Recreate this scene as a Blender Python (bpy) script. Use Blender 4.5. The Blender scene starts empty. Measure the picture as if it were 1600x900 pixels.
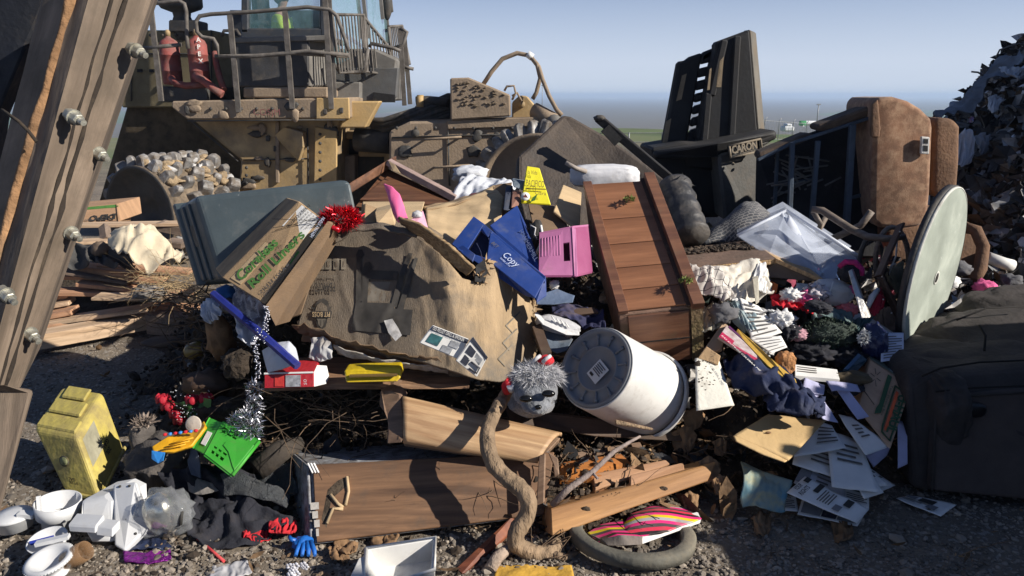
import bpy, bmesh, math, random
import numpy as np
from mathutils import Vector, Matrix, noise
R = math.radians
V = Vector
sc = bpy.context.scene
# ---------------------------------------------------------------- camera
CAMZ = 1.5; FPX = 1150.0; PITCH = R(14.7)
cd = bpy.data.cameras.new('camera'); cam = bpy.data.objects.new('camera', cd)
sc.collection.objects.link(cam); sc.camera = cam
cam.location = (0, 0, CAMZ); cam.rotation_euler = (R(90) - PITCH, 0, 0)
cd.sensor_width = 36; cd.lens = 36 * FPX / 1600; cd.clip_end = 30000; cd.clip_start = 0.02
# ---------------------------------------------------------------- sky, sun, exposure
SUND = V((1, -0.36, 0.61)).normalized()          # towards the sun
w = bpy.data.worlds.new('World'); sc.world = w; w.use_nodes = True
nt = w.node_tree; bg = nt.nodes['Background']; sky = nt.nodes.new('ShaderNodeTexSky')
sky.sky_type = 'NISHITA'; sky.sun_disc = False
sky.sun_elevation = math.asin(SUND.z); sky.sun_rotation = math.atan2(SUND.x, SUND.y)
sky.air_density = 0.7; sky.dust_density = 0.2; sky.ozone_density = 9; sky.altitude = 100
bg.inputs[1].default_value = 0.06
_tc = nt.nodes.new('ShaderNodeTexCoord'); _sx = nt.nodes.new('ShaderNodeSeparateXYZ'); nt.links.new(_tc.outputs['Generated'], _sx.inputs[0])
_mr = nt.nodes.new('ShaderNodeMapRange'); nt.links.new(_sx.outputs[2], _mr.inputs[0])      # pale haze low in the sky
for _i, _v in ((1, .04), (2, .20), (3, .85), (4, .05)): _mr.inputs[_i].default_value = _v
_mx = nt.nodes.new('ShaderNodeMix'); _mx.data_type = 'RGBA'; nt.links.new(_mr.outputs[0], _mx.inputs[0]); nt.links.new(sky.outputs[0], _mx.inputs[6])
_mx.inputs[7].default_value = (8.1, 8.9, 10.5, 1); nt.links.new(_mx.outputs[2], bg.inputs[0])
sl = bpy.data.lights.new('sun', 'SUN'); sun = bpy.data.objects.new('sun', sl); sc.collection.objects.link(sun)
sl.energy = 5.0; sl.angle = R(0.5); sl.color = (1, .93, .83)
sun.rotation_euler = (-SUND).to_track_quat('-Z', 'Y').to_euler()
sc.view_settings.view_transform = 'Standard'; sc.view_settings.look = 'None'
sc.view_settings.gamma = 1; sc.view_settings.exposure = 0.48
sc.render.engine = 'CYCLES'
sc.cycles.volume_bounces = 1; sc.cycles.max_bounces = 6; sc.cycles.transparent_max_bounces = 8
sc.cycles.use_denoising = True
# ---------------------------------------------------------------- helpers
def at(px, py, Y):
    x = (px - 800) / FPX; y = (450 - py) / FPX
    d = V((x, math.cos(PITCH) + y * math.sin(PITCH), -math.sin(PITCH) + y * math.cos(PITCH)))
    p = V((0, 0, CAMZ)) + d * (Y / d.y)
    if Y < 3.2 and p.z < .012 and d.z < 0: return V((0, 0, CAMZ)) + d * ((.012 - CAMZ) / d.z)   # nothing near sinks into the ground
    return p
def A(*t): return [at(*q) for q in t]
def gnd(px, py, z=0.0):
    x = (px - 800) / FPX; y = (450 - py) / FPX
    d = V((x, math.cos(PITCH) + y * math.sin(PITCH), -math.sin(PITCH) + y * math.cos(PITCH)))
    return V((0, 0, CAMZ)) + d * ((z - CAMZ) / d.z)
CAMP = V((0, 0, CAMZ))
def frame(o, x, y):
    """local frame: origin o, X along x, Z normal of x,y"""
    x = x.normalized(); z = x.cross(y).normalized(); y = z.cross(x)
    m = Matrix((x, y, z)).transposed().to_4x4(); m.translation = o; return m
def zframe(c, ax):
    z = ax.normalized(); x = V((0, 0, 1)).cross(z).normalized(); y = z.cross(x)
    m = Matrix((x, y, z)).transposed().to_4x4(); m.translation = c; return m
class MB:
    def __init__(s): s.v = []; s.f = []; s.sm = []
    def add(s, vs, fs, smooth=False):
        n = len(s.v); s.v += [V(v) for v in vs]
        for f in fs: s.f.append([i + n for i in f]); s.sm.append(smooth)
        return s
    def prism(s, pts, vec, smooth=False):
        n = len(pts); vs = list(pts) + [p + vec for p in pts]
        nrm = V((0, 0, 0))
        for i in range(n): nrm += pts[i].cross(pts[(i + 1) % n])
        if nrm.dot(vec) > 0: fs = [list(range(n))[::-1], list(range(n, 2 * n))] + [[i, (i + 1) % n, n + (i + 1) % n, n + i] for i in range(n)]
        else: fs = [list(range(n)), list(range(n, 2 * n))[::-1]] + [[i, n + i, n + (i + 1) % n, (i + 1) % n] for i in range(n)]
        return s.add(vs, fs, smooth)
    def slab(s, pts, t, toward=False):
        """polygon with thickness t going away from the camera"""
        n = len(pts); nrm = V((0, 0, 0)); c = sum(pts, V((0, 0, 0))) / n
        for i in range(n): nrm += (pts[i] - c).cross(pts[(i + 1) % n] - c)
        nrm.normalize()
        if nrm.dot(c - CAMP) < 0: nrm = -nrm
        return s.prism(pts, nrm * (-t if toward else t))
    def box(s, M, sx, sy, sz, c=(0, 0, 0)):
        vs = [M @ V((c[0] + i * sx / 2, c[1] + j * sy / 2, c[2] + k * sz / 2)) for k in (-1, 1) for j in (-1, 1) for i in (-1, 1)]
        return s.add(vs, [[0, 2, 3, 1], [4, 5, 7, 6], [0, 1, 5, 4], [2, 6, 7, 3], [0, 4, 6, 2], [1, 3, 7, 5]])
    def beam(s, a, b, w, h, up=V((0, 0, 1)), w2=None, h2=None):
        x = (b - a).normalized(); y = up.cross(x).normalized(); z = x.cross(y)
        vs = []
        for p, ww, hh in ((a, w, h), (b, w2 or w, h2 or h)):
            for k in (-1, 1):
                for j in (-1, 1): vs.append(p + y * j * ww / 2 + z * k * hh / 2)
        return s.add(vs, [[0, 2, 3, 1], [4, 5, 7, 6], [0, 1, 5, 4], [2, 6, 7, 3], [0, 4, 6, 2], [1, 3, 7, 5]])
    def tube(s, pts, r, seg=8, cap=True, smooth=True, flat=1.0):
        pts = [V(p) for p in pts]; n = len(pts); vs = []
        rr = r if isinstance(r, (list, tuple)) else [r] * n
        ref = None
        for i, p in enumerate(pts):
            d = (pts[min(i + 1, n - 1)] - pts[max(i - 1, 0)]).normalized()
            if ref is None: ref = d.orthogonal().normalized()
            ref = (ref - d * ref.dot(d)).normalized(); b = d.cross(ref)
            for k in range(seg):
                a = 2 * math.pi * k / seg
                vs.append(p + ref * math.cos(a) * rr[i] + b * math.sin(a) * rr[i] * flat)
        fs = [[i * seg + k, i * seg + (k + 1) % seg, (i + 1) * seg + (k + 1) % seg, (i + 1) * seg + k] for i in range(n - 1) for k in range(seg)]
        s.add(vs, fs, smooth)
        if cap:
            m = len(s.v) - n * seg
            s.f.append([m + k for k in range(seg)][::-1]); s.sm.append(False)
            s.f.append([m + (n - 1) * seg + k for k in range(seg)]); s.sm.append(False)
        return s
    def lathe(s, prof, M, seg=32, smooth=True, a0=0, a1=2 * math.pi):
        """profile (r,h) turned round local Z of M"""
        full = abs(a1 - a0 - 2 * math.pi) < 1e-6; m = seg if full else seg + 1
        vs = [M @ V((r * math.cos(a0 + (a1 - a0) * k / seg), r * math.sin(a0 + (a1 - a0) * k / seg), h)) for r, h in prof for k in range(m)]
        fs = []
        for i in range(len(prof) - 1):
            for k in range(seg):
                k2 = (k + 1) % m
                fs.append([i * m + k, i * m + k2, (i + 1) * m + k2, (i + 1) * m + k])
        return s.add(vs, fs, smooth)
    def sheet(s, c, nu=24, nv=18, amp=.02, freq=6, seed=0, sag=0, edge=0.0, fold=0, t=0):
        """crumpled cloth or paper over 4 corners"""
        a, b, d, e = c; vs = []; so = V((seed * 7.1, seed * 3.3, seed * 1.7))
        nr = (b - a).cross(e - a).normalized()
        for j in range(nv + 1):
            for i in range(nu + 1):
                u = i / nu; v = j / nv
                p = a.lerp(b, u).lerp(e.lerp(d, u), v)
                q = p * freq + so
                h = noise.noise(q) * amp + noise.noise(q * 2.3) * amp * .45 + noise.noise(q * 5) * amp * .2
                if fold: h += (1 - abs(noise.noise(q * .8 + V((9, 9, 9)))) * 2.2) * fold
                p = p + nr * h
                if edge:
                    m = noise.noise_vector(q * .9 + V((5, 2, 8))) * edge
                    w_ = max(abs(u - .5), abs(v - .5)) * 2
                    p += m * w_ * w_
                p.z -= sag * ((u - .5) ** 2 + (v - .5) ** 2) * 2
                vs.append(p)
        fs = [[j * (nu + 1) + i, j * (nu + 1) + i + 1, (j + 1) * (nu + 1) + i + 1, (j + 1) * (nu + 1) + i] for j in range(nv) for i in range(nu)]
        return s.add(vs, fs, True)
    def blob(s, c, r, amp=.15, freq=3, seed=0, sub=3, rot=None, pw=1.0, crumple=0):
        bm = bmesh.new(); bmesh.ops.create_icosphere(bm, subdivisions=sub, radius=1)
        vs = []; M = (rot or Matrix.Identity(3)); so = V((seed * 5.3, seed * 2.9, seed))
        for v in bm.verts:
            p = v.co.copy()
            if pw != 1:
                p = V([math.copysign(abs(q) ** pw, q) for q in p])
            k = 1 + amp * noise.noise(p * freq + so) + amp * .5 * noise.noise(p * freq * 2.7 + so)
            if crumple: k += crumple * (abs(noise.noise(p * freq * 1.6 + so)) - .25)
            p *= k
            vs.append(V(c) + M @ V((p.x * r[0], p.y * r[1], p.z * r[2])))
        fs = [[v.index for v in f.verts] for f in bm.faces]; bm.free()
        return s.add(vs, fs, True)
    def build(s, name, mat, parent=None, fr=None, bev=0, smooth=None, sol=0, sub=0, label=None, cat=None, group=None, kind=None, bseg=1):
        me = bpy.data.meshes.new(name)
        if fr is None:
            ro = WORLD.get(parent) if parent else None
            if ro is not None: fr = ro
            else:
                lo = [min(v[i] for v in s.v) for i in range(3)]; hi = [max(v[i] for v in s.v) for i in range(3)]
                fr = Matrix.Translation(((lo[0] + hi[0]) / 2, (lo[1] + hi[1]) / 2, lo[2]))
        inv = fr.inverted()
        me.from_pydata([tuple(inv @ v) for v in s.v], [], s.f)
        me.polygons.foreach_set('use_smooth', s.sm if smooth is None else [smooth] * len(s.f))
        mats = mat if isinstance(mat, (list, tuple)) else [mat]
        for m in mats: me.materials.append(m)
        me.update()
        bm = bmesh.new(); bm.from_mesh(me); bmesh.ops.recalc_face_normals(bm, faces=bm.faces); bm.to_mesh(me); bm.free()
        o = bpy.data.objects.new(name, me); sc.collection.objects.link(o)
        place(o, parent, fr)
        if sol:
            m = o.modifiers.new('thickness', 'SOLIDIFY'); m.thickness = sol; m.offset = 0
        if bev:
            m = o.modifiers.new('bevel', 'BEVEL'); m.width = bev; m.segments = bseg; m.limit_method = 'ANGLE'; m.angle_limit = R(40)
        if sub:
            m = o.modifiers.new('smooth', 'SUBSURF'); m.levels = sub; m.render_levels = sub
        return tag(o, label, cat, group, kind)
WORLD = {}
def place(o, parent, world):
    if parent is not None:
        o.parent = parent; o.matrix_basis = WORLD[parent].inverted() @ world
    else: o.matrix_basis = world
    WORLD[o] = world
def tag(o, label=None, cat=None, group=None, kind=None):
    if label: o['label'] = label
    if cat: o['category'] = cat
    if group: o['group'] = group
    if kind: o['kind'] = kind
    return o
def thing(name, label, cat, loc, group=None):
    o = bpy.data.objects.new(name, None); sc.collection.objects.link(o); o.empty_display_size = .1
    place(o, None, Matrix.Translation(V(loc))); return tag(o, label, cat, group)
def copy_thing(o, world, label=None):
    """copy of a thing with its parts and sub-parts"""
    def rec(s, par, wm):
        c = s.copy(); sc.collection.objects.link(c)
        if par is None: c.parent = None; c.matrix_basis = wm; WORLD[c] = wm
        else: c.parent = par; WORLD[c] = WORLD[par] @ s.matrix_basis
        for ch in [q for q in sc.collection.objects if q.parent == s]: rec(ch, c, None)
        return c
    c = rec(o, None, world)
    if label: c['label'] = label
    return c
def npmesh(name, verts, faces, mat, fr=None, smooth=False, **k):
    """fast mesh from arrays, faces (n,k)"""
    me = bpy.data.meshes.new(name); n = len(verts); m, q = faces.shape
    me.vertices.add(n); me.vertices.foreach_set('co', verts.astype(np.float32).ravel())
    me.loops.add(m * q); me.loops.foreach_set('vertex_index', faces.astype(np.int32).ravel())
    me.polygons.add(m); me.polygons.foreach_set('loop_start', np.arange(0, m * q, q, dtype=np.int32))
    me.polygons.foreach_set('use_smooth', np.full(m, smooth))
    me.materials.append(mat); me.update(calc_edges=True); me.validate()
    o = bpy.data.objects.new(name, me); sc.collection.objects.link(o)
    place(o, None, Matrix.Identity(4)); return tag(o, **k)
rng = np.random.default_rng(7); random.seed(7)
def rotmats(n, tilt=math.pi, r=rng):
    """random orientation: yaw any, tilt up to tilt"""
    a = r.uniform(0, 2 * np.pi, n); b = r.uniform(-tilt, tilt, n); c = r.uniform(-tilt, tilt, n)
    ca, sa, cb, sb, cc, s2 = np.cos(a), np.sin(a), np.cos(b), np.sin(b), np.cos(c), np.sin(c)
    Z = np.zeros(n); O = np.ones(n)
    Rz = np.array([[ca, -sa, Z], [sa, ca, Z], [Z, Z, O]]).transpose(2, 0, 1)
    Rx = np.array([[O, Z, Z], [Z, cb, -sb], [Z, sb, cb]]).transpose(2, 0, 1)
    Ry = np.array([[cc, Z, s2], [Z, O, Z], [-s2, Z, cc]]).transpose(2, 0, 1)
    return Rz @ Rx @ Ry
def scatter(tv, tf, pos, rot, scl, jit=0):
    """template verts (k,3), faces (m,q); returns big arrays"""
    n = len(pos); tv = np.asarray(tv, float); tf = np.asarray(tf)
    T = np.repeat(tv[None], n, 0) * (scl[:, None, :] if scl.ndim == 2 else scl[:, None, None])
    if jit: T = T * (1 + rng.uniform(-jit, jit, T.shape))
    W = np.einsum('nij,nkj->nki', rot, T) + pos[:, None, :]
    F_ = tf[None] + (np.arange(n) * len(tv))[:, None, None]
    return W.reshape(-1, 3), F_.reshape(-1, tf.shape[1])
# ---------------------------------------------------------------- materials
MATS = {}
def _new(name):
    m = bpy.data.materials.new(name); m.use_nodes = True; MATS[name] = m
    return m, m.node_tree.nodes, m.node_tree.links, m.node_tree.nodes['Principled BSDF']
def c4(c): return (c[0], c[1], c[2], 1)
def nn(ns, t, **k):
    n = ns.new(t)
    for a, b in k.items():
        if a.startswith('i_'): n.inputs[a[2:].replace('_', ' ')].default_value = b
        else: setattr(n, a, b)
    return n
def mix(ns, ls, fac, a, b, mode='MIX'):
    m = ns.new('ShaderNodeMix'); m.data_type = 'RGBA'; m.blend_type = mode
    for idx, val in ((0, fac), (6, a), (7, b)):
        if hasattr(val, 'is_linked') or hasattr(val, 'links'): ls.new(val, m.inputs[idx])
        else: m.inputs[idx].default_value = val
    return m.outputs[2]
def ramp(ns, ls, src, p0, p1, v0=0., v1=1.):
    r = ns.new('ShaderNodeMapRange'); r.inputs[1].default_value = p0; r.inputs[2].default_value = p1
    r.inputs[3].default_value = v0; r.inputs[4].default_value = v1; ls.new(src, r.inputs[0]); return r.outputs[0]
def mat(name, col, rough=.6, var=.22, scale=5, dirt=.3, dcol=(.16, .12, .08), bump=.25, bscale=60, metal=0, stretch=None, col2=None, dscale=7, spec=.5, bdist=.004, alpha=1, trans=0, sheen=0, rand=0, wear=0, wcol=(.7, .68, .62)):
    if name in MATS: return MATS[name]
    m, ns, ls, b = _new(name)
    tc = ns.new('ShaderNodeTexCoord'); mp = ns.new('ShaderNodeMapping'); ls.new(tc.outputs['Object'], mp.inputs[0])
    if stretch: mp.inputs['Scale'].default_value = stretch
    n1 = nn(ns, 'ShaderNodeTexNoise', i_Scale=scale, i_Detail=6.0, i_Roughness=.6); ls.new(mp.outputs[0], n1.inputs['Vector'])
    c2 = col2 or tuple(x * (1 - var) * .85 for x in col); c1 = tuple(min(1, x * (1 + var)) for x in col) if not col2 else col
    cc = mix(ns, ls, ramp(ns, ls, n1.outputs[0], .3, .7), c4(c2), c4(c1))
    if rand:
        oi = ns.new('ShaderNodeNewGeometry')
        cc = mix(ns, ls, 1.0, cc, mix(ns, ls, oi.outputs['Random Per Island'], c4((1 - rand,) * 3), c4((1 + rand * .4,) * 3)), 'MULTIPLY')
    rgh = rough
    if dirt:
        n2 = nn(ns, 'ShaderNodeTexNoise', i_Scale=dscale, i_Detail=8.0, i_Roughness=.68); ls.new(tc.outputs['Object'], n2.inputs['Vector'])
        d = ramp(ns, ls, n2.outputs[0], .62 - dirt * .35, .78 - dirt * .2, 0, min(.9, .35 + dirt))
        cc = mix(ns, ls, d, cc, c4(dcol))
        rgh = ramp(ns, ls, n2.outputs[0], .4, .6, rough, min(1, rough + .25))
    if wear:
        n4 = nn(ns, 'ShaderNodeTexNoise', i_Scale=23.0, i_Detail=7.0, i_Roughness=.75); ls.new(mp.outputs[0], n4.inputs['Vector'])
        cc = mix(ns, ls, ramp(ns, ls, n4.outputs[0], .66 - wear * .2, .7 - wear * .2, 0, .85), cc, c4(wcol))
    ls.new(cc, b.inputs['Base Color'])
    if hasattr(rgh, 'links'): ls.new(rgh, b.inputs['Roughness'])
    else: b.inputs['Roughness'].default_value = rgh
    b.inputs['Metallic'].default_value = metal; b.inputs['Specular IOR Level'].default_value = spec
    if sheen: b.inputs['Sheen Weight'].default_value = sheen
    if bump:
        n3 = nn(ns, 'ShaderNodeTexNoise', i_Scale=bscale, i_Detail=5.0); ls.new(mp.outputs[0], n3.inputs['Vector'])
        bp = nn(ns, 'ShaderNodeBump', i_Strength=bump, i_Distance=bdist * 3); ls.new(n3.outputs[0], bp.inputs['Height'])
        ls.new(bp.outputs[0], b.inputs['Normal'])
    if trans: b.inputs['Transmission Weight'].default_value = trans; b.inputs['IOR'].default_value = 1.12
    if alpha < 1: b.inputs['Alpha'].default_value = alpha
    return m
def wood(name, c1, c2, grain=30, rough=.65, dirt=.25, dcol=(.06, .045, .03), axis=0, boards=0, knots=True, bump=.35):
    if name in MATS: return MATS[name]
    m, ns, ls, b = _new(name)
    tc = ns.new('ShaderNodeTexCoord'); mp = ns.new('ShaderNodeMapping'); ls.new(tc.outputs['Object'], mp.inputs[0])
    s = [grain] * 3; s[axis] = grain * .07; mp.inputs['Scale'].default_value = s
    big = nn(ns, 'ShaderNodeTexNoise', i_Scale=.35, i_Detail=3.0, i_Distortion=1.5); ls.new(mp.outputs[0], big.inputs['Vector'])
    fine = nn(ns, 'ShaderNodeTexNoise', i_Scale=2.5, i_Detail=7.0, i_Roughness=.7); ls.new(mp.outputs[0], fine.inputs['Vector'])
    mx = nn(ns, 'ShaderNodeMath', operation='MULTIPLY_ADD'); ls.new(big.outputs[0], mx.inputs[0]); mx.inputs[1].default_value = 9.0; ls.new(fine.outputs[0], mx.inputs[2])
    fr_ = nn(ns, 'ShaderNodeMath', operation='PINGPONG'); ls.new(mx.outputs[0], fr_.inputs[0]); fr_.inputs[1].default_value = 1.0
    cc = mix(ns, ls, fr_.outputs[0], c4(c2), c4(c1))
    cc = mix(ns, ls, ramp(ns, ls, fine.outputs[0], .35, .65, .55, 0), cc, c4(tuple(x * .45 for x in c2)))
    n2 = nn(ns, 'ShaderNodeTexNoise', i_Scale=6.0, i_Detail=8.0, i_Roughness=.7); ls.new(tc.outputs['Object'], n2.inputs['Vector'])
    cc = mix(ns, ls, ramp(ns, ls, n2.outputs[0], .62 - dirt * .35, .76 - dirt * .2, 0, min(.9, .35 + dirt)), cc, c4(dcol))
    ls.new(cc, b.inputs['Base Color']); b.inputs['Roughness'].default_value = rough
    bp = nn(ns, 'ShaderNodeBump', i_Strength=bump, i_Distance=.006); ls.new(fine.outputs[0], bp.inputs['Height']); ls.new(bp.outputs[0], b.inputs['Normal'])
    return m
def glassy(name, col, rough=.15, alpha=.35):
    """thin translucent film or pane"""
    if name in MATS: return MATS[name]
    m, ns, ls, b = _new(name)
    b.inputs['Base Color'].default_value = c4(col); b.inputs['Roughness'].default_value = rough
    n1 = nn(ns, 'ShaderNodeTexNoise', i_Scale=9.0, i_Detail=6.0)
    tc = ns.new('ShaderNodeTexCoord'); ls.new(tc.outputs['Object'], n1.inputs['Vector'])
    ls.new(ramp(ns, ls, n1.outputs[0], .3, .7, alpha * .7, min(1, alpha * 1.4)), b.inputs['Alpha'])
    return m
# ---------------------------------------------------------------- composite builders
def text(body, o, u, v, h, m, parent, name='lettering', ext=.0008, wid=None, off=.003, bold=0.0, shear=0, align='LEFT'):
    """printed text: baseline start o, direction u, up v, cap height about h"""
    cu = bpy.data.curves.new(name, 'FONT'); cu.body = body; cu.size = 1; cu.extrude = 0; cu.offset = bold; cu.align_x = align; cu.shear = shear; cu.resolution_u = 2
    t = bpy.data.objects.new(name, cu); sc.collection.objects.link(t)
    dg = bpy.context.evaluated_depsgraph_get(); me = bpy.data.meshes.new_from_object(t.evaluated_get(dg))
    bpy.data.objects.remove(t); me.name = name
    xs = [q.co.x for q in me.vertices]; W = (max(xs) - min(xs)) or 1
    s = h / .7; sx = s if wid is None else wid / W
    me.transform(Matrix.Diagonal((sx, s, 1, 1)))
    me.materials.clear(); me.materials.append(m)
    ob = bpy.data.objects.new(name, me); sc.collection.objects.link(ob)
    un = u.normalized(); fr = frame(o, un, v)
    if fr.col[2].to_3d().dot(CAMP - o) < 0:        # keep the letters proud of the surface we see
        fr.translation = o - fr.col[2].to_3d() * off
    else: fr.translation = o + fr.col[2].to_3d() * off
    place(ob, parent, fr); return ob
def quad_frame(p):  # p0 top-left, p1 top-right, p2 bottom-right, p3 bottom-left ; X along the top edge
    return frame(p[0], p[1] - p[0], p[3] - p[0])
def board(name, pts, t, m, parent=None, bev=.003, rot=False, **k):
    f = frame(pts[0], (pts[-1] - pts[0]) if rot else (pts[1] - pts[0]), (pts[1] - pts[0]) if rot else (pts[-1] - pts[0]))
    return MB().slab(pts, t).build(name, m, parent, fr=f, bev=bev, **k)
def on(p, u, v):  # bilinear point on quad
    return p[0].lerp(p[1], u).lerp(p[3].lerp(p[2], u), v)
def seen(p, off=.003):
    n = (p[1] - p[0]).cross(p[3] - p[0]).normalized()
    return n * off if n.dot(CAMP - p[0]) > 0 else -n * off
def patch(name, p, u0, v0, u1, v1, m, parent, off=.003, t=.0015, **k):
    """thin printed or glued patch on a quad face"""
    o = seen(p, off); q = [on(p, u0, v0) + o, on(p, u1, v0) + o, on(p, u1, v1) + o, on(p, u0, v1) + o]
    return MB().slab(q, t).build(name, m, parent, fr=quad_frame(q), **k)
# ================================================================ SETTING
def smooth(a, b, x):
    t = min(1, max(0, (x - a) / (b - a))); return t * t * (3 - 2 * t)
def G(x, y):
    z = -0.75 * smooth(5.2, 8.5, y + .25 * min(0, x + 1)) * (1 - smooth(1.5, 4, x))
    z -= 3.2 * smooth(14, 85, y) + 26 * smooth(95, 420, y)
    z -= 2.5 * smooth(16, 60, abs(x)) * (1 - smooth(85, 200, y))
    if y < 60 and abs(x) < 60: z += .02 * noise.noise(V((x * 1.3, y * 1.3, 0))) + .012 * noise.noise(V((x * 5, y * 5, 3)))
    return z
def ground_mat():
    m, ns, ls, b = _new('ground_soil')
    g = ns.new('ShaderNodeNewGeometry'); sx = ns.new('ShaderNodeSeparateXYZ'); ls.new(g.outputs['Position'], sx.inputs[0])
    n1 = nn(ns, 'ShaderNodeTexNoise', i_Scale=1.3, i_Detail=9.0, i_Roughness=.65); ls.new(g.outputs['Position'], n1.inputs['Vector'])
    n2 = nn(ns, 'ShaderNodeTexNoise', i_Scale=55.0, i_Detail=6.0, i_Roughness=.7); ls.new(g.outputs['Position'], n2.inputs['Vector'])
    vo = nn(ns, 'ShaderNodeTexVoronoi', i_Scale=70.0); ls.new(g.outputs['Position'], vo.inputs['Vector'])
    near = mix(ns, ls, ramp(ns, ls, n1.outputs[0], .35, .65), c4((.15, .125, .10)), c4((.31, .255, .19)))
    near = mix(ns, ls, ramp(ns, ls, n2.outputs[0], .3, .7, 0, .55), near, c4((.07, .062, .055)))
    near = mix(ns, ls, ramp(ns, ls, vo.outputs['Color'], .75, .8, 0, .5), near, c4((.38, .36, .33)))
    # far fields
    mp = ns.new('ShaderNodeMapping'); ls.new(g.outputs['Position'], mp.inputs[0]); mp.inputs['Scale'].default_value = (.0022, .0011, .001)
    v2 = nn(ns, 'ShaderNodeTexVoronoi', i_Scale=1.0); ls.new(mp.outputs[0], v2.inputs['Vector'])
    sp = ns.new('ShaderNodeSeparateColor'); ls.new(v2.outputs['Color'], sp.inputs[0])
    field = mix(ns, ls, ramp(ns, ls, sp.outputs[0], .5, .52), c4((.13, .11, .085)), c4((.085, .14, .045)))
    field = mix(ns, ls, ramp(ns, ls, sp.outputs[1], .8, .82), field, c4((.25, .23, .14)))
    nf = nn(ns, 'ShaderNodeTexNoise', i_Scale=.02, i_Detail=6.0); ls.new(g.outputs['Position'], nf.inputs['Vector'])
    far = mix(ns, ls, ramp(ns, ls, sx.outputs[1], 900, 2300), field, c4((.105, .095, .085)))
    green = mix(ns, ls, ramp(ns, ls, nf.outputs[0], .4, .62), c4((.10, .15, .05)), c4((.19, .18, .10)))
    far = mix(ns, ls, ramp(ns, ls, sx.outputs[1], 450, 520), green, far)
    # orchard rows
    rows = nn(ns, 'ShaderNodeTexVoronoi', i_Scale=.055, i_Randomness=.15); ls.new(g.outputs['Position'], rows.inputs['Vector'])
    far = mix(ns, ls, ramp(ns, ls, rows.outputs['Distance'], .2, .42, .55, 0), far, c4((.05, .055, .035)))
    col = mix(ns, ls, ramp(ns, ls, sx.outputs[1], 18, 60), near, far)
    ls.new(col, b.inputs['Base Color']); b.inputs['Roughness'].default_value = .9; b.inputs['Specular IOR Level'].default_value = .2
    bp = nn(ns, 'ShaderNodeBump', i_Strength=.9, i_Distance=.01); ls.new(n2.outputs[0], bp.inputs['Height']); ls.new(bp.outputs[0], b.inputs['Normal'])
    return m
ys = [-6 + .25 * i for i in range(24)] + [.12 * i for i in range(0, 70)] + [8.4 + .6 * i for i in range(20)]
y = 21.
while y < 14000: ys.append(y); y *= 1.09
xs = sorted([s * x for s in (-1, 1) for x in [.06 + .12 * i for i in range(35)] + [4.3 * 1.16 ** i for i in range(56)]])
gv = np.array([(x, y, G(x, y)) for y in ys for x in xs]); nx = len(xs)
gf = np.array([[j * nx + i, j * nx + i + 1, (j + 1) * nx + i + 1, (j + 1) * nx + i] for j in range(len(ys) - 1) for i in range(nx - 1)])
npmesh('ground', gv, gf, ground_mat(), smooth=True, kind='structure')
# ---- the air that fades the valley
def haze():
    mb = MB(); mb.box(Matrix.Identity(4), 26000, 13700, 75, (0, 6800, -24.5))
    m = bpy.data.materials.new('haze_air'); m.use_nodes = True; ns = m.node_tree.nodes; ls = m.node_tree.links
    ns.remove(ns['Principled BSDF']); pv = ns.new('ShaderNodeVolumePrincipled')
    pv.inputs['Color'].default_value = (.60, .76, 1, 1); pv.inputs['Density'].default_value = 4.0e-4; pv.inputs['Anisotropy'].default_value = .1
    ls.new(pv.outputs[0], ns['Material Output'].inputs['Volume'])
    o = mb.build('haze', m, kind='stuff'); o['label'] = 'pale blue haze over the valley'
haze()
# ---- pile height field, control points read as surface points
PTS = [(200, 700, 2.9, 0), (330, 790, 2.45, 0), (480, 860, 2.2, 0), (650, 880, 2.15, 0), (800, 890, 2.12, 0), (1000, 885, 2.15, 0), (1120, 790, 2.5, 0), (1250, 820, 2.4, 0), (1400, 780, 2.5, 0), (1550, 780, 2.5, 0),
       (330, 700, 2.9, 1), (450, 680, 2.75, 1), (600, 690, 2.7, 1), (700, 700, 2.62, 1), (850, 690, 2.62, 1), (1000, 690, 2.7, 1), (1120, 690, 2.75, 1), (1230, 660, 2.85, 1), (1350, 640, 2.9, 1),
       (330, 560, 3.2, 1), (450, 610, 2.95, 1), (600, 600, 2.95, 1), (800, 580, 2.95, 1), (1000, 600, 3.0, 1), (1150, 590, 2.95, 1), (1300, 560, 3.1, 1), (1420, 560, 3.2, 1),
       (320, 480, 3.5, 1), (450, 450, 3.5, 1), (600, 420, 3.5, 1), (800, 420, 3.55, 1), (950, 450, 3.4, 1), (1100, 480, 3.4, 1), (1250, 480, 3.4, 1), (1400, 470, 3.6, 1), (1550, 480, 3.7, 1),
       (330, 460, 4.1, 1), (450, 405, 4.1, 1), (600, 340, 4.1, 1), (800, 340, 4.1, 1), (1000, 370, 4.1, 1), (1200, 420, 4.1, 1), (1400, 410, 4.3, 1), (1550, 430, 4.4, 1),
       (450, 400, 4.9, 1), (700, 330, 4.9, 1), (1000, 350, 4.9, 1), (1300, 370, 5, 1), (1550, 385, 5.2, 1), (200, 480, 5.2, 2), (300, 420, 6.3, 2)]
CP = []
for px, py, Y, k in PTS:
    p = at(px, py, Y); CP.append((p.x, p.y, 0.0 if k in (0, 2) else p.z))
for x in np.arange(-4, 4.1, .5):
    for yy in (1.2, 1.6): CP.append((x, yy, 0))
for x in (-4, -3, -2.2, -1.7): CP += [(x, 2.2, 0), (x, 2.8, 0), (x, 3.4, 0), (x, 4, 0), (x, 4.8, 0), (x, 6, -.2), (x, 7, -.4)]
for x in (-1.5, -.5, .5, 1.5, 2.5, 3.5): CP += [(x, 6.2, .15), (x, 7.5, -.45)]
CP = np.array(CP)
def H(x, y):
    d = (CP[:, 0] - x) ** 2 + (CP[:, 1] - y) ** 2 + .003
    w_ = d ** -2.2; return float((w_ * CP[:, 2]).sum() / w_.sum())
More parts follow.
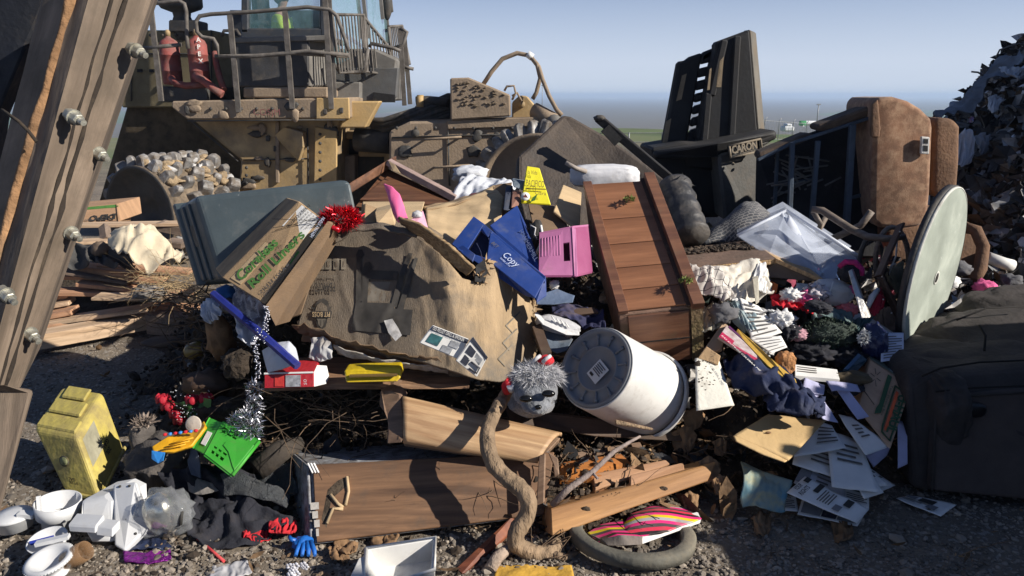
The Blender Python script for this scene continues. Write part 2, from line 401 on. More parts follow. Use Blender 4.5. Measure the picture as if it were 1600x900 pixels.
hx = np.arange(-2.6, 4.2, .045); hy = np.arange(1.9, 6.6, .045); hv = []
for y in hy:
    for x in hx:
        z = H(x, y)
        k = smooth(.02, .15, z)
        z += k * (.05 * noise.noise(V((x * 4, y * 4, z * 4))) + .035 * abs(noise.noise(V((x * 11, y * 11, 0)))) + .012 * noise.noise(V((x * 30, y * 30, 0)))) - .05 - .03 * k
        hv.append((x, y, z))
nx = len(hx); hf = np.array([[j * nx + i, j * nx + i + 1, (j + 1) * nx + i + 1, (j + 1) * nx + i] for j in range(len(hy) - 1) for i in range(nx - 1)])
soil = mat('pile_soil', (.045, .032, .022), .9, .5, 12, .3, (.10, .075, .045), .9, 45, bdist=.008)
npmesh('rubbish_mound', np.array(hv), hf, soil, smooth=True, kind='stuff')['label'] = 'dark soil and rotten leaves packed under the rubbish pile'
# ---- gravel, leaves, twigs, scraps (nobody could count them)
ico = bmesh.new(); bmesh.ops.create_icosphere(ico, subdivisions=1, radius=1)
icv = np.array([v.co[:] for v in ico.verts]); icf = np.array([[v.index for v in f.verts] for f in ico.faces]); ico.free()
def zs(P, off=0): return np.array([max(G(x, y), H(x, y) - .05) + off for x, y in P])
P = []
while len(P) < 26000:
    yv = 1.9 + 3.6 * random.random() ** 1.6; xv = random.uniform(-.78, .78) * (yv + .5)
    if H(xv, yv) < .06: P.append((xv, yv))
P = np.array(P); n = len(P); sc_ = rng.lognormal(math.log(.0042), .5, n); scl = np.stack([sc_ * rng.uniform(.8, 1.5, n), sc_ * rng.uniform(.7, 1.2, n), sc_ * rng.uniform(.4, .8, n)], 1)
pos = np.c_[P, np.array([G(x, y) for x, y in P]) + sc_ * .25]
vv, ff = scatter(icv, icf, pos, rotmats(n, .4), scl, .25)
gm = mat('gravel_stone', (.27, .23, .185), .85, .3, 3, 0, bump=.2, rand=.62)
npmesh('gravel', vv, ff, gm, kind='stuff')['label'] = 'loose grey gravel on the ground'
leaf_t = np.array([(-1, 0, .12), (-.45, .42, 0), (.3, .36, .05), (1, 0, .2), (.3, -.36, .0), (-.45, -.42, .08), (0, 0, -.08)])
leaf_f = np.array([(0, 1, 6), (1, 2, 6), (2, 3, 6), (3, 4, 6), (4, 5, 6), (5, 0, 6)])
def on_pile(n, cond, seed=0):
    r = random.Random(seed); P = []; tries = 0
    while len(P) < n and tries < n * 60:
        tries += 1; y = r.uniform(2.0, 5.2); x = r.uniform(-.75, .8) * (y + .4)
        h = H(x, y)
        if cond(x, y, h): P.append((x, y))
    return np.array(P)
def litter(name, n, cond, m, size, tilt, seed, label, t=leaf_t, f=leaf_f, lift=.01, asp=(.6, 1.1), spread=.03):
    P = on_pile(n, cond, seed); n = len(P); s_ = rng.lognormal(math.log(size), .45, n)
    sc3 = np.stack([s_, s_ * rng.uniform(*asp, n), s_ * rng.uniform(.5, 1.5, n)], 1)
    pos = np.c_[P, zs(P, lift) + rng.uniform(0, spread, n)]
    vv, ff = scatter(t, f, pos, rotmats(n, tilt), sc3, .12)
    npmesh(name, vv, ff, m, kind='stuff')['label'] = label
lm = mat('dry_leaf', (.20, .12, .06), .8, .4, 30, .2, bump=.2, rand=.6)
litter('dry_leaves', 3000, lambda x, y, h: h > .05 and y < 3.6 or (random.random() < .04 and y > 2.05), lm, .017, .9, 3, 'brown dry leaves strewn over the dark pile')
litter('soil_crumbs', 9000, lambda x, y, h: h > .035, mat('crumb', (.06, .042, .028), .9, .4, 9, 0, rand=.6), .009, 3, 4, 'dark soil crumbs on the pile', t=icv, f=icf)
pap = mat('paper_scraps', (.55, .53, .50), .8, .2, 9, .3, rand=.7, bump=0)
litter('paper_scraps', 420, lambda x, y, h: h > .1 and y > 2.9 or (x > .9 and y > 3.0), pap, .028, 1.0, 5, 'pale scraps of paper and film in the pile')
litter('dark_scraps', 700, lambda x, y, h: h > .1, mat('dark_scrap', (.035, .036, .04), .6, .4, 9, .2, rand=.6), .045, 1.1, 6, 'dark scraps of cloth and plastic in the pile')
bs = mat('brown_scrap', (.16, .10, .06), .8, .4, 9, .2, rand=.6)
litter('brown_scraps', 500, lambda x, y, h: h > .1, bs, .035, 1.1, 8, 'brown scraps of bark and card in the pile')
litter('leaf_bits', 2600, lambda x, y, h: .02 < h and y < 3.1, mat('pale_leaf', (.27, .18, .10), .8, .4, 30, .2, rand=.6), .009, 1.2, 9, 'small crumbled leaf bits over the front of the pile')
def twigs(name, n, cond, m, L, r_, seed, label, lift=.02, region=None):
    rr = random.Random(seed); mb = MB(); P = region or [tuple(p) + (max(0, H(*p)),) for p in on_pile(n, cond, seed)]
    for p in P:
        a = rr.uniform(0, 6.28); l = L * rr.uniform(.4, 1.3); d = V((math.cos(a), math.sin(a) * .7, rr.uniform(-.35, .45)))
        q = V((p[0], p[1], p[2] + lift)); pts = [q]
        for k in range(6):
            d = (d + V([rr.uniform(-.35, .35) for _ in range(3)])).normalized(); q = q + d * l / 6; pts.append(q)
        mb.tube(pts, [r_ * (1 - .12 * k) for k in range(7)], seg=4, cap=False)
    o = mb.build(name, m, kind='stuff'); o['label'] = label
tw = mat('twig_bark', (.16, .105, .065), .85, .4, 30, 0, rand=.5)
twigs('twigs', 330, lambda x, y, h: .02 < h and y < 3.3, tw, .17, .0022, 11, 'thin brown twigs tangled in the pile')
# straw and root tangle on the planks and under the thin shelf
rr = random.Random(3)
def reg(x0, x1, y0, y1, Y0, Y1, n): return [tuple(at(rr.uniform(x0, x1), rr.uniform(y0, y1), rr.uniform(Y0, Y1))) for _ in range(n)]
twigs('straw_tangle', 0, None, mat('straw', (.42, .30, .16), .8, .3, 30, 0, rand=.4), .30, .0022, 12, 'dry straw and roots tangled on the plank pile', 0, reg(225, 320, 425, 462, 4.25, 4.6, 150))
twigs('root_tangle', 0, None, tw, .42, .0022, 13, 'thin roots hanging under the thin plywood strip', 0, reg(400, 600, 615, 675, 2.62, 2.85, 60))
twigs('vine_tangle', 0, None, tw, .32, .004, 14, 'dark roots beside the blue pole', 0, reg(265, 345, 455, 560, 3.15, 3.5, 70))
litter('large_leaves', 90, lambda x, y, h: .38 < x < .85 and 2.35 < y < 3.0 and h > 0.0, lm, .038, 1.3, 14, 'large curled brown leaves between the bucket and the brown envelope', lift=.02)
litter('shade_crumbs', 1800, lambda x, y, h: x < .2 and y < 2.75 and h < .06, MATS['crumb'], .0055, 3, 15, 'dark crumbs standing in for shade on the gravel at the front left', t=icv, f=icf, lift=0, spread=.002)  # dark crumbs darken the gravel where shade should lie
# ---- chain link fence beyond
fm = mat('galvanised_steel', (.30, .31, .32), .5, .2, 9, .2, metal=.7, bump=0)
def fence(name, a, b, n, h, label, mesh=True, lean=.35, r_=.05):
    t = thing(name, label, 'fence', a)
    for i in range(n):
        p = a.lerp(b, i / (n - 1)); p.z = G(p.x, p.y) if mesh else p.z
        MB().tube([p, p + V((0, 0, h)), p + V((.25, .0, h + lean))] if lean else [p, p + V((0, 0, h))], r_, 5).build('post', fm, t)
    for k in ((.97, .06) if mesh else (.97, .55, .1)):
        mb = MB()
        mb.tube([V((p.x, p.y, (G(p.x, p.y) if mesh else p.z) + h * k)) for p in [a.lerp(b, i / (n - 1)) for i in range(n)]], r_ * .6, 5)
        mb.build('rail', fm, t)
    if mesh:
        mb = MB()
        for i in range((n - 1) * 5):
            for s_ in (0, 1):
                p = a.lerp(b, (i + s_) / ((n - 1) * 5)); q = a.lerp(b, (i + 1 - s_) / ((n - 1) * 5))
                mb.tube([V((p.x, p.y, G(p.x, p.y) + .1)), V((q.x, q.y, G(q.x, q.y) + h))], .012, 3, cap=False)
        mb.build('wire_mesh', fm, t)
fence('chain_link_fence', at(1170, 212, 92), at(1360, 190, 104), 10, 2.4, 'grey chain link fence with angled post tops running across the green slope')
fence('chain_link_fence', at(1372, 184, 112), at(1560, 172, 135), 8, 2.6, 'farther chain link fence with angled post tops behind the brown recliner')
fence('pipe_fence', at(930, 241, 44), at(1085, 240, 44), 4, 1.25, 'rusty pipe rail fence in the gap left of the black plastic hopper', False, 0, .04)
def lamp(x, y, Y, h, label):
    p = at(x, y, Y); t = thing('light_pole', label, 'pole', p)
    MB().tube([p, p + V((0, 0, h))], .14, 6).build('pole', fm, t); MB().box(Matrix.Translation(p + V((0, 0, h))), 1.0, .4, .3).build('lamp_head', fm, t)
lamp(847, 174, 330, 11, 'slim pale light pole standing in the far valley behind the hose loop')
lamp(1276, 196, 200, 5.4, 'pale light pole on the slope above the green and white tank')
wt = mat('white_paint', (.75, .76, .76), .5, .1, 3, .15, bump=0)
p = at(1262, 197, 190); t = thing('storage_tank', 'long white tank with a green end lying on the slope beyond the fence', 'tank', p)
fr = Matrix.Translation(p + V((0, 0, .7))) @ Matrix.Rotation(R(90), 4, 'Y')
MB().lathe([(0, -2.2), (.5, -2.1), (.6, -1.8), (.6, 1.8), (.5, 2.1), (0, 2.2)], fr, 16).build('tank_body', wt, t)
MB().lathe([(0, -2.25), (.53, -2.15), (.64, -1.8), (.64, -.6), (.64, -.6)], fr, 16).build('green_end', mat('green_paint', (.05, .32, .10), .5), t)
for k in (-2, 2): MB().box(Matrix.Translation(p + V((k * .6, 0, .1))), .3, 1, .5).build('saddle', wt, t)
p = at(1230, 201, 190); o = MB().box(Matrix.Translation(p), 2.6, 3, 1.3).box(Matrix.Translation(p + V((0, 0, .9))), 1.5, 2.6, .7).build('parked_van', wt, bev=.3, label='tiny white vehicle parked on the slope left of the tank', cat='van')
# ---- white farm sheds in the far plain
shd = mat('far_shed', (.7, .7, .68), .6, .1, .1, 0, bump=0)
for i, (x, y, wd, lb) in enumerate([(955, 152.5, 60, 'far white shed in the valley, just left of the black hopper'), (1032, 151.5, 40, 'far white shed in the valley, behind the top of the black hopper'), (1420, 151.5, 70, 'far white shed on the horizon above the brown recliner')]):
    q = at(x, y, 6000); q.z = -29.2
    MB().prism([q + V(k) for k in ((-wd / 2, 0, 0), (wd / 2, 0, 0), (wd / 2, 0, 7), (0, 0, 11), (-wd / 2, 0, 7))], V((0, 40, 0))).build('farm_shed', shd, label=lb, cat='shed', group='far farm sheds')
# ================================================================ LANDFILL COMPACTOR
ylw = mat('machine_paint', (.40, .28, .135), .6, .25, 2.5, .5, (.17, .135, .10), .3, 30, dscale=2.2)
ylb = mat('machine_paint_sunlit', (.52, .35, .15), .55, .25, 3, .4, (.20, .16, .11), .3, 30, dscale=3)  # paler copy of the machine paint, sunlight put into the colour
brn = mat('dusty_steel', (.32, .24, .165), .75, .25, 3, .45, (.11, .085, .06), .5, 35, dscale=3)
olv = mat('dusty_hood_paint', (.16, .13, .07), .7, .2, 2, .3, (.10, .08, .06), .2, 30)
dkm = mat('dark_machine_metal', (.05, .048, .045), .6, .3, 4, .4, (.11, .09, .07), .3, 30)
gry = mat('grey_dusty_panel', (.17, .16, .145), .7, .2, 3, .3, (.11, .095, .075), .2, 30)
blk = mat('black_void', (.012, .012, .013), .8, .3, 4, .2, bump=.2)
stl = mat('bare_steel_teeth', (.27, .265, .26), .6, .55, 6, .65, (.16, .125, .09), .7, 18, metal=.4, dscale=9)
rub = mat('hose_rubber', (.04, .038, .036), .55, .3, 8, .45, (.16, .13, .10), .2, 40)
rail = mat('dusty_rail_paint', (.13, .115, .10), .6, .3, 9, .4, (.06, .05, .04), .2, 40)
cgl = glassy('cab_glass', (.16, .30, .33), .06, .22)
redp = mat('dusty_red_paint', (.25, .06, .05), .65, .3, 6, .5, (.19, .12, .10), .2, 40)
wht = mat('white_print', (.75, .74, .70), .6, .1, 9, .15, bump=0)
C = thing('landfill_compactor', 'big dusty yellow compactor with spiked steel wheels and a glass cab behind the pile', 'compactor', (-3, 11, -.75))
D = V((0, 1, 0))
def pz(pts, Y, dep, name, m, bev=.02, par=None, **k): return MB().prism([at(x, y, Y) for x, y in pts], D * dep).build(name, m, par or C, bev=bev, **k)
Y0 = 11.0
# hood and engine bay behind the left deck
pz([(190, 47), (330, 47), (382, 62), (382, 168), (190, 168)], 12.4, 2.0, 'engine_hood', olv)
pz([(263, 31), (306, 31), (306, 50), (263, 50)], 12.3, .5, 'filter_base', dkm)
pz([(200, 160), (378, 160), (378, 330), (150, 330)], 12.6, 1.2, 'wheel_arch', mat('arch_paint', (.09, .065, .035), .8, .3, 2, .4, (.03, .025, .02)))
for x in (214, 233): pz([(x, 108), (x + 7, 108), (x + 7, 113), (x, 113)], 12.36, .05, 'latch', blk, 0)
p = at(284, 20, 12.5)
MB().lathe([(0, -.42), (.13, -.42), (.16, -.3), (.13, -.22), (.16, -.14), (.13, -.06), (.14, 0), (.3, .06), (.33, .1), (.33, .42), (.2, .52), (0, .54)], Matrix.Translation(p), 24).build('air_precleaner', dkm, C)
# left platform with fire suppression bottles
pz([(252, 135), (326, 135), (326, 160), (252, 160)], 11.1, 1.1, 'side_platform', dkm)
def bottle(px, ptop, pbot, Y, wpx, txt):
    a = at(px, pbot, Y); h = (at(px, ptop, Y) - a).length; r = wpx / FPX * (Y * .967) / 2
    b = MB().lathe([(0, 0), (r * .93, .01), (r, .05), (r, h * .27), (r * 1.03, h * .275), (r * 1.03, h * .3), (r, h * .305), (r, h * .6), (r * 1.03, h * .605), (r * 1.03, h * .625), (r, h * .63), (r, h * .82), (r * .82, h * .9), (r * .3, h * .97), (r * .22, h * 1.0), (0, h)], Matrix.Translation(a), 24).build('extinguisher_bottle', redp, C)
    MB().lathe([(0, h), (r * .25, h), (r * .28, h + .06), (.02, h + .09), (0, h + .09)], Matrix.Translation(a), 12).build('valve', ylw, b)
    if txt:
        for i, ch in enumerate(txt):
            o = a + V((r * .38, -r * .95, h * (.86 - i * .14)))
            text(ch, o, V((1, .45, 0)), V((0, 0, 1)), .062, wht, b, off=.02, bold=.02)
bottle(271, 57, 133, 11.45, 29, ''); bottle(314, 56, 133, 11.3, 29, 'APEX')
mb = MB()
mb.tube(A((268, 122, 11.2), (274, 130, 11.1), (290, 134, 11.1), (322, 132, 11.1)), .05); mb.build('dusty_hose', redp, C)
MB().tube(A((305, 118, 11.1), (318, 126, 11.0), (334, 138, 11), (348, 148, 11)), .06).build('dusty_hose', redp, C)
MB().tube(A((336, 82, 11.4), (338, 100, 11.3), (343, 120, 11.2), (350, 140, 11.1)), .045).build('dusty_hose', redp, C)
# main deck and fender
pz([(268, 158), (545, 152), (546, 185), (293, 187), (268, 168)], 10.8, 1.7, 'deck_beam', brn)
pz([(494, 153), (545, 153), (546, 186), (494, 186)], 10.76, .05, 'lit_deck_end', ylb, .01)  # thin pale plate paints sunlight on the deck end
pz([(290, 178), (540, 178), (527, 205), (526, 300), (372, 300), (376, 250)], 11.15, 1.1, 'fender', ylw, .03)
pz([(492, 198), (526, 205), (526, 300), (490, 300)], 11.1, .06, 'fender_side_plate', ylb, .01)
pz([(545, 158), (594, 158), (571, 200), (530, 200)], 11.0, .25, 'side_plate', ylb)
MB().prism([at(428, 212, 11.12), at(444, 198, 11.0), at(473, 207, 10.9), at(473, 230, 10.9), at(466, 252, 11.0)], V((0, .25, 0))).build('step_bracket', ylw, C, bev=.01)
pz([(430, 190), (436, 190), (436, 286), (430, 286)], 11.1, .04, 'weld_rib', brn, .01)
text('CO5JM', at(396, 180, 10.78), V((1, 0, 0)), V((0, 0, 1)), .09, mat('faded_stencil', (.25, .10, .09), .8), C, off=.01)
for x, y in ((415, 212), (427, 228), (505, 170), (530, 168)): pz([(x, y), (x + 6, y), (x + 6, y + 9), (x, y + 9)], 10.74 if y < 180 else 11.1, .05, 'bolt_plate', dkm, .01)
# battery box below the cab window
pz([(362, 64), (482, 62), (482, 136), (362, 136)], 11.0, 1.2, 'tool_box', mat('black_box_panel', (.045, .045, .047), .55, .3, 3, .35, (.12, .10, .08)))
MB().prism(A((482, 62, 11.0), (510, 66, 11.5), (513, 134, 11.5), (482, 136, 11.0)), V((0, .9, 0))).build('tool_box_side', gry, C, bev=.02)
pz([(360, 59), (512, 55), (512, 63), (360, 67)], 10.97, 1.2, 'box_lid', gry, .01)
pz([(380, 136), (512, 136), (512, 153), (380, 153)], 11.0, 1.1, 'deck_riser', brn)
# cab
cabm = mat('cab_paint_dark', (.035, .04, .048), .4, .2, 3, .3, (.10, .085, .07))
CY = 11.55
pz([(378, -130), (388, -130), (388, 52), (376, 52)], CY, .14, 'cab_pillar', cabm); pz([(498, -130), (514, -130), (514, 64), (500, 64)], CY, .14, 'cab_pillar', cabm)
pz([(376, 44), (505, 44), (505, 64), (376, 64)], CY, .14, 'door_sill', cabm)
MB().slab(A((388, -130, CY + .05), (499, -130, CY + .05), (499, 46, CY + .05), (388, 46, CY + .05)), .012).build('door_glass', cgl, C)
MB().prism(A((514, -130, CY), (575, -130, CY + .7), (584, 68, CY + .7), (512, 110, CY)), V((.02, .01, 0))).build('side_glass', cgl, C)
MB().prism(A((575, -130, CY + .7), (590, -130, CY + 1.3), (607, 66, CY + 1.3), (584, 68, CY + .7)), V((.02, .01, 0))).build('windshield', cgl, C)
for a, b in (((545, -130), (566, 60)), ((553, -130), (575, 60)), ((583, -130), (598, 30))):
    MB().beam(at(a[0], a[1], CY + .5), at(b[0], b[1], CY + .5), .05, .05, V((0, 1, 0))).build('cab_pillar', gry, C)
MB().beam(at(590, -130, CY + 1.3), at(607, 68, CY + 1.3), .07, .07, V((0, 1, 0))).build('cab_pillar', gry, C)
MB().box(Matrix.Translation(at(485, -150, CY + .9)), 2.3, 2.2, .25).build('cab_roof', ylw, C, bev=.05)
MB().box(Matrix.Translation(at(438, 95, CY + 1.5)), 1.5, .15, 1.6).build('cab_back_wall', cabm, C)
pz([(512, 76), (586, 76), (620, 92), (616, 158), (512, 158)], CY + .3, 1.0, 'cab_base_upper', gry, .03)
pz([(515, 106), (622, 106), (618, 152), (588, 158), (515, 158)], CY + .26, .2, 'cab_base_band', mat('grey_band', (.10, .10, .098), .6, .2, 3, .3, (.12, .10, .08)), .01)
pz([(583, 144), (617, 148), (617, 160), (583, 160)], CY + .22, .05, 'dark_opening', blk, 0)
pz([(512, 128), (563, 128), (563, 158), (512, 158)], CY + .1, .3, 'foot_box', gry, .02)
# operator seat and person
sp = at(433, 20, 12.3)
MB().box(Matrix.Translation(sp + V((-.28, .1, -.1))), .16, .5, .95).build('seat_backrest', blk, C, bev=.06); MB().box(Matrix.Translation(sp + V((.05, .1, -.55))), .6, .5, .14).build('seat', blk, C, bev=.05)
MB().box(Matrix.Translation(sp + V((-.24, .1, .42))), .12, .3, .22).build('headrest', blk, C, bev=.05)
MB().tube(A((392, 44, 11.75), (400, 35, 11.75), (420, 36, 11.75)), .03).build('control_lever', blk, C)
def skin_body(name, verts, edges, rad, m, parent=None, root=0, sub=2, **k):
    lo = V(verts[0]); fr = WORLD[parent] if parent else Matrix.Translation(lo)
    inv = fr.inverted(); me = bpy.data.meshes.new(name); me.from_pydata([tuple(inv @ V(v)) for v in verts], edges, []); me.materials.append(m)
    o = bpy.data.objects.new(name, me); sc.collection.objects.link(o); place(o, parent, fr)
    sk = o.modifiers.new('skin', 'SKIN'); sk.use_smooth_shade = True
    for i, v in enumerate(me.skin_vertices[0].data if me.skin_vertices else []): pass
    if not me.skin_vertices:
        bm = bmesh.new(); bm.from_mesh(me); bm.verts.layers.skin.verify(); bm.to_mesh(me); bm.free()
    for i, v in enumerate(me.skin_vertices[0].data):
        r = rad[i]; v.radius = (r, r) if not isinstance(r, tuple) else r; v.use_root = (i == root); v.use_loose = False
    s = o.modifiers.new('smooth', 'SUBSURF'); s.levels = sub; s.render_levels = sub
    return tag(o, **k)
b0 = sp + V((0, .1, -.42))
skinm = mat('skin', (.45, .28, .20), .5, .1, 20, 0, bump=.05)
vs = [b0, b0 + V((.02, 0, .22)), b0 + V((.03, 0, .42)), b0 + V((.05, 0, .50)), b0 + V((.07, 0, .60)), b0 + V((.09, 0, .70)),
      b0 + V((.04, -.19, .38)), b0 + V((.12, -.24, .12)), b0 + V((.36, -.20, .10)), b0 + V((.44, -.18, .11)),
      b0 + V((.04, .19, .38)), b0 + V((.12, .24, .12)), b0 + V((.36, .20, .10)), b0 + V((.44, .18, .11)),
      b0 + V((.1, -.1, -.02)), b0 + V((.48, -.13, .02)), b0 + V((.52, -.13, -.38)), b0 + V((.62, -.13, -.44)),
      b0 + V((.1, .1, -.02)), b0 + V((.48, .13, .02)), b0 + V((.52, .13, -.38)), b0 + V((.62, .13, -.44))]
ed = [(0, 1), (1, 2), (2, 3), (3, 4), (4, 5), (2, 6), (6, 7), (7, 8), (8, 9), (2, 10), (10, 11), (11, 12), (12, 13), (0, 14), (14, 15), (15, 16), (16, 17), (0, 18), (18, 19), (19, 20), (20, 21)]
ra = [.15, .15, .13, .055, .09, .08, .06, .045, .032, .035, .06, .045, .032, .035, .09, .07, .045, .04, .09, .07, .045, .04]
for s_, w0 in ((-.18, 9), (.18, 13)):
    for k, l in enumerate((.07, .08, .085, .075)):
        i0 = len(vs); q = vs[w0] + V((.03, -.03 + .02 * k, 0)); vs += [q, q + V((l * .6, 0, -.005)), q + V((l, 0, -.04))]; ed += [(w0, i0), (i0, i0 + 1), (i0 + 1, i0 + 2)]; ra += [.011, .009, .008]
    i0 = len(vs); q = vs[w0] + V((.0, -.04 if s_ < 0 else .04, .01)); vs += [q, q + V((.045, -.015 if s_ < 0 else .015, -.01))]; ed += [(w0, i0), (i0, i0 + 1)]; ra += [.012, .009]
pers = skin_body('person', vs, ed, ra, skinm, label='operator in a bright yellow green safety shirt sitting at the controls inside the cab', cat='person')
hv = mat('hi_vis_fabric', (.55, .80, .05), .7, .15, 8, .1, bump=.3, bscale=20)
skin_body('safety_shirt', [vs[i] for i in (0, 1, 2, 6, 7, 8, 10, 11, 12)], [(0, 1), (1, 2), (2, 3), (3, 4), (4, 5), (2, 6), (6, 7), (7, 8)], [.17, .175, .145, .075, .06, .045, .075, .06, .045], hv, pers)
skin_body('trousers', [vs[i] for i in (0, 14, 15, 16, 18, 19, 20)], [(0, 1), (1, 2), (2, 3), (0, 4), (4, 5), (5, 6)], [.16, .105, .085, .06, .105, .085, .06], mat('dark_trousers', (.03, .035, .06)), pers)
MB().blob(vs[4] + V((-.02, 0, .045)), (.115, .1, .1), .1, seed=2).build('hair', mat('dark_hair', (.03, .02, .015), .8), pers)
# seams, bolts and mud on the painted plates
for pts, Y in ((((300, 190), (372, 252)), 11.12), (((540, 187), (293, 189)), 10.78), (((205, 84), (330, 84)), 12.38), (((205, 62), (205, 158)), 12.38), (((330, 47), (330, 158)), 12.38), (((480, 200), (482, 290)), 11.1), (((380, 250), (480, 248)), 11.12), (((612, 215), (856, 208)), 10.58), (((700, 205), (702, 290)), 10.58)):
    MB().tube(A(*[(x, y, Y) for x, y in pts]), .012, 5).build('panel_seam', dkm, C)
for x, y, Y in [(305 + 24 * k, 170, 10.78) for k in range(8)] + [(500, 210 + 14 * k, 11.02) for k in range(6)] + [(620 + 30 * k, 200, 10.56) for k in range(7)] + [(385, 262 + 12 * k, 11.1) for k in range(3)] + [(215 + 20 * k, 55, 12.36) for k in range(6)]:
    MB().blob(at(x, y, Y), (.028, .02, .028), 0, sub=1).build('bolt_head', dkm if x % 3 else brn, C)
random.seed(9)
for k in range(30):
    x, y = random.choice(((random.uniform(385, 520), random.uniform(195, 290)), (random.uniform(620, 850), random.uniform(205, 290)), (random.uniform(290, 540), random.uniform(160, 184))))
    MB().blob(at(x, y, 11.12 if x < 530 and y > 188 else (10.77 if x < 560 else 10.58)), (random.uniform(.03, .12), .012, random.uniform(.02, .10)), .5, 3, k, 2).build('caked_mud', brn if k % 2 else dkm, C)
# railings
def rl(pts, Y, r=.028, name='railing'): return MB().tube([at(x, y, Y if len(q) == 0 else q[0]) for x, y, *q in pts], r, 7).build(name, rail, C)
def post(x0, y0, x1, y1, Y): return MB().beam(at(x0, y0, Y), at(x1, y1, Y), .07, .035, V((0, 1, 0))).build('railing_post', rail, C)
rl([(232, 6), (255, 4), (280, 1), (288, 6), (291, 18), (292, 60), (294, 76)], 10.9); rl([(223, 76), (250, 73), (284, 70)], 10.9)
post(235, 8, 252, 158, 10.9)
rl([(545, 88, 10.9), (460, 83), (400, 87), (342, 88), (339, 70), (334, 61), (316, 58), (308, 50), (306, 34), (312, 25), (330, 22), (400, 18), (480, 11), (515, 15), (526, 24), (540, 64), (545, 80)], 10.75)
rl([(336, 88), (400, 88), (480, 80), (545, 86)], 10.75)
post(359, 22, 373, 175, 10.75); post(445, 15, 457, 170, 10.75); post(507, -20, 518, 170, 10.75); post(513, -20, 523, 168, 10.8)
# bar panels by the steps
def gate(x0, y0, x1, y1, x2, y2, x3, y3, n, Y, Y2):
    a, b, c, d = at(x0, y0, Y), at(x1, y1, Y2), at(x2, y2, Y2), at(x3, y3, Y)
    MB().tube([a, b, c, d, a], .026, 6).build('bar_frame', rail, C)
    mb = MB()
    for i in range(1, n): mb.tube([a.lerp(b, i / n), d.lerp(c, i / n)], .013, 5, cap=False)
    mb.build('bar_panel', rail, C)
gate(519, 23, 568, 23, 574, 112, 530, 114, 10, 11.0, 11.6)
gate(566, 24, 606, 72, 616, 118, 572, 112, 8, 11.6, 12.2)
gate(607, 42, 628, 40, 640, 100, 612, 98, 9, 12.6, 13.2)
rl([(577, 74), (580, 68), (614, 75), (626, 80)], 11.5); rl([(575, 76), (570, 110), (560, 113), (530, 112), (519, 95)], 11.3)
post(625, 44, 632, 165, 12.2); post(631, 48, 641, 163, 12.4); rl([(626, 44), (636, 50), (630, 70), (612, 76)], 12.2); rl([(629, 104), (646, 108)], 12.3)
rl([(606, 20), (613, 18), (611, 0), (608, -20)], 12.6, .02); MB().blob(at(604, 3, 12.6), (.09, .08, .28), .05).build('mirror', dkm, C)
rl([(346, 57), (350, 48), (370, 47), (378, 60), (372, 66)], 11.9, .025)
# clutter of hoses and dusty blocks at the joint
random.seed(21)
for k in range(9):
    y = 160 + k * 5
    MB().tube(A((545 + 4 * k, 190 - 2 * k, 11.5), (600, y + 28, 11.3 + .05 * k), (650, y + 12, 11.4), (700, 150 + k * 6, 11.6), (735, 150 + k * 4, 11.8)), .045 + .01 * (k % 2), 8).build('hydraulic_hose', rub, C)
for x, y, w_, h_ in ((540, 205, 50, 12), (560, 225, 45, 20), (528, 245, 26, 40), (600, 238, 40, 18), (590, 262, 30, 16), (640, 175, 30, 10)):
    pz([(x, y), (x + w_, y - 3), (x + w_, y + h_), (x, y + h_)], 11.7, .3, 'frame_block', ylw if w_ > 35 else brn, .02)
pz([(520, 190), (640, 190), (640, 330), (520, 330)], 12.0, .8, 'joint_frame', mat('joint_dark', (.05, .042, .032), .8, .3, 3, .3))
pz([(648, 165), (705, 158), (705, 195), (648, 195)], 12.3, .4, 'dark_housing', dkm); MB().tube(A((650, 158, 11.5), (668, 157, 11.5), (700, 160, 11.5)), .07).build('hose_fitting', dkm, C)
MB().tube(A((652, 159, 11.45), (662, 159, 11.45)), .10).build('hose_clamp', ylb, C)
MB().tube(A((556, 218, 11.55), (610, 222, 11.5)), .18, 16).build('cylinder', dkm, C)
# front frame
FRY = 10.6
pz([(608, 205), (640, 190), (862, 186), (900, 250), (900, 420), (608, 420)], FRY, 1.4, 'front_frame', brn, .03)
MB().prism(A((698, 188, FRY - .05), (870, 182, FRY - .05), (870, 196, FRY - .05), (700, 202, FRY - .05)), D * .5).build('frame_rail', brn, C, bev=.01)
MB().prism(A((703, 122, 10.5), (732, 121, 10.5), (797, 148, 10.5), (798, 182, 10.5), (704, 188, 10.5)), D * 1.1).build('ballast_box', brn, C, bev=.02)
mud = mat('crusted_mud', (.16, .12, .08), .95, .5, 20, 0, bump=1)
for k in range(90):
    x = random.uniform(712, 790); y = random.uniform(128, 166)
    if y > 126 + (x - 735) * .4: MB().blob(at(x, y, 10.49), (.03 * random.uniform(.4, 1.4), .012, .013), .4, seed=k, sub=1).build('mud_splat', mud, C) if k < 60 else None
MB().lathe([(0, -.1), (.06, -.1), (.06, .05), (0, .05)], Matrix.Translation(at(649, 208, FRY)) @ Matrix.Rotation(R(90), 4, 'X'), 12).build('pin', dkm, C)
for x, y in ((664, 218), (678, 262)): MB().tube(A((x, y, FRY), (x, y, FRY - .14), (x + 56, y - 4, FRY - .14), (x + 56, y - 4, FRY)), .018, 6).build('grab_handle', brn, C)
MB().prism(A((800, 186, 10.9), (800, 160, 10.9), (812, 149, 10.9), (824, 150, 10.9), (836, 164, 10.9), (838, 186, 10.9)), D * .25).build('lug', ylw, C, bev=.02)
MB().lathe([(0, 0), (.05, 0), (.05, .1), (0, .1)], Matrix.Translation(at(815, 163, 10.9)) @ Matrix.Rotation(R(90), 4, 'X'), 12).build('lug_pin', ylw, C)
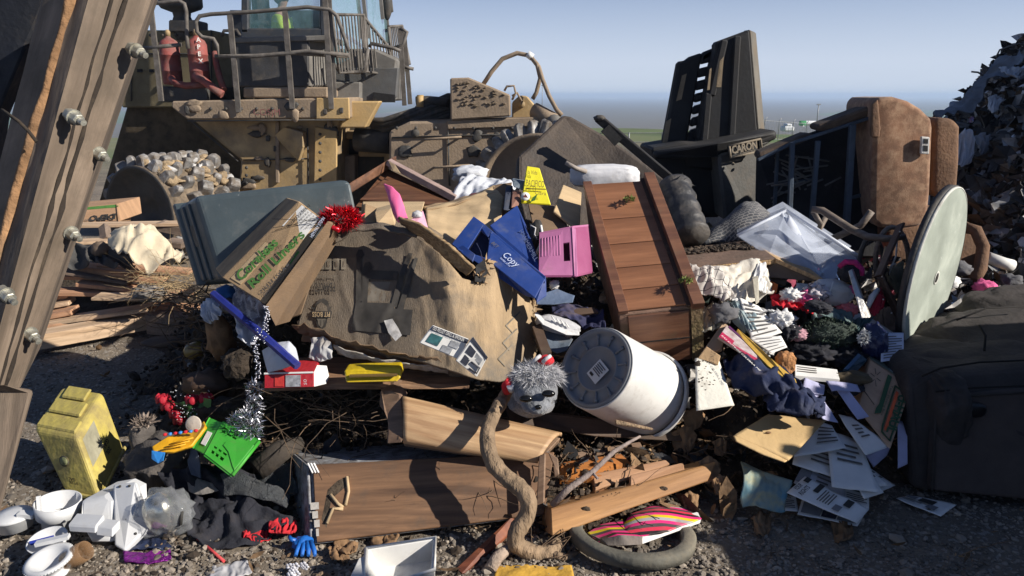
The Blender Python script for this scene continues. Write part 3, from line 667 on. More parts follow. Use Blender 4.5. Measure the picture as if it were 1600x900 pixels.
MB().tube(A((835, 172, 10.7), (868, 190, 10.5)), .11, 12).build('ram', brn, C); MB().lathe([(0, 0), (.1, 0), (.1, .1), (0, .1)], Matrix.Translation(at(866, 190, 10.4)) @ Matrix.Rotation(R(90), 4, 'X'), 12).build('ram_eye', gry, C)
MB().tube(A((755, 132, 10.9), (768, 112, 10.9), (785, 92, 10.9), (808, 83, 10.9), (828, 87, 10.9), (842, 105, 10.8), (848, 125, 10.7), (858, 150, 10.6), (870, 172, 10.5), (878, 180, 10.5)), .032).build('looped_hose', brn, C)
MB().tube(A((828, 88, 10.88), (839, 100, 10.8), (844, 122, 10.8), (838, 145, 10.8), (832, 155, 10.8)), .03).build('looped_hose', brn, C)
MB().tube(A((824, 84, 10.88), (832, 90, 10.88)), .05).build('hose_clamp', wht, C)
MB().tube(A((788, 142, 10.6), (792, 135, 10.6), (803, 134, 10.6), (806, 146, 10.6), (800, 156, 10.6)), .016).build('cable', brn, C)
MB().tube(A((800, 150, 10.7), (808, 145, 10.7), (815, 158, 10.7)), .016).build('cable', brn, C)
# spiked wheels
def wheel(c, ax, r, wd, nt, rows, seed, arc=(0, 6.283), logo=None, th=.14, hub_m=None):
    fr = frame(c, ax.cross(V((0, 0, 1))), V((0, 0, 1)))      # X across, Y up, Z = towards... (away or near)
    if fr.col[2].to_3d().dot(ax) < 0: fr = frame(c, -ax.cross(V((0, 0, 1))), V((0, 0, 1)))
    rnd = random.Random(seed)
    W = MB().lathe([(r * .93, .02), (r * .96, 0), (r, 0), (r, wd), (r * .9, wd), (0, wd)], fr, 48).build('wheel_drum', mat('muddy_steel', (.17, .13, .09), .8, .4, 9, .3, bump=.8, bscale=25), C, fr=fr)
    MB().lathe([(0, .28), (.16, .25), (.18, .2), (r * .5, .2), (r * .86, .1), (r * .93, .0), (r * .97, -.015), (r * 1.0, 0)], fr, 48).build('wheel_face', hub_m or dkm, W, fr=fr)
    for j in range(rows):
        for i in range(nt):
            a = arc[0] + (arc[1] - arc[0]) * (i + .5 * (j % 2)) / nt + rnd.uniform(-.02, .02); z = wd * (j + .5) / rows
            M = fr @ Matrix.Rotation(a, 4, 'Z') @ Matrix.Translation((r + th / 2 - .02, 0, z)) @ Matrix.Rotation(rnd.uniform(-.7, .7), 4, 'X') @ Matrix.Rotation(rnd.uniform(-.25, .25), 4, 'Y')
            s = .08 * rnd.uniform(.75, 1.15)
            vs = [M @ V(q) for q in ((-th / 2, -s * 1.1, -s * 1.1), (-th / 2, s * 1.1, -s * 1.1), (-th / 2, s * 1.1, s * 1.1), (-th / 2, -s * 1.1, s * 1.1), (th / 2, -s * .75, -s * .8), (th / 2, s * .75, -s * .8), (th / 2, s * .75, s * .8), (th / 2, -s * .75, s * .8), (th * .7, 0, -s * .6), (th * .7, 0, s * .6))]
            MB().add(vs, [(0, 1, 2, 3), (0, 4, 5, 1), (1, 5, 6, 2), (2, 6, 7, 3), (3, 7, 4, 0), (4, 8, 5), (5, 8, 9, 6), (6, 9, 7), (7, 9, 8, 4)]).build('tooth', stl, W, bev=.012)
    return W, fr
c1 = at(218, 335, 9.7)
W1, f1 = wheel(c1, V((.42, .9, 0)), .64, 1.2, 19, 5, 1)
random.seed(5)
for k in range(90):   # straw and plastic stuck between the teeth
    a = random.uniform(.5, 2.6); z = random.uniform(.1, 1.1); q = f1 @ V((math.cos(a) * .67, math.sin(a) * .67, z))
    MB().blob(q, (random.uniform(.03, .11), random.uniform(.03, .09), random.uniform(.02, .07)), .5, 2, k, 2, crumple=.5).build('stuck_mud', [mat('wheel_mud', (.34, .25, .15), .9, .4, 20, 0, bump=1), mat('dirty_film', (.45, .44, .43), .6, .3, 15, .4)][k % 4 == 0], C)
c2 = at(838, 305, 9.7)
W2, f2 = wheel(c2, V((.25, .97, 0)), .80, 1.1, 30, 3, 2, th=.16, hub_m=brn)
MB().box(f2 @ Matrix.Rotation(R(152), 4, 'Z') @ Matrix.Translation((.62, 0, 0.0)), .17, .17, .06).build('weight_plate', brn, W2, bev=.02)
# ================================================================ THE PILE: large things
def polyat(P, u):
    L = [0]
    for i in range(len(P) - 1): L.append(L[-1] + (P[i + 1] - P[i]).length)
    s = u * L[-1]
    for i in range(len(P) - 1):
        if s <= L[i + 1] or i == len(P) - 2:
            return P[i].lerp(P[i + 1], (s - L[i]) / max(1e-6, L[i + 1] - L[i]))
def drape(name, top, bot, m, parent=None, amp=.02, freq=9, fold=.0, ff=14, seed=0, nu=34, nv=26, sol=.004, bulge=0, droop=0, rag=0, **k):
    T = A(*top); B = A(*bot); c = sum(T + B, V((0, 0, 0))) / (len(T) + len(B))
    nr = (T[-1] - T[0]).cross(B[0] - T[0]).normalized()
    if nr.dot(CAMP - c) < 0: nr = -nr
    so = V((seed * 3.7, seed * 1.9, seed * 5.1)); vs = []
    for j in range(nv + 1):
        for i in range(nu + 1):
            u = i / nu; v = j / nv; p = polyat(T, u).lerp(polyat(B, u), v); q = p * freq + so
            h = noise.noise(q) * amp + noise.noise(q * 2.2) * amp * .5 + noise.noise(q * 4.7) * amp * .22
            if fold: h += fold * .5 * (1 - 3.0 * abs(noise.noise(V((u * ff * .42 + v * 1.1 + .5 * noise.noise(q * .6), v * 1.9 - u, seed * 3.3)))))
            h += bulge * math.sin(math.pi * u) * math.sin(math.pi * v)
            p = p + nr * h
            if rag:
                e = max(abs(u - .5), abs(v - .5)) * 2; p += noise.noise_vector(q * 1.3) * rag * e ** 3
            p.z -= droop * v * v
            vs.append(p)
    mb = MB(); fs = [[j * (nu + 1) + i, j * (nu + 1) + i + 1, (j + 1) * (nu + 1) + i + 1, (j + 1) * (nu + 1) + i] for j in range(nv) for i in range(nu)]
    mb.add(vs, fs, True)
    k.setdefault('fr', frame(c, T[-1] - T[0], B[0] - T[0]) if parent is None else None)
    return mb.build(name, m, parent, sol=sol, **k)
def carton(name, q, back, m, parent=None, bev=.004, **k):
    """box: 4 front corners (px,py,Y) and where corner 0 ends up at the back"""
    P = A(*q); vec = at(*back) - P[0]
    o = MB().prism(P, vec).build(name, m, parent, fr=quad_frame(P), bev=bev, **k); return o, P, vec
def openbox(mb, R_, vec, t, taper=1.0):
    """rim quad and depth vector; walls of thickness t"""
    c = sum(R_, V((0, 0, 0))) / 4; B_ = [c + (p - c) * taper + vec for p in R_]
    inn = [p + (c - p).normalized() * t * 1.5 for p in R_]; cb = c + vec
    binn = [p + (cb - p).normalized() * t * 1.5 - vec.normalized() * t for p in B_]
    vs = R_ + B_ + inn + binn; fs = []
    for i in range(4):
        j = (i + 1) % 4
        fs += [[i, j, 4 + j, 4 + i], [8 + i, 12 + i, 12 + j, 8 + j], [i, 8 + i, 8 + j, j]]
    fs += [[4, 5, 6, 7], [15, 14, 13, 12]]
    mb.add(vs, fs); return mb
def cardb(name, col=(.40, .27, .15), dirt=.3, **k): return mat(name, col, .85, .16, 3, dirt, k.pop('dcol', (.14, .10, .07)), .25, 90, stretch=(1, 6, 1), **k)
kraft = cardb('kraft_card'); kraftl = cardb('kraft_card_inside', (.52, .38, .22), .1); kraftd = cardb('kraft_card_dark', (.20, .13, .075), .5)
ink = mat('black_ink', (.035, .033, .03), .8, .2, 9, 0, bump=0); inkg = mat('grey_ink', (.13, .12, .11), .8, .3, 9, .2, bump=0)
grn = mat('green_ink', (.08, .22, .045), .8, .2, 9, .1, bump=0); paper = mat('white_paper', (.78, .77, .74), .8, .05, 5, .12, (.5, .46, .38), .1, 20)
blui = mat('blue_white_ink', (.55, .62, .8), .7, .1, 9, 0, bump=0)
# ---- grey tote
gp = mat('grey_tote_plastic', (.075, .098, .108), .40, .12, 3, .22, (.20, .20, .19), .08, 40, wear=.02, wcol=(.38, .39, .38))
t = thing('plastic_tote', 'large blue grey plastic tote lying bottom up at the left top of the pile', 'tote', at(420, 450, 3.2))
q = A((303, 306, 3.2), (548, 279, 3.22), (578, 425, 3.08), (345, 442, 3.08)); vec = at(277, 321, 3.55) - q[0]
MB().prism(q, vec).build('tub', gp, t, fr=None, bev=.028, bseg=4)
r_ = [p + vec for p in q]; c_ = sum(r_, V()) / 4; r_ = [c_ + (p - c_) * 1.05 for p in r_]
MB().prism(r_, vec * .1).build('rim', gp, t, bev=.008)
sq = [q[0] + vec * .02, q[0] + vec, q[3] + vec, q[3] + vec * .02]
for a, b in ((.28, .34), (.62, .68)): patch('side_rib', sq, a, .06, b, .96, gp, t, off=.012, t=.016, bev=.004)
patch('handle_recess', sq, .36, .3, .6, .55, mat('dusty_recess', (.11, .10, .085), .8, .4, 12, .5, (.26, .22, .16)), t, off=.006)
# ---- box of bin liners
B1, P, vec = carton('printed_carton', [(347, 434, 2.86), (467, 314, 2.98), (510, 346, 2.92), (415, 476, 2.74)], (336, 420, 3.08), kraft, label='brown carton printed Coreless Roll Liners in green, leaning on the grey tote', cat='box')
WORLD_BOX = B1
u = (P[1] - P[0]).normalized(); v = -(P[3] - P[0]).normalized()
patch('pale_label_strip', P, .04, .14, .50, .38, kraftl, B1)
text('Coreless', on(P, .06, .36) + seen(P, .004), u, v, .048, grn, B1, bold=.03, wid=.21)
text('Roll Liners', on(P, .06, .63) + seen(P, .003), u, v, .044, grn, B1, bold=.03, wid=.29)
text('OILILLIKAR', on(P, .06, .84) + seen(P, .003), u, v, .018, inkg, B1, wid=.16); text('0000000000000', on(P, .06, .92) + seen(P, .003), u, v, .016, inkg, B1, wid=.16)
patch('green_symbol', P, .45, .68, .60, .92, grn, B1, off=.002)
patch('symbol_gap', P, .52, .70, .53, .90, kraft, B1, off=.004); patch('symbol_gap', P, .465, .8, .585, .815, kraft, B1, off=.004)
lab = patch('shipping_label', P, .72, .16, .985, .80, paper, B1)
lq = [on(P, a, b) for a, b in ((.72, .16), (.985, .16), (.985, .80), (.72, .80))]
text('FLUID2X386N', on(lq, .06, .3) + seen(lq, .005), u, v, .017, ink, B1, wid=.12)
for k in range(4): text('PO 4418 HD 20-30', on(lq, .3 + .05 * (k % 2), .45 + .14 * k) + seen(lq, .005), u, v, .008, ink, B1, wid=.07)
for a, b in (((425, 342), (505, 345)), ((430, 360), (500, 338))): MB().tube(A((a[0], a[1], 2.92), (b[0], b[1], 2.9)), .0012, 4).build('loose_thread', ink, B1)
wm = wood('chipped_dark_edge', (.10, .06, .035), (.05, .03, .02), dirt=.5)
sp_ = MB().prism(A((512, 345, 2.86), (524, 352, 2.9), (430, 510, 2.72), (414, 478, 2.70)), V((.02, .12, -.02))).build('open_flap', kraftd, B1, bev=.003)
text('HEM MAY STEMN', at(488, 372, 2.79), (at(505, 350, 2.8) - at(430, 465, 2.72)), V((-.4, 0, .5)), .012, blui, B1, wid=.09)
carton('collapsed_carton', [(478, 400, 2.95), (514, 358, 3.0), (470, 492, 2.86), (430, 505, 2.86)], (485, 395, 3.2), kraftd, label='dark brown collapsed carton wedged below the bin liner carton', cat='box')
# ---- red tinsel
def tufts(c, r, n, L, w_, m, name, parent=None, seed=0, down=0, up=0, **k):
    r2 = np.random.default_rng(seed); d = r2.normal(size=(n, 3)); d /= np.linalg.norm(d, axis=1)[:, None]
    if up: d[:, 2] = np.abs(d[:, 2])
    p = d * np.array(r) * r2.uniform(.75, 1.05, n)[:, None]; e = d + r2.normal(size=(n, 3)) * .55; e[:, 2] -= down; e /= np.linalg.norm(e, axis=1)[:, None]
    s = np.cross(e, r2.normal(size=(n, 3))); s /= np.linalg.norm(s, axis=1)[:, None]; l = L * r2.uniform(.5, 1.3, n)[:, None]
    mb = MB(); vs = []; fs = []
    for i in range(n):
        b = V(c) + V(p[i]); vs += [b - V(s[i]) * w_, b + V(s[i]) * w_, b + V(e[i] * l[i] * .6) + V(s[i]) * w_ * .8, b + V(e[i] * l[i])]; fs.append([4 * i, 4 * i + 1, 4 * i + 2, 4 * i + 3])
    mb.add(vs, fs); return mb.build(name, m, parent, **k)
tin = mat('red_foil', (.65, .015, .03), .25, .5, 60, 0, bump=0, metal=.6, rand=.6)
t = thing('tinsel_bundle', 'bundle of shiny red tinsel beside the blue grey tote', 'tinsel', at(532, 355, 2.95))
tufts(at(532, 341, 2.96), (.075, .06, .035), 1500, .03, .0025, tin, 'foil_strands', t, 1)
MB().tube(A((505, 345, 2.93), (512, 352, 2.9), (530, 360, 2.88)), .01).build('string', tin, t)
# ---- big crushed smoker carton
def Yb(x, y): return 2.99 - (y - 355) / 225 * .40 + max(0, (x - 700) / 135) ** 2 * .30 + max(0, 700 - x) / 240 * .15
def wr(x, y):
    q = V((x / 60, y / 60, 0)); h = .006 * noise.noise(q) + .003 * noise.noise(q * 2.7)
    r_ = 1 - abs((y - 395) - (x - 520) * .28 - 12 * noise.noise(q)) / 16
    h += .009 * max(0, r_) * smooth(520, 560, x) * (1 - smooth(690, 720, x))
    r2 = 1 - abs((x - 700) - (y - 450) * .22) / 26; h += .022 * max(0, r2)
    r3 = 1 - abs((x - 765) + (y - 500) * .15 + 8 * noise.noise(q * 1.4)) / 13; h += .007 * max(0, r3)
    for k_, (a_, b_, w_) in enumerate(((545, .35, 9), (610, -.5, 11), (655, .2, 8), (735, -.35, 9), (800, .1, 10))): h += .005 * max(0, 1 - abs((x - a_) - (y - 470) * b_ - 14 * noise.noise(q * .8 + V((k_, 0, 0)))) / w_)
    return h + .003 * abs(noise.noise(V((x / 14, y / 22, 2))))
def SB(x, y, off=0): return at(x, y, Yb(x, y) - wr(x, y) - off)
T_ = [(509, 362), (545, 356), (600, 354), (650, 368), (690, 398), (722, 436), (742, 441), (752, 428), (758, 407), (775, 408), (800, 417), (822, 450), (832, 482)]
B_ = [(464, 512), (490, 525), (540, 540), (600, 553), (660, 566), (700, 578), (730, 588), (750, 594), (780, 597), (800, 592), (815, 585), (828, 572), (836, 556)]
def p2(L, u):
    P = [V((a, b, 0)) for a, b in L]; return polyat(P, u)
nu, nv = 150, 80; vs = []
for j in range(nv + 1):
    for i in range(nu + 1):
        q = p2(T_, i / nu).lerp(p2(B_, i / nu), j / nv); vs.append(SB(q.x, q.y))
fs = [[j * (nu + 1) + i, j * (nu + 1) + i + 1, (j + 1) * (nu + 1) + i + 1, (j + 1) * (nu + 1) + i] for j in range(nv) for i in range(nu)]
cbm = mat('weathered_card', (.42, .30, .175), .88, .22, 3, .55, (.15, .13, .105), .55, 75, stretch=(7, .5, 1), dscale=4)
def left_tint():
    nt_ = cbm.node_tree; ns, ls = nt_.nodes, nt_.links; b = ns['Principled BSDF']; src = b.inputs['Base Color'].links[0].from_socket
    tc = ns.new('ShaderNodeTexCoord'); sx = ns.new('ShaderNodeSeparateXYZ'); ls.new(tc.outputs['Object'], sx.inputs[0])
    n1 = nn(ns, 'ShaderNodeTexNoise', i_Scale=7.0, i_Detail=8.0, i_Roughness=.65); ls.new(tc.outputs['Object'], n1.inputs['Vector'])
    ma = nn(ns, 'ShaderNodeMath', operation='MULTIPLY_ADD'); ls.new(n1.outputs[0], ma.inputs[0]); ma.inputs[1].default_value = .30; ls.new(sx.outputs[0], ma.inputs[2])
    ls.new(mix(ns, ls, ramp(ns, ls, ma.outputs[0], .34, .12, 0, .82), src, c4((.125, .105, .085))), b.inputs['Base Color'])     # grey-brown tint growing stronger toward the left of the carton
left_tint()
t = thing('crushed_carton', 'huge crushed brown carton with an upside down smoker drawing in the middle of the pile', 'box', at(650, 590, 2.75))
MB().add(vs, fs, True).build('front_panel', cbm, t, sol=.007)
def ribbon(name, E, dv, m, n=60, amp=.02, **k):
    vs = []; 
    for j in range(9):
        for i in range(n + 1):
            p = E(i / n); d_ = dv(i / n) if callable(dv) else dv; p = p + d_ * (j / 8) + noise.noise_vector(p * 9) * amp * (j / 8); vs.append(p)
    fs = [[j * (n + 1) + i, j * (n + 1) + i + 1, (j + 1) * (n + 1) + i + 1, (j + 1) * (n + 1) + i] for j in range(8) for i in range(n)]
    return MB().add(vs, fs, True).build(name, m, t, sol=.006, **k)
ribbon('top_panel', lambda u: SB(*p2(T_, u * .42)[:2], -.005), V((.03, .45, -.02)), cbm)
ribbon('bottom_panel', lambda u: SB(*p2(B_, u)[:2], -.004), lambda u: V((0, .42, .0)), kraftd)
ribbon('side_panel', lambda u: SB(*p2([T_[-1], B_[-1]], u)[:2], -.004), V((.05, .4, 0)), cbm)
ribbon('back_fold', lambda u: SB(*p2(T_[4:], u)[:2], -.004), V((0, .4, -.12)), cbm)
# torn wet lower lip
for s_, (a, b) in enumerate((((462, 470, 545, 700), (.0)),)): pass
drape('torn_lip', [(462, 505, 2.8), (560, 535, 2.68), (700, 566, 2.62), (735, 580, 2.6)], [(470, 530, 2.83), (560, 556, 2.74), (690, 580, 2.70), (730, 592, 2.68)], kraftd, t, amp=.02, freq=22, seed=4, rag=.02)
drape('white_inner_edge', [(520, 540, 2.70), (600, 562, 2.66), (700, 577, 2.64)], [(528, 552, 2.72), (605, 572, 2.68), (700, 584, 2.66)], mat('dirty_white', (.5, .47, .43), .8, .3, 12, .5), t, amp=.012, freq=20, seed=6, nv=6)
# lifted flaps
drape('lifted_flap', [(622, 340, 2.92), (660, 352, 2.86), (705, 385, 2.78), (742, 418, 2.74)], [(628, 350, 2.95), (662, 372, 2.9), (700, 405, 2.82), (730, 430, 2.77)], wood('split_card', (.45, .31, .16), (.22, .14, .07), 40, .8, .2), t, amp=.006, freq=25, seed=2, nv=8, sol=.012)
drape('lifted_flap', [(520, 372, 2.98), (545, 352, 3.0), (600, 350, 2.97), (655, 362, 2.92)], [(524, 382, 2.95), (550, 362, 2.95), (600, 358, 2.92), (650, 370, 2.9)], cbm, t, amp=.012, freq=16, seed=3, nv=8, sol=.008)
drape('lifted_flap', [(500, 370, 3.0), (508, 342, 3.02), (512, 350, 3.02)], [(505, 395, 2.99), (512, 372, 3.0), (516, 380, 3.0)], cbm, t, amp=.008, seed=9, nv=8)
MB().slab(A((742, 440, 2.84), (744, 415, 2.9), (757, 405, 2.92), (762, 425, 2.92), (757, 442, 2.86)), .01).build('torn_hole_dark', blk, t)  # black sheet stands for the dark inside of the torn opening
# printing that follows the bent card
def prnt(pts, m, name='print', off=.010, n=7):
    P = [V((a, b, 0)) for a, b in pts]
    bm = bmesh.new(); f = bm.faces.new([bm.verts.new(p) for p in P]); bmesh.ops.triangulate(bm, faces=bm.faces[:])
    for _ in range(n):
        ed = [e for e in bm.edges if e.calc_length() > 4.5]
        if not ed: break
        bmesh.ops.subdivide_edges(bm, edges=ed, cuts=1, use_grid_fill=False); bmesh.ops.triangulate(bm, faces=bm.faces[:])
    vs = [SB(v.co.x, v.co.y, off) for v in bm.verts]; fs = [[v.index for v in f.verts] for f in bm.faces]
    bm.verts.index_update(); bm.free(); return MB().add(vs, fs, True).build(name, m, t)
def ptext(body, x, y, ux, uy, vx, vy, m, wid=None, hgt=None):
    cu = bpy.data.curves.new('lettering', 'FONT'); cu.body = body; cu.resolution_u = 2; cu.offset = .015
    o = bpy.data.objects.new('x', cu); sc.collection.objects.link(o); me = bpy.data.meshes.new_from_object(o.evaluated_get(bpy.context.evaluated_depsgraph_get())); bpy.data.objects.remove(o)
    W = max(v.co.x for v in me.vertices); vs = [SB(x + ux * v.co.x / W + vx * v.co.y / .7, y + uy * v.co.x / W + vy * v.co.y / .7, .0165) for v in me.vertices]
    fs = [list(p.vertices) for p in me.polygons]; return MB().add(vs, fs).build('lettering', m, t)
fadeink = mat('faded_ink', (.05, .045, .04), .85, .3, 12, .3, (.16, .13, .10), bump=0)
fadink2 = mat('pale_ink', (.19, .165, .13), .85, .2, 12, .3, (.22, .18, .13), bump=0)
prnt([(556, 398), (560, 390), (566, 390), (569, 398), (564, 405), (566, 470), (556, 475), (557, 404)], fadeink)
prnt([(567, 418), (571, 410), (578, 409), (582, 418), (577, 424), (574, 470), (573, 512), (565, 512), (566, 430)], fadeink)
prnt([(575, 422), (622, 424), (620, 438), (574, 436)], fadeink)
prnt([(612, 472), (625, 425), (638, 395), (645, 396), (632, 430), (620, 480), (612, 480)], fadeink); prnt([(620, 484), (635, 440), (648, 402), (653, 404), (642, 440), (628, 492)], fadeink)
prnt([(549, 516), (556, 472), (620, 474), (615, 482), (645, 484), (641, 524), (616, 522), (560, 517)], fadeink); prnt([(576, 440), (618, 441), (611, 472), (574, 470)], fadink2, off=.004)
prnt([(499, 398), (504, 396), (502, 420), (497, 420)], fadink2)
for k, (x, w_) in enumerate(((498, 10), (508, 11), (521, 10), (533, 9))):
    prnt([(x, 404), (x + w_ - 1, 404), (x + w_ - 1, 421), (x, 421)], fadink2); prnt([(x + 3, 408), (x + w_ - 4, 408), (x + w_ - 4, 417), (x + 3, 417)], cbm, off=.012)
ptext('Wood Pellet Grill', 532, 430, -40, 0, 0, 4.5, fadink2); ptext('PB440FB', 524, 442, -33, 0, 0, 14, fadeink)
# crest of the maker, upside down
prnt([(490, 484), (493, 474), (498, 468), (505, 466), (512, 470), (515, 478), (518, 488), (486, 488)], fadeink); prnt([(492, 486), (495, 477), (502, 472), (510, 478), (512, 486)], cbm, off=.012)
prnt([(486, 486), (519, 486), (517, 497), (489, 497)], fadeink, off=.013); prnt([(492, 497), (512, 497), (509, 510), (502, 516), (496, 510)], fadeink); prnt([(495, 498), (509, 498), (506, 508), (502, 512), (498, 508)], fadink2, off=.012)
for x in (497, 502, 507): prnt([(x - 1, 499), (x, 499), (x, 509), (x - 1, 509)], fadeink, off=.014)
for a, b, c, d in ((484, 478, 492, 484), (520, 478, 512, 484)): prnt([(a, b), (c, d - 3), (c, d + 3)], fadeink)
ptext('PIT BOSS', 516, 487.5, -28, 0, 0, 7.5, kraftl)
for x, y in ((778, 560), (785, 535), (790, 508)):
    prnt([(x, y), (x + 22, y - 22), (x + 24, y - 21), (x + 2, y + 1)], fadink2); prnt([(x + 1, y), (x + 12, y + 12), (x + 11, y + 13), (x, y + 1)], fadink2)
prnt([(600, 501), (613, 498), (622, 512), (628, 524), (618, 533), (607, 520)], mat('torn_white_paper', (.6, .58, .55), .8, .2, 12, .3), 'torn_paper', .022)
for x_, y_ in ((832, 485), (834, 510), (833, 535), (826, 460), (760, 418), (748, 438)): tufts(SB(x_, y_), (.02, .015, .03), 26, .03, .005, kraft, 'torn_edge', t, int(y_))
# ---- torn printed label hanging from the carton
t = thing('torn_box_label', 'torn glossy label with small smoker pictures stuck on the lower edge of the crushed carton', 'label', at(720, 590, 2.55))
dk = mat('label_navy', (.035, .04, .06), .5, .1, 9, .2, bump=0); grl = mat('label_grey', (.30, .31, .33), .5, .5, 40, .2, bump=0)
q = A((676, 508, 2.52), (733, 530, 2.52), (717, 562, 2.50), (655, 536, 2.50)); board('label_face', q, .006, paper, t)
patch('dark_band', q, .02, .02, 1, .22, dk, t); text('OD PELLET GRILL & SMOKER', on(q, .06, .19) + seen(q, .005), q[1] - q[0], q[0] - q[3], .012, paper, t, wid=.12)
patch('picture', q, .1, .35, .4, .8, mat('teal_ink', (.03, .12, .13), .5, .5, 40, .1, bump=0), t); patch('picture', q, .62, .32, .85, .6, grl, t); patch('bar_code', q, .5, .65, .75, .95, grl, t)
q = A((739, 526, 2.50), (762, 558, 2.5), (745, 590, 2.5), (712, 564, 2.48)); board('label_face', q, .006, paper, t)
patch('dark_band', q, .0, .0, 1, .14, dk, t); patch('picture', q, .1, .25, .45, .55, dk, t); patch('picture', q, .5, .25, .85, .5, grl, t)
MB().tube([on(q, .5, .65) + seen(q, .006), on(q, .9, .6) + seen(q, .006), on(q, .9, .85) + seen(q, .006), on(q, .55, .9) + seen(q, .006)], .0035, 5).build('picture', dk, t); patch('picture', q, .15, .62, .42, .9, dk, t)
# ---- brown wooden cabinet corner behind
cw = wood('walnut_veneer', (.20, .095, .05), (.10, .045, .025), 16, .45, .15)
t = thing('wooden_cabinet', 'dark brown wooden cabinet lying open behind the cartons below the compactor', 'cabinet', at(630, 320, 3.9))
MB().prism(A((606, 250, 3.95), (713, 307, 3.7), (708, 316, 3.7), (602, 258, 3.95)), V((.0, .1, 0))).build('top_edge', mat('dusty_pink_edge', (.34, .24, .21), .7, .2, 9, .3), t, bev=.003)
MB().prism(A((606, 250, 3.97), (530, 296, 3.7), (532, 312, 3.7), (606, 265, 3.97)), V((.0, .3, 0))).build('side_panel', cw, t, bev=.003)
board('back_panel', A((604, 262, 4.02), (712, 315, 3.76), (640, 330, 3.7), (555, 322, 3.7)), .02, cw, t)
MB().prism(A((562, 312, 3.72), (606, 275, 3.93), (712, 318, 3.7), (700, 322, 3.66)), V((0, .02, -.03))).build('shelf', cw, t)
board('paper_tag', A((607, 252, 3.93), (617, 257, 3.9), (626, 271, 3.86), (614, 267, 3.88)), .003, kraftl, t)
# ---- open cartons in the middle
t = thing('open_carton', 'large open brown carton showing its sunlit inside behind the crushed carton', 'box', at(720, 370, 3.3))
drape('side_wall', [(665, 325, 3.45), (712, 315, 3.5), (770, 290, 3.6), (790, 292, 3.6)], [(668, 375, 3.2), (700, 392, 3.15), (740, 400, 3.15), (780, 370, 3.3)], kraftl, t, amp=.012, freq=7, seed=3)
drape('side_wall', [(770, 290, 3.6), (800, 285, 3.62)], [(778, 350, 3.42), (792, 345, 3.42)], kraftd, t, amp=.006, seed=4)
drape('back_flap', [(660, 322, 3.5), (712, 312, 3.55), (785, 290, 3.65)], [(665, 330, 3.42), (715, 320, 3.47), (785, 297, 3.58)], kraft, t, amp=.01, seed=8, nv=8)
carton('flat_carton', [(566, 315, 3.5), (664, 315, 3.5), (655, 345, 3.25), (570, 345, 3.25)], (566, 322, 3.7), kraftl, label='pale kraft carton lying flat with faint printing, left of the open carton', cat='box')
carton('small_carton', [(585, 332, 3.2), (612, 325, 3.22), (618, 352, 3.1), (588, 350, 3.08)], (588, 325, 3.4), kraftl, label='small pale carton corner standing directly left of the pink plastic scoop', cat='box')
carton('ribbed_carton', [(570, 318, 3.42), (590, 325, 3.4), (588, 352, 3.2), (568, 350, 3.2)], (565, 318, 3.6), kraft, label='narrow ribbed carton standing between the tote and the small pale carton', cat='box')
# ---- pink plastic thing
pk = mat('pink_plastic', (.85, .16, .36), .35, .1, 3, .08, bump=.05)
pkl = mat('pale_pink_cloth', (.62, .32, .42), .8, .15, 6, .15)
t = thing('pink_scoop', 'bright pink plastic scoop handle standing up among the cartons', 'scoop', at(625, 350, 3.0))
drape('handle', [(600, 287, 3.12), (612, 292, 3.1), (624, 304, 3.08), (631, 325, 3.05)], [(612, 316, 3.1), (618, 340, 3.05), (624, 348, 3.0), (640, 350, 3.0)], pk, t, amp=.004, sol=.01, bulge=.02)
drape('pink_card', [(648, 340, 2.98), (660, 330, 3.0), (668, 355, 2.98)], [(640, 345, 2.95), (655, 358, 2.93), (668, 360, 2.93)], pkl, t, amp=.005)
MB().blob(at(652, 336, 2.98), (.022, .02, .018), .2, crumple=.3, seed=2).build('grey_wad', mat('grey_wad', (.5, .5, .52)), None, label='small grey crumpled wad beside the pink scoop', cat='wad')
# ---- white sacks behind
ws = mat('white_sack', (.62, .64, .68), .6, .15, 6, .25, (.35, .33, .3), .3, 30)
o = drape('plastic_sack', [(722, 275, 3.95), (750, 272, 3.95), (800, 285, 3.85), (808, 290, 3.8)], [(700, 320, 3.7), (720, 318, 3.66), (750, 310, 3.62), (790, 292, 3.65)], ws, amp=.03, freq=8, fold=.02, label='crumpled white plastic sack with a red print behind the open carton', cat='sack')
drape('red_print', [(735, 303, 3.7), (750, 300, 3.7)], [(728, 310, 3.62), (748, 307, 3.62)], redp, o, amp=.004, nu=6, nv=6)
MB().blob(at(735, 272, 4.2), (.10, .08, .05), .3, 3, 4, crumple=.4).build('plastic_sack', ws, label='small grey white film bundle above the white sack by the spiked wheel', cat='sack')
# ---- yellow carton
t = thing('yellow_carton', 'bright yellow carton panel printed Clara standing above the blue cartons', 'box', at(840, 325, 3.4))
q = A((823, 259, 3.5), (843, 262, 3.5), (861, 320, 3.4), (814, 317, 3.4)); yl = mat('yellow_print', (.80, .72, .02), .5, .05, 4, .05, bump=.05)
MB().slab([q[0], q[1], q[2], q[3]], .012).build('front_panel', yl, t, bev=.004); u = (at(855, 300, 3.43) - at(822, 297, 3.43)); v = V((0, 0, 1)).cross(u).cross(u) * -1; v = q[0] - q[3]
brp = mat('brown_print', (.16, .10, .03), .6, .1, 5, 0, bump=0)
text('la Vida', at(824, 272, 3.46), u, v, .02, brp, t, wid=.045); text('PACIFICO', at(821, 291, 3.42), u, v, .034, brp, t, wid=.085); text('Clara', at(835, 304, 3.40), u, v, .018, brp, t, wid=.052)
MB().slab([at(821, 294, 3.425), at(853, 295, 3.425), at(853, 296.5, 3.425), at(821, 295.5, 3.425)], .001).build('printed_line', brp, t)
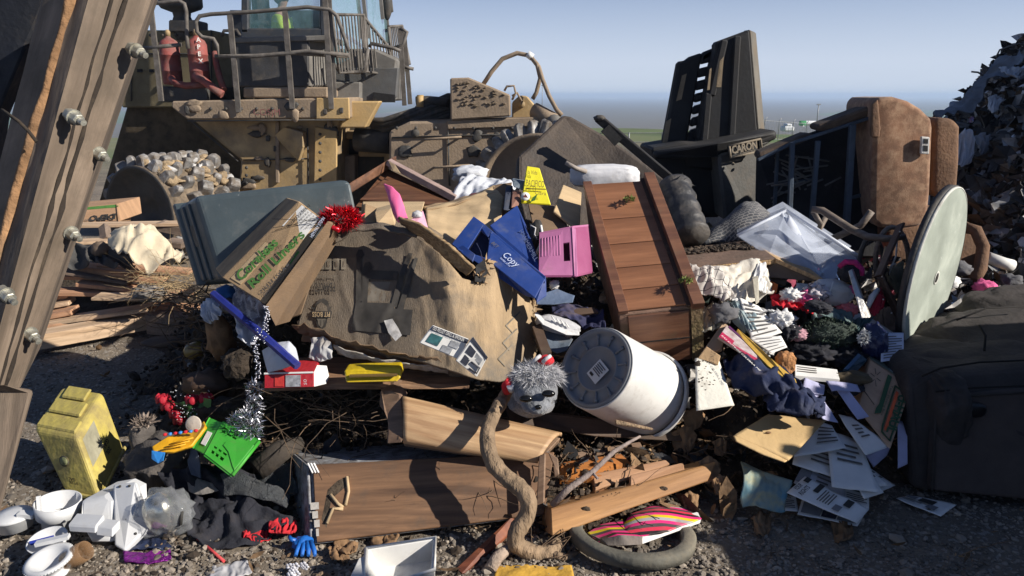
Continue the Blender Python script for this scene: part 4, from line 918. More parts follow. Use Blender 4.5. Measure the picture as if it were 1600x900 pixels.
MB().lathe([(0, 0), (.021, 0), (.021, .002), (0, .002)], frame(at(821, 307, 3.40), u, v), 20).build('round_seal', paper, t); MB().slab(A((821, 303, 3.395), (826, 310, 3.395), (816, 310, 3.395)), .002).build('seal_mark', redp, t)
MB().slab(A((833, 308, 3.395), (840, 303, 3.395), (836, 313, 3.395), (828, 316, 3.395)), .002).build('leaf_print', grn, t)
carton('small_box', [(800, 280, 3.5), (822, 284, 3.48), (818, 298, 3.45), (802, 292, 3.45)], (800, 278, 3.6), mat('grey_blue_box', (.16, .20, .24), .6), label='small grey blue box with a blue label directly left of the yellow panel', cat='box')
carton('book', [(790, 292, 3.5), (800, 292, 3.5), (796, 330, 3.35), (786, 328, 3.35)], (792, 290, 3.6), mat('dark_cover', (.05, .06, .09)), label='thin dark book standing left of the small grey blue box', cat='book')
carton('book', [(800, 298, 3.47), (815, 300, 3.45), (810, 322, 3.38), (798, 325, 3.35)], (800, 297, 3.6), mat('faded_red_cover', (.28, .14, .10)), label='faded reddish book standing under the small grey blue box', cat='book')
# ---- brown carton behind the shoe
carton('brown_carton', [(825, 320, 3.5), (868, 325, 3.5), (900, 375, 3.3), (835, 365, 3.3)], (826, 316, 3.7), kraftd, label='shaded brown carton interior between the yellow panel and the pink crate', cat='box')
board('fibre_board', A((880, 288, 3.6), (909, 300, 3.6), (906, 362, 3.35), (865, 330, 3.4)), .012, kraftl, label='pale beige fibre board leaning left of the wooden chest', cat='board')
# ---- blue cartons
bl = mat('blue_card', (.012, .045, .22), .5, .2, 3, .30, (.11, .12, .15), .08, 30)
t = thing('blue_carton', 'blue paper carton printed Copy lying tipped open with a hand hole', 'box', at(790, 470, 3.0))
q = A((745, 340, 3.22), (850, 435, 2.92), (832, 470, 2.86), (705, 385, 3.05))
# wall with the hand hole
for pts in ([(740, 338, 3.22), (756, 350, 3.17), (726, 397, 3.0), (706, 381, 3.06)], [(740, 338, 3.22), (757, 350, 3.17), (770, 362, 3.12), (762, 370, 3.1), (748, 358, 3.16)], [(724, 383, 3.04), (742, 397, 2.98), (738, 408, 2.95), (712, 388, 3.04)]): MB().slab(A(*pts), .008).build('end_wall', bl, t, bev=.001)
MB().prism(A((757, 350, 3.17), (853, 432, 2.93), (851, 440, 2.92), (752, 357, 3.15)), V((0, .02, -.02))).build('rim', bl, t, bev=.002)
q = A((766, 362, 3.12), (852, 436, 2.92), (836, 466, 2.84), (760, 405, 2.98)); board('side_panel', q, .006, bl, t)
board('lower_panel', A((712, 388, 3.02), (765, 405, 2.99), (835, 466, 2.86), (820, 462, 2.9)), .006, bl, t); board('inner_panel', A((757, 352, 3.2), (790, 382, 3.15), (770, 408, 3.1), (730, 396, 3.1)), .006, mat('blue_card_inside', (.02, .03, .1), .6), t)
u = (q[1] - q[0]); v = q[0] - q[3]
text('Copy', on(q, .26, .50) + seen(q, .004), u, v, .034, blui, t, wid=.085); text('PAPER 20 LB', on(q, .24, .66) + seen(q, .004), u, v, .008, blui, t, wid=.06); text('BET', on(q, .04, .40) + seen(q, .004), u, v, .016, inkg, t, wid=.035)
t = thing('blue_carton', 'darker blue paper carton lid printed HAMMERMILL standing behind the tipped one', 'box', at(820, 450, 3.1))
q = A((808, 320, 3.35), (850, 425, 3.0), (800, 400, 3.08), (765, 352, 3.2)); board('side_panel', q, .006, bl, t)
q2 = A((808, 320, 3.35), (822, 352, 3.28), (852, 430, 2.96), (846, 428, 2.96)); board('rim', q2, .02, bl, t)
u = at(843, 415, 3.0) - at(812, 357, 3.2); text('HAMMERMILL', at(811, 362, 3.175), u, V((.6, 0, .5)), .020, blui, t, wid=.20)
board('lower_panel', A((830, 440, 2.95), (853, 430, 2.96), (854, 462, 2.9), (838, 472, 2.86)), .01, bl, t)
# ---- pink crate
t = thing('pink_crate', 'lilac pink plastic crate with ribbed side behind the wooden chest', 'crate', at(890, 440, 3.1))
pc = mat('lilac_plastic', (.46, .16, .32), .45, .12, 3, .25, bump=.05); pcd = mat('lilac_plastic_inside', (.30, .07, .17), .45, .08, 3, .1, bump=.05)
q = A((843, 366, 3.12), (895, 356, 3.12), (899, 430, 2.95), (842, 430, 2.95)); vec = V((.09, .16, -.02))
F_ = [on(q, a, b) for a, b in ((0, 0), (1, 0), (1, 1), (0, 1))]
for a, b, c, d in ((0, 0, .70, 1), (.88, 0, 1, 1), (.70, 0, .88, .30), (.70, .70, .88, 1)):
    MB().slab([on(q, a, b), on(q, c, b), on(q, c, d), on(q, a, d)], .008).build('ribbed_wall', pc, t)
for k in range(7): MB().prism([on(q, .06 + .085 * k, .12) + seen(q, .004), on(q, .10 + .085 * k, .12) + seen(q, .004), on(q, .10 + .085 * k, .58) + seen(q, .004), on(q, .06 + .085 * k, .58) + seen(q, .004)], V((0, .006, 0))).build('rib', pc, t, bev=.002)
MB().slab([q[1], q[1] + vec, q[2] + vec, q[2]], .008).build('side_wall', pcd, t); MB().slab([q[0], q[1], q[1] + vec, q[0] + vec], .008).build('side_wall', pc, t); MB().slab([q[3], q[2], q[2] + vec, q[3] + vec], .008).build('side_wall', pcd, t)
MB().prism(A((893, 354, 3.12), (900, 358, 3.12), (903, 432, 2.94), (897, 432, 2.94)), V((0, .02, 0))).build('rim', pc, t, bev=.002)
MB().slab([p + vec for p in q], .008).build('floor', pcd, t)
# ---- wooden chest
cherry = wood('cherry_wood', (.33, .15, .075), (.21, .09, .045), 9, .4, .12, (.10, .07, .05)); cherry_fr = wood('cherry_frame', (.24, .11, .06), (.13, .055, .035), 12, .5, .3, (.13, .10, .06))
t = thing('wooden_chest', 'reddish brown wooden chest of drawers lying on its back in the sun', 'chest', at(1030, 560, 3.1))
q = A((912, 291, 3.45), (1022, 284, 3.45), (1097, 478, 2.93), (967, 492, 2.93)); vec = at(975, 572, 3.02) - q[3]
MB().prism(q, vec).build('carcass', mat('chest_end_wood', (.22, .13, .09), .7, .3, 8, .35, (.14, .11, .06), .5, 60, stretch=(1, 8, 1)), t, fr=quad_frame(q), bev=.004)
nf = seen(q, 1)
def fb(a, b, c, d, h, m, nm, off=.002, **k):
    P = [on(q, *z) + nf * (off + h) for z in ((a, b), (c, b), (c, d), (a, d))]; f = frame(P[0], P[1] - P[0], P[3] - P[0])
    return MB().prism(P, -nf * h).build(nm, m, t, fr=f, bev=.0012, **k)
for a, b in ((.0, .30), (.303, .50), (.503, .68), (.683, .84), (.843, .985)): fb(.112, a + .001, .81, b, .010, cherry, 'drawer_front')
fr2 = frame(q[0], q[3] - q[0], q[1] - q[0])
fb(-.01, -.01, .11, 1.0, .025, cherry_fr, 'side_frame'); fb(.81, -.02, .99, 1.0, .014, mat('frame_gap_dark', (.06, .035, .025), .7), 'frame_gap'); fb(.86, -.03, 1.0, 1.02, .045, cherry_fr, 'side_frame')
q5 = [q[3], q[2], q[2] + vec, q[3] + vec]; patch('end_panel', q5, .10, .03, .84, .97, cherry_fr, t, off=.012, t=.011, bev=.002)
patch('end_groove', q5, .10, .52, .84, .54, blk, t, off=.0135)
wb = wood('weathered_grey_wood', (.27, .17, .10), (.14, .09, .06), 20, .85, .5, (.17, .13, .07))
patch('end_rail', q5, .86, -.02, 1.0, 1.0, mat('mouldy_wood', (.20, .13, .07), .9, .5, 25, .6, (.17, .15, .06), .8), t, off=.014, t=.013)
sp2 = mat('moss_green', (.20, .24, .06), .9, .4, 40, 0)
for x, y, Y in ((983, 313, 3.36), (1072, 440, 2.99)): tufts(at(x, y, Y - .03), (.022, .02, .012), 90, .018, .003, sp2, 'grass_tuft', None, int(x), up=1, label='small tuft of green weeds on the chest, ' + ('near its top' if y < 400 else 'at its right frame'), cat='weed')
# ---- pillow
t = thing('pillow', 'small dirty white pillow lying on the dark brown back panel', 'pillow', at(945, 292, 4.0))
MB().blob(at(945, 275, 4.0), (.185, .09, .062), .06, 2.5, 3, 4, pw=.55, crumple=.12).build('cushion', mat('pillow_cotton', (.66, .66, .68), .85, .1, 4, .2, (.4, .37, .33), .4, 12), t)
MB().tube(A((884, 254, 3.9), (900, 263, 3.9), (916, 268, 3.92)), .012).build('loose_piping', mat('dusty_piping', (.35, .30, .26)), t)
# ---- dark brown back panel
lea = mat('brown_black_leatherette', (.055, .042, .034), .6, .25, 3, .5, (.13, .10, .075), .3, 60, dscale=3)
t = thing('sofa_back_panel', 'dark brown upholstered sofa back standing on its corner behind the pillow', 'sofa panel', at(950, 400, 4.3))
MB().slab(A((879, 177, 4.75), (893, 180, 4.75), (955, 215, 4.65), (1058, 288, 4.45), (1060, 420, 4.2), (830, 400, 4.15), (808, 300, 4.35), (808, 243, 4.5)), .16).build('padded_panel', lea, t, bev=.03, bseg=3)
MB().beam(at(934, 184, 4.45), at(1053, 284, 4.32), .05, .05).build('steel_rail', blk, t, bev=.005)
MB().blob(at(937, 185, 4.44), (.035, .03, .02), .2).build('rail_bolt', dkm, t); MB().beam(at(945, 200, 4.4), at(966, 222, 4.4), .04, .06).build('rail_bracket', blk, t)
tufts(at(1064, 288, 4.2), (.04, .04, .02), 60, .04, .004, rub, 'frayed_edge', t, 4)
# ---- black roll
t = thing('rolled_mat', 'dusty black plastic roll standing right of the wooden chest', 'roll', at(1075, 370, 3.8))
fr = frame(at(1062, 300, 3.95), V((1, 0, .3)), V((-.2, 1, 0))); ax_ = (at(1082, 368, 3.75) - at(1052, 288, 4.05)); fr = zframe(at(1052, 290, 4.05), ax_)
prof = [(0, .04)] + [(.088 + .006 * math.sin(k * 1.7) + .004 * (k % 2), ax_.length * k / 16) for k in range(17)] + [(0, ax_.length)]
MB().lathe(prof, fr, 28).build('roll', mat('black_film', (.04, .04, .042), .45, .4, 5, .5, (.15, .13, .11), .6, 25), t)
tufts(at(1055, 290, 4.03), (.07, .07, .04), 50, .05, .008, mat('film_shred', (.06, .06, .06), .5), 'shredded_end', t, 8)
# ---- black hopper
hp = mat('black_moulded_plastic', (.012, .012, .013), .6, .3, 2, .3, (.040, .034, .029), .15, 40, dscale=2.5)
tanp = mat('tan_sticker', (.28, .21, .13), .8, .2, 8, .2)
t = thing('plastic_hopper', 'tall black moulded plastic hopper part with slots and a raised CARON plate', 'hopper', at(1120, 400, 5.3))
def hs(pts, Y, th, m=hp, nm='panel', bev=.015, Y2=None): return MB().slab([at(x, y, Y) for x, y in pts], th).build(nm, m, t, bev=bev)
HY = 5.5
hs([(1060, 96), (1072, 94), (1080, 88), (1098, 82), (1070, 240), (1033, 240)], HY, .10)
hs([(1098, 82), (1118, 74), (1116, 86), (1096, 100), (1095, 92)], HY, .08); 
sl_ = [(101, 1111, 1095), (121, 1108, 1092), (141, 1104, 1089), (160, 1100, 1087), (179, 1096, 1084), (198, 1092, 1081)]
prev = (1118, 74, 1098, 82)
for i, (y, xr, xl) in enumerate(sl_):
    y2 = (sl_[i + 1][0] if i < 5 else 240); xr2, xl2 = (sl_[i + 1][1], sl_[i + 1][2]) if i < 5 else (1086, 1074)
    if i == 0: hs([(1096, 84), (1118, 74), (1114, 96), (1095, 101)], HY, .08, nm='slot_bar')
    hs([(xl - 2, y + 6), (xr + 2, y + 1), (xr2 + 3, y2 - 4), (xl2 - 2, y2 + 1)], HY, .08, nm='slot_bar')
hs([(1117, 74), (1130, 68), (1108, 240), (1086, 240), (1108, 110)], HY - .02, .10)
hs([(1118, 66), (1134, 60), (1172, 46), (1186, 225), (1098, 240), (1090, 215), (1104, 140), (1118, 80)], HY - .12, .12)
for a, b in (((1132, 62), (1112, 150)), ((1152, 56), (1142, 230)), ((1107, 145), (1100, 225))): MB().beam(at(a[0], a[1], HY - .13), at(b[0], b[1], HY - .13), .05, .03, V((0, 1, 0))).build('moulded_rib', hp, t, bev=.01)
MB().prism(A((1172, 46, HY - .12), (1181, 50, HY + .1), (1195, 206, HY + .1), (1186, 212, HY - .12)), V((-.02, .1, 0))).build('side_flange', mat('sunlit_black_plastic', (.15, .135, .11), .7, .2, 4, .4), t, bev=.01)  # lighter plastic paints the sun on the hopper's right edge
for pts in ([(1066, 118), (1073, 115), (1065, 155), (1057, 158)], [(1041, 190), (1049, 185), (1043, 222), (1035, 226)], [(1125, 95), (1131, 88), (1127, 136), (1119, 136)], [(1109, 108), (1112, 106), (1109, 140), (1105, 141)]): hs(pts, HY - .145 if pts[0][0] > 1100 else HY - .01, .01, tanp, 'sticker_patch', 0)
hs([(1018, 231), (1070, 222), (1120, 224), (1122, 262), (1125, 340), (1080, 340), (1045, 290), (1022, 268)], HY - .25, .5)
hs([(1068, 228), (1123, 222), (1128, 268), (1075, 262)], HY - .30, .2, nm='step')
MB().prism(A((1020, 236, HY - .28), (1120, 224, HY - .5), (1214, 202, HY - .35), (1216, 218, HY - .35), (1122, 246, HY - .5), (1022, 250, HY - .28)), V((0, .5, 0))).build('top_lip', hp, t, bev=.03, bseg=3)
MB().prism(A((1122, 240, HY - .49), (1216, 214, HY - .34), (1190, 232, HY - .36), (1180, 345, HY - .36), (1132, 345, HY - .49)), V((0, .5, 0))).build('front_facet', mat('grey_facet_plastic', (.09, .088, .082), .6, .3, 3, .4, (.15, .13, .11)), t, bev=.02)  # facet in a lighter grey than the other panels
q = A((1138, 228, HY - .53), (1187, 217, HY - .45), (1189, 235, HY - .45), (1140, 247, HY - .53)); pm = mat('raised_plate_dust', (.22, .18, .13), .7, .2, 9, .3)
MB().slab(q, .02).build('name_plate', hp, t, bev=.006)
for a, b in ((0, 1), (1, 2), (2, 3), (3, 0)): MB().tube([q[a] + seen(q, .01), q[b] + seen(q, .01)], .008, 5).build('plate_edge', pm, t)
text('CARON', on(q, .05, .68) + seen(q, .012), q[1] - q[0], q[0] - q[3], .052, pm, t, wid=.20, bold=.03); text('COMPACTOR', on(q, .3, .93) + seen(q, .012), q[1] - q[0], q[0] - q[3], .014, pm, t, wid=.12)
for x, y in ((1145, 256), (1186, 245)): MB().blob(at(x, y, HY - .5), (.012, .012, .012), 0, sub=1).build('screw', pm, t)
# ---- brown recliner on its side
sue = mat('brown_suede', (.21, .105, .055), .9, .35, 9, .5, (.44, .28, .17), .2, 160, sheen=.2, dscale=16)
sued = mat('brown_suede_worn', (.17, .095, .055), .9, .3, 6, .3, (.24, .15, .09), .4, 60, dscale=9)
und = mat('black_underside_cloth', (.012, .012, .014), .9, .4, 9, .3, (.03, .028, .025)); stb = mat('blue_grey_steel', (.06, .085, .12), .5, .2, 5, .3, (.06, .06, .06), metal=.3)
t = thing('recliner_sofa', 'brown suede recliner sofa tipped on its side, its black underside and steel frame open', 'sofa', at(1340, 400, 4.4))
MB().slab(A((1182, 235, 4.75), (1272, 205, 4.7), (1366, 165, 4.6), (1372, 400, 4.3), (1240, 400, 4.3), (1180, 330, 4.6)), .05).build('underside_cloth', und, t)
MB().prism(A((1182, 240, 4.4), (1258, 209, 4.4), (1275, 210, 4.4), (1262, 220, 4.4), (1184, 252, 4.4)), V((.05, .22, .0))).build('seat_back', mat('shaded_suede', (.08, .055, .04), .9, .3, 7, .3), t, bev=.03, bseg=2)  # both seat backs: darker suede with the shade put into its colour
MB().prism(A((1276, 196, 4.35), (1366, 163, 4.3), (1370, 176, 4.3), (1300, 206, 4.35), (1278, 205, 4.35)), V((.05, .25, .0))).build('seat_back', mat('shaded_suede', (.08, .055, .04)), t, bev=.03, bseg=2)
def ext(pts, Y, dep, m, nm, bev=.03, sub=0, dv=None): return MB().prism([at(x, y, Y) for x, y in pts], dv or V((.08, dep, 0))).build(nm, m, t, bev=bev, bseg=4, smooth=True)
ext([(1366, 160), (1376, 152), (1396, 151), (1420, 158), (1440, 170), (1456, 186), (1458, 200), (1454, 300), (1450, 342), (1438, 354), (1410, 358), (1375, 356), (1362, 345), (1364, 250)], 4.2, .55, sue, 'arm', .035)
ext([(1362, 163), (1372, 155), (1376, 200), (1374, 215), (1361, 215)], 4.16, .2, sued, 'arm_side', .01)
ext([(1459, 190), (1470, 184), (1490, 185), (1501, 198), (1500, 250), (1497, 290), (1485, 312), (1468, 312), (1456, 300)], 4.3, .5, sued, 'headrest_roll', .05)
ext([(1380, 350), (1450, 350), (1480, 330), (1540, 360), (1538, 440), (1520, 470), (1390, 470)], 4.45, .5, sued, 'seat_cushion', .05)
def rail2(a, b, w_=.018): MB().beam(at(*a), at(*b), w_, w_, V((0, 1, 0))).build('steel_rail', stb, t, bev=.003)
rail2((1184, 250, 4.36), (1240, 223, 4.36)); rail2((1240, 223, 4.36), (1366, 182, 4.3)); rail2((1238, 222, 4.34), (1234, 330, 4.34), .026); rail2((1278, 220, 4.34), (1268, 345, 4.34), .026); rail2((1332, 195, 4.3), (1322, 360, 4.3), .034)
rail2((1200, 340, 4.5), (1366, 300, 4.4), .02); rail2((1210, 290, 4.55), (1366, 262, 4.5), .015); rail2((1215, 235, 4.5), (1210, 330, 4.5), .02)
for k in range(22): MB().tube(A((random.uniform(1195, 1360), random.uniform(240, 330), 4.55), (random.uniform(1195, 1360), random.uniform(240, 330), 4.5)), .006, 5).build('spring_wire', mat('dull_wire', (.13, .13, .13), .6), t)
for k in range(4): MB().tube([at(1205 + 28 * k, 290, 4.4) + V((0, 0, 0)), at(1230 + 28 * k, 286 - 3 * k, 4.4)], .006, 5).build('spring_wire', mat('dull_wire', (.13, .13, .13)), t)
q = A((1437, 213, 4.19), (1450, 214, 4.19), (1449, 241, 4.19), (1436, 240, 4.19)); lt = mat('lever_plate', (.62, .60, .56), .5, .1, 9, .2)
MB().slab(q, .02, True).build('lever_plate', lt, t, bev=.004); pl = patch('lever_slot', q, .25, .12, .78, .38, blk, t, off=.022); patch('lever_slot', q, .25, .5, .78, .82, blk, t, off=.022)
# ---- patterned mat
bm_ = None
m, ns, ls, b = _new('woven_block_fabric')
tc = ns.new('ShaderNodeTexCoord'); br = ns.new('ShaderNodeTexBrick'); ls.new(tc.outputs['Object'], br.inputs[0])
br.inputs['Color1'].default_value = (.075, .08, .09, 1); br.inputs['Color2'].default_value = (.05, .052, .06, 1); br.inputs['Mortar'].default_value = (.22, .21, .20, 1); br.inputs['Scale'].default_value = 16; br.inputs['Mortar Size'].default_value = .04
ls.new(br.outputs[0], b.inputs['Base Color']); b.inputs['Roughness'].default_value = .9
drape('seat_cushion', [(1095, 372, 4.05), (1130, 350, 4.1), (1165, 318, 4.15), (1180, 318, 4.15), (1200, 335, 4.1)], [(1100, 380, 3.9), (1135, 380, 3.9), (1165, 376, 3.85), (1185, 372, 3.85), (1198, 350, 3.9)], m, amp=.01, bulge=.05, sol=.03, label='dark grey block patterned seat cushion between the black hopper and the clear tote', cat='cushion')
# ================================================================ FRONT AND LEFT OF THE PILE
# ---- white bucket
wp = mat('white_bucket_plastic', (.72, .71, .68), .35, .06, 3, .28, (.40, .37, .33), .05, 30, dscale=14); gpl = mat('grey_bucket_base', (.22, .23, .245), .5, .12, 5, .25, (.28, .26, .24), .1, 40)
c = at(930, 574, 2.62); view = (c - CAMP).normalized(); rt = view.cross(V((0, 0, 1))).normalized(); upv = rt.cross(view).normalized()
ax = (view * math.cos(R(38)) + (rt * .90 - upv * .44).normalized() * math.sin(R(38))).normalized()
t = thing('plastic_bucket', 'large white plastic bin lying on its side with its grey round base towards us', 'bucket', c + V((.1, .1, -.17)))
fr = zframe(c, ax)
B = .160
MB().lathe([(B * .97, .012), (B, .0), (B * 1.02, .01), (B * 1.08, .30), (B * 1.11, .33), (B * 1.11, .37), (B * 1.04, .37), (B * 1.0, .05)], fr, 64).build('bin_wall', wp, t, fr=fr)
MB().lathe([(B * 1.13, .37), (B * 1.18, .375), (B * 1.18, .395), (B * 1.10, .41), (0, .41)], fr, 64).build('bin_lid', wp, t, fr=fr)
bs_ = MB().lathe([(0, .018), (B * .50, .018), (B * .52, .010), (B * .56, .010), (B * .58, .018), (B * .86, .018), (B * .88, .0), (B * .97, -.004), (B * .985, .01)], fr, 64).build('base', gpl, t, fr=fr)
for k in range(12):
    a = k * math.pi / 6 + .1; d = V((math.cos(a), math.sin(a), 0))
    MB().tube([fr @ (d * B * .58 + V((0, 0, .013))), fr @ (d * B * .86 + V((0, 0, .012)))], .004, 6).build('base_rib', gpl, bs_)
    MB().blob(fr @ (d * B * .80 + V((0, 0, .012))), (.009,) * 3, 0, sub=1).build('base_stud', gpl, bs_)
q = [fr @ V(z) for z in ()]; w0 = view
lx = (rt * .75 - upv * .66).normalized(); ly = (rt * .66 + upv * .75).normalized()
lc = at(929, 578, 2.60); nz = -ax; lx = (lx - nz * lx.dot(nz)).normalized(); ly = nz.cross(lx)
lc = c + (lc - c) - nz * (lc - c).dot(nz) - nz * .012
q = [lc + lx * a * .032 + ly * b_ * .038 for a, b_ in ((-1, 1), (1, 1), (1, -1), (-1, -1))]
lq = patch('paper_label', q, 0, 0, 1, 1, paper, bs_, off=.004)
for k in range(5): patch('label_line', q, .12, .12 + .11 * k, .85 - .1 * (k % 2), .17 + .11 * k, inkg, bs_, off=.0065)
patch('label_line', q, .15, .75, .45, .88, ink, bs_, off=.0065)
for k in range(14):
    a = random.uniform(.5, 2.2); z = random.uniform(.05, .3); q_ = fr @ V((math.cos(a) * B * 1.05, math.sin(a) * B * 1.05, z))
# ---- plush toy
fur = mat('grey_plush', (.20, .21, .23), .95, .35, 25, .1, bump=.8, bscale=90, sheen=.3); furw = mat('white_plush_hair', (.62, .62, .64), .9, .25, 30, .1, bump=0, rand=.35)
pc_ = at(836, 612, 2.48)
t = thing('plush_toy', 'grey and white fluffy plush toy with a red and white hat beside the white bucket', 'toy', at(836, 648, 2.5))
bd = MB().blob(pc_, (.082, .075, .062), .06, 2, 1, 4).blob(at(838, 632, 2.43), (.055, .05, .035), .05, 2, 2, 3).blob(at(830, 625, 2.62), (.09, .09, .06), .1, 2, 3, 3).build('body', fur, t)
tufts(at(838, 590, 2.50), (.085, .06, .045), 5200, .034, .0010, furw, 'fluffy_mane', t, 5, down=.8, up=1)
tufts(at(836, 620, 2.46), (.07, .05, .045), 900, .014, .002, mat('grey_fur', (.24, .25, .28), .95, .3, 30, 0, rand=.4), 'short_fur', t, 6)
eb = mat('black_glass_eye', (.008, .008, .008), .12, 0, 1, 0, bump=0)
for x, y in ((822, 623), (857, 615)): MB().blob(at(x, y, 2.395), (.024, .014, .013), 0, sub=3).build('eye', eb, t)
MB().blob(at(841, 636, 2.385), (.013, .01, .009), 0, sub=2).build('nose', eb, t)
redf = mat('red_felt', (.55, .02, .03), .9, .2, 9, .1)
h_ = MB().blob(at(852, 563, 2.52), (.033, .03, .02), .1, seed=2).build('hat', redf, t)
for k in (-1, 1): MB().tube([at(840 + 8 * k, 566, 2.49), at(846 + 8 * k, 560, 2.485), at(852 + 8 * k, 556, 2.5)], .007, 6).build('white_stripe', furw, h_)
MB().tube(A((792, 612, 2.5), (790, 603, 2.48), (797, 595, 2.47)), .016).build('red_mitten', redf, t); MB().tube(A((800, 610, 2.47), (797, 603, 2.455)), .013).build('white_cuff', furw, t)
# ---- wooden cornice piece
oak = wood('pale_oak', (.60, .40, .22), (.40, .235, .12), 16, .6, .12); oakd = wood('dusty_oak_end', (.30, .19, .12), (.18, .11, .07), 16, .7, .3)
t = thing('wooden_cornice', 'pale oak cornice moulding with a curved end, sunlit under the thin plywood strip', 'moulding', at(720, 720, 2.45))
q = A((628, 620, 2.58), (720, 642, 2.56), (878, 680, 2.54)); q2 = A((630, 692, 2.42), (720, 708, 2.40), (840, 724, 2.38))
vs = []; n = 14
for j in range(n + 1):
    for i in range(31):
        u = i / 30; a = polyat(q, u); b_ = polyat(q2, u); v_ = j / n; p = a.lerp(b_, v_); nrm = (b_ - a).cross(q[-1] - q[0]).normalized()
        if nrm.dot(CAMP - p) < 0: nrm = -nrm
        vs.append(p + nrm * .045 * math.sin(math.pi * v_) ** .7)
fs = [[j * 31 + i, j * 31 + i + 1, (j + 1) * 31 + i + 1, (j + 1) * 31 + i] for j in range(n) for i in range(30)]
MB().add(vs, fs, True).build('curved_face', oak, t, fr=frame(q[0], q[2] - q[0], q2[0] - q[0]), sol=.012)
board('backing', A((630, 622, 2.60), (876, 684, 2.57), (840, 722, 2.42), (632, 690, 2.46)), .03, oakd, t)
MB().prism(A((594, 612, 2.60), (612, 611, 2.58), (626, 618, 2.56), (631, 632, 2.54), (632, 660, 2.48), (629, 692, 2.40), (604, 694, 2.42), (606, 662, 2.48), (600, 645, 2.52), (592, 634, 2.56)), V((.0, .10, .02))).build('shaped_end', oakd, t, bev=.006, bseg=2)
# ---- drawer box
dw = wood('drawer_front_wood', (.25, .135, .07), (.11, .058, .032), 12, .7, .3, (.08, .06, .045)); pw = mat('peeling_white_paint', (.33, .34, .36), .7, .3, 9, .75, (.09, .07, .055), .5, 30, dscale=22)
t = thing('wooden_drawer_box', 'weathered wooden box with peeling white paint on its top and end, lying at the front', 'box', at(640, 850, 2.35))
q = A((485, 728, 2.42), (866, 708, 2.46), (850, 806, 2.34), (491, 851, 2.25)); vec = at(455, 703, 2.70) - q[0]
MB().prism(q, vec).build('carcass', pw, t, fr=quad_frame(q), bev=.004)
patch('front_board', q, .012, .0, 1, .99, dw, t, off=.013, t=.012, bev=.003)
cp = [q[0], q[0] + vec, q[3] + vec, q[3]]; patch('end_board', [q[0] + vec, q[0], q[3], q[3] + vec], 0, 0, 1, 1.04, pw, t, off=.012, t=.011, bev=.003)
for k in range(3): MB().beam(on(q, -.005 + .012 * k, -.01) + seen(q, .018), on(q, .012 + .012 * k, .12) + seen(q, .018), .005, .004).build('paint_chip', paper, t)
[patch('paint_chip', q, -.004 + .006 * k, .50 + .11 * k, .03 - .005 * (k % 2), .59 + .11 * k, MATS['dirty_white'], t, off=.016) for k in range(4)]
rot_ = mat('rotten_hole', (.04, .028, .018), .95, .4, 20, .5, bump=.9); MB().slab([on(q, a, b_) + seen(q, .015) for a, b_ in ((.04, .72), (.07, .35), (.11, .24), (.16, .18), (.15, .55), (.11, .72), (.06, .85))], .003).build('split_patch', rot_, t)
for pts in (((.06, .78), (.09, .60), (.13, .62)), ((.08, .42), (.11, .55), (.13, .60)), ((.15, .2), (.155, .4), (.14, .58))): MB().tube([on(q, *z) + seen(q, .02) for z in pts], .006, 5).build('splinter', kraftl, t)
# wood rubbish left of the branch
for pts, lb in (([(842, 712, 2.36), (852, 708, 2.36), (850, 785, 2.28), (838, 790, 2.28)], 'dark weathered slat standing beside the drawer box, left one'), ([(856, 706, 2.37), (872, 716, 2.36), (874, 742, 2.33), (866, 745, 2.33), (864, 725, 2.35)], 'bent dark slat end beside the drawer box, right one')):
    board('broken_slat', A(*pts), .02, oakd, label=lb, cat='slat')
# ---- root branch
bark = mat('root_bark', (.27, .19, .12), .9, .35, 14, .4, (.12, .085, .055), 1.0, 38, stretch=(1, 1, .35), bdist=.008)
rp = [(795, 606, 2.60), (788, 620, 2.52), (775, 642, 2.44), (763, 668, 2.37), (762, 695, 2.31), (770, 722, 2.27), (790, 745, 2.24), (815, 765, 2.21), (826, 785, 2.19), (822, 808, 2.18), (808, 830, 2.16), (806, 848, 2.15), (822, 860, 2.15), (845, 866, 2.17), (866, 862, 2.20), (872, 850, 2.22)]
P = A(*rp); fine = []
for i in range(len(P) - 1):
    a = P[max(0, i - 1)]; b_ = P[i]; c_ = P[i + 1]; d = P[min(len(P) - 1, i + 2)]
    for k in range(4):
        s = k / 4; fine.append(.5 * ((2 * b_) + (c_ - a) * s + (2 * a - 5 * b_ + 4 * c_ - d) * s * s + (3 * b_ - a - 3 * c_ + d) * s ** 3))
fine.append(P[-1]); rad = [.021 + .008 * min(1, i / 20) + .005 * noise.noise(V((i * .55, 0, 0))) + .003 * noise.noise(V((i * 1.9, 4, 0))) for i in range(len(fine))]
t = thing('root_branch', 'thick twisting brown root curving down in front of the drawer box', 'branch', at(820, 868, 2.2))
MB().tube(fine, rad, 14).build('bark', bark, t)
MB().tube(A((858, 866, 2.19), (885, 872, 2.2), (905, 862, 2.22)), [.02, .013, .006]).build('side_root', bark, t)
for k in range(14): MB().tube([at(860 + random.uniform(-14, 14), 862, 2.17) + V([random.uniform(-.06, .06) for _ in range(3)]) for _ in range(4)], .0015, 4).build('hair_root', tw, t)
MB().blob(at(775, 645, 2.415), (.014, .012, .03), .3, seed=4).build('knot', bark, t)
stick = mat('grey_stick_bark', (.26, .21, .19), .9, .3, 20, .3, bump=.6)
o = MB().tube(A((862, 790, 2.30), (890, 762, 2.32), (925, 738, 2.36), (960, 705, 2.42), (985, 690, 2.5), (1000, 682, 2.55)), [.013, .012, .010, .008, .006, .005]).tube(A((925, 738, 2.36), (934, 748, 2.33)), .005).build('stick', stick, label='thin grey stick leaning over the lumber beam', cat='stick')
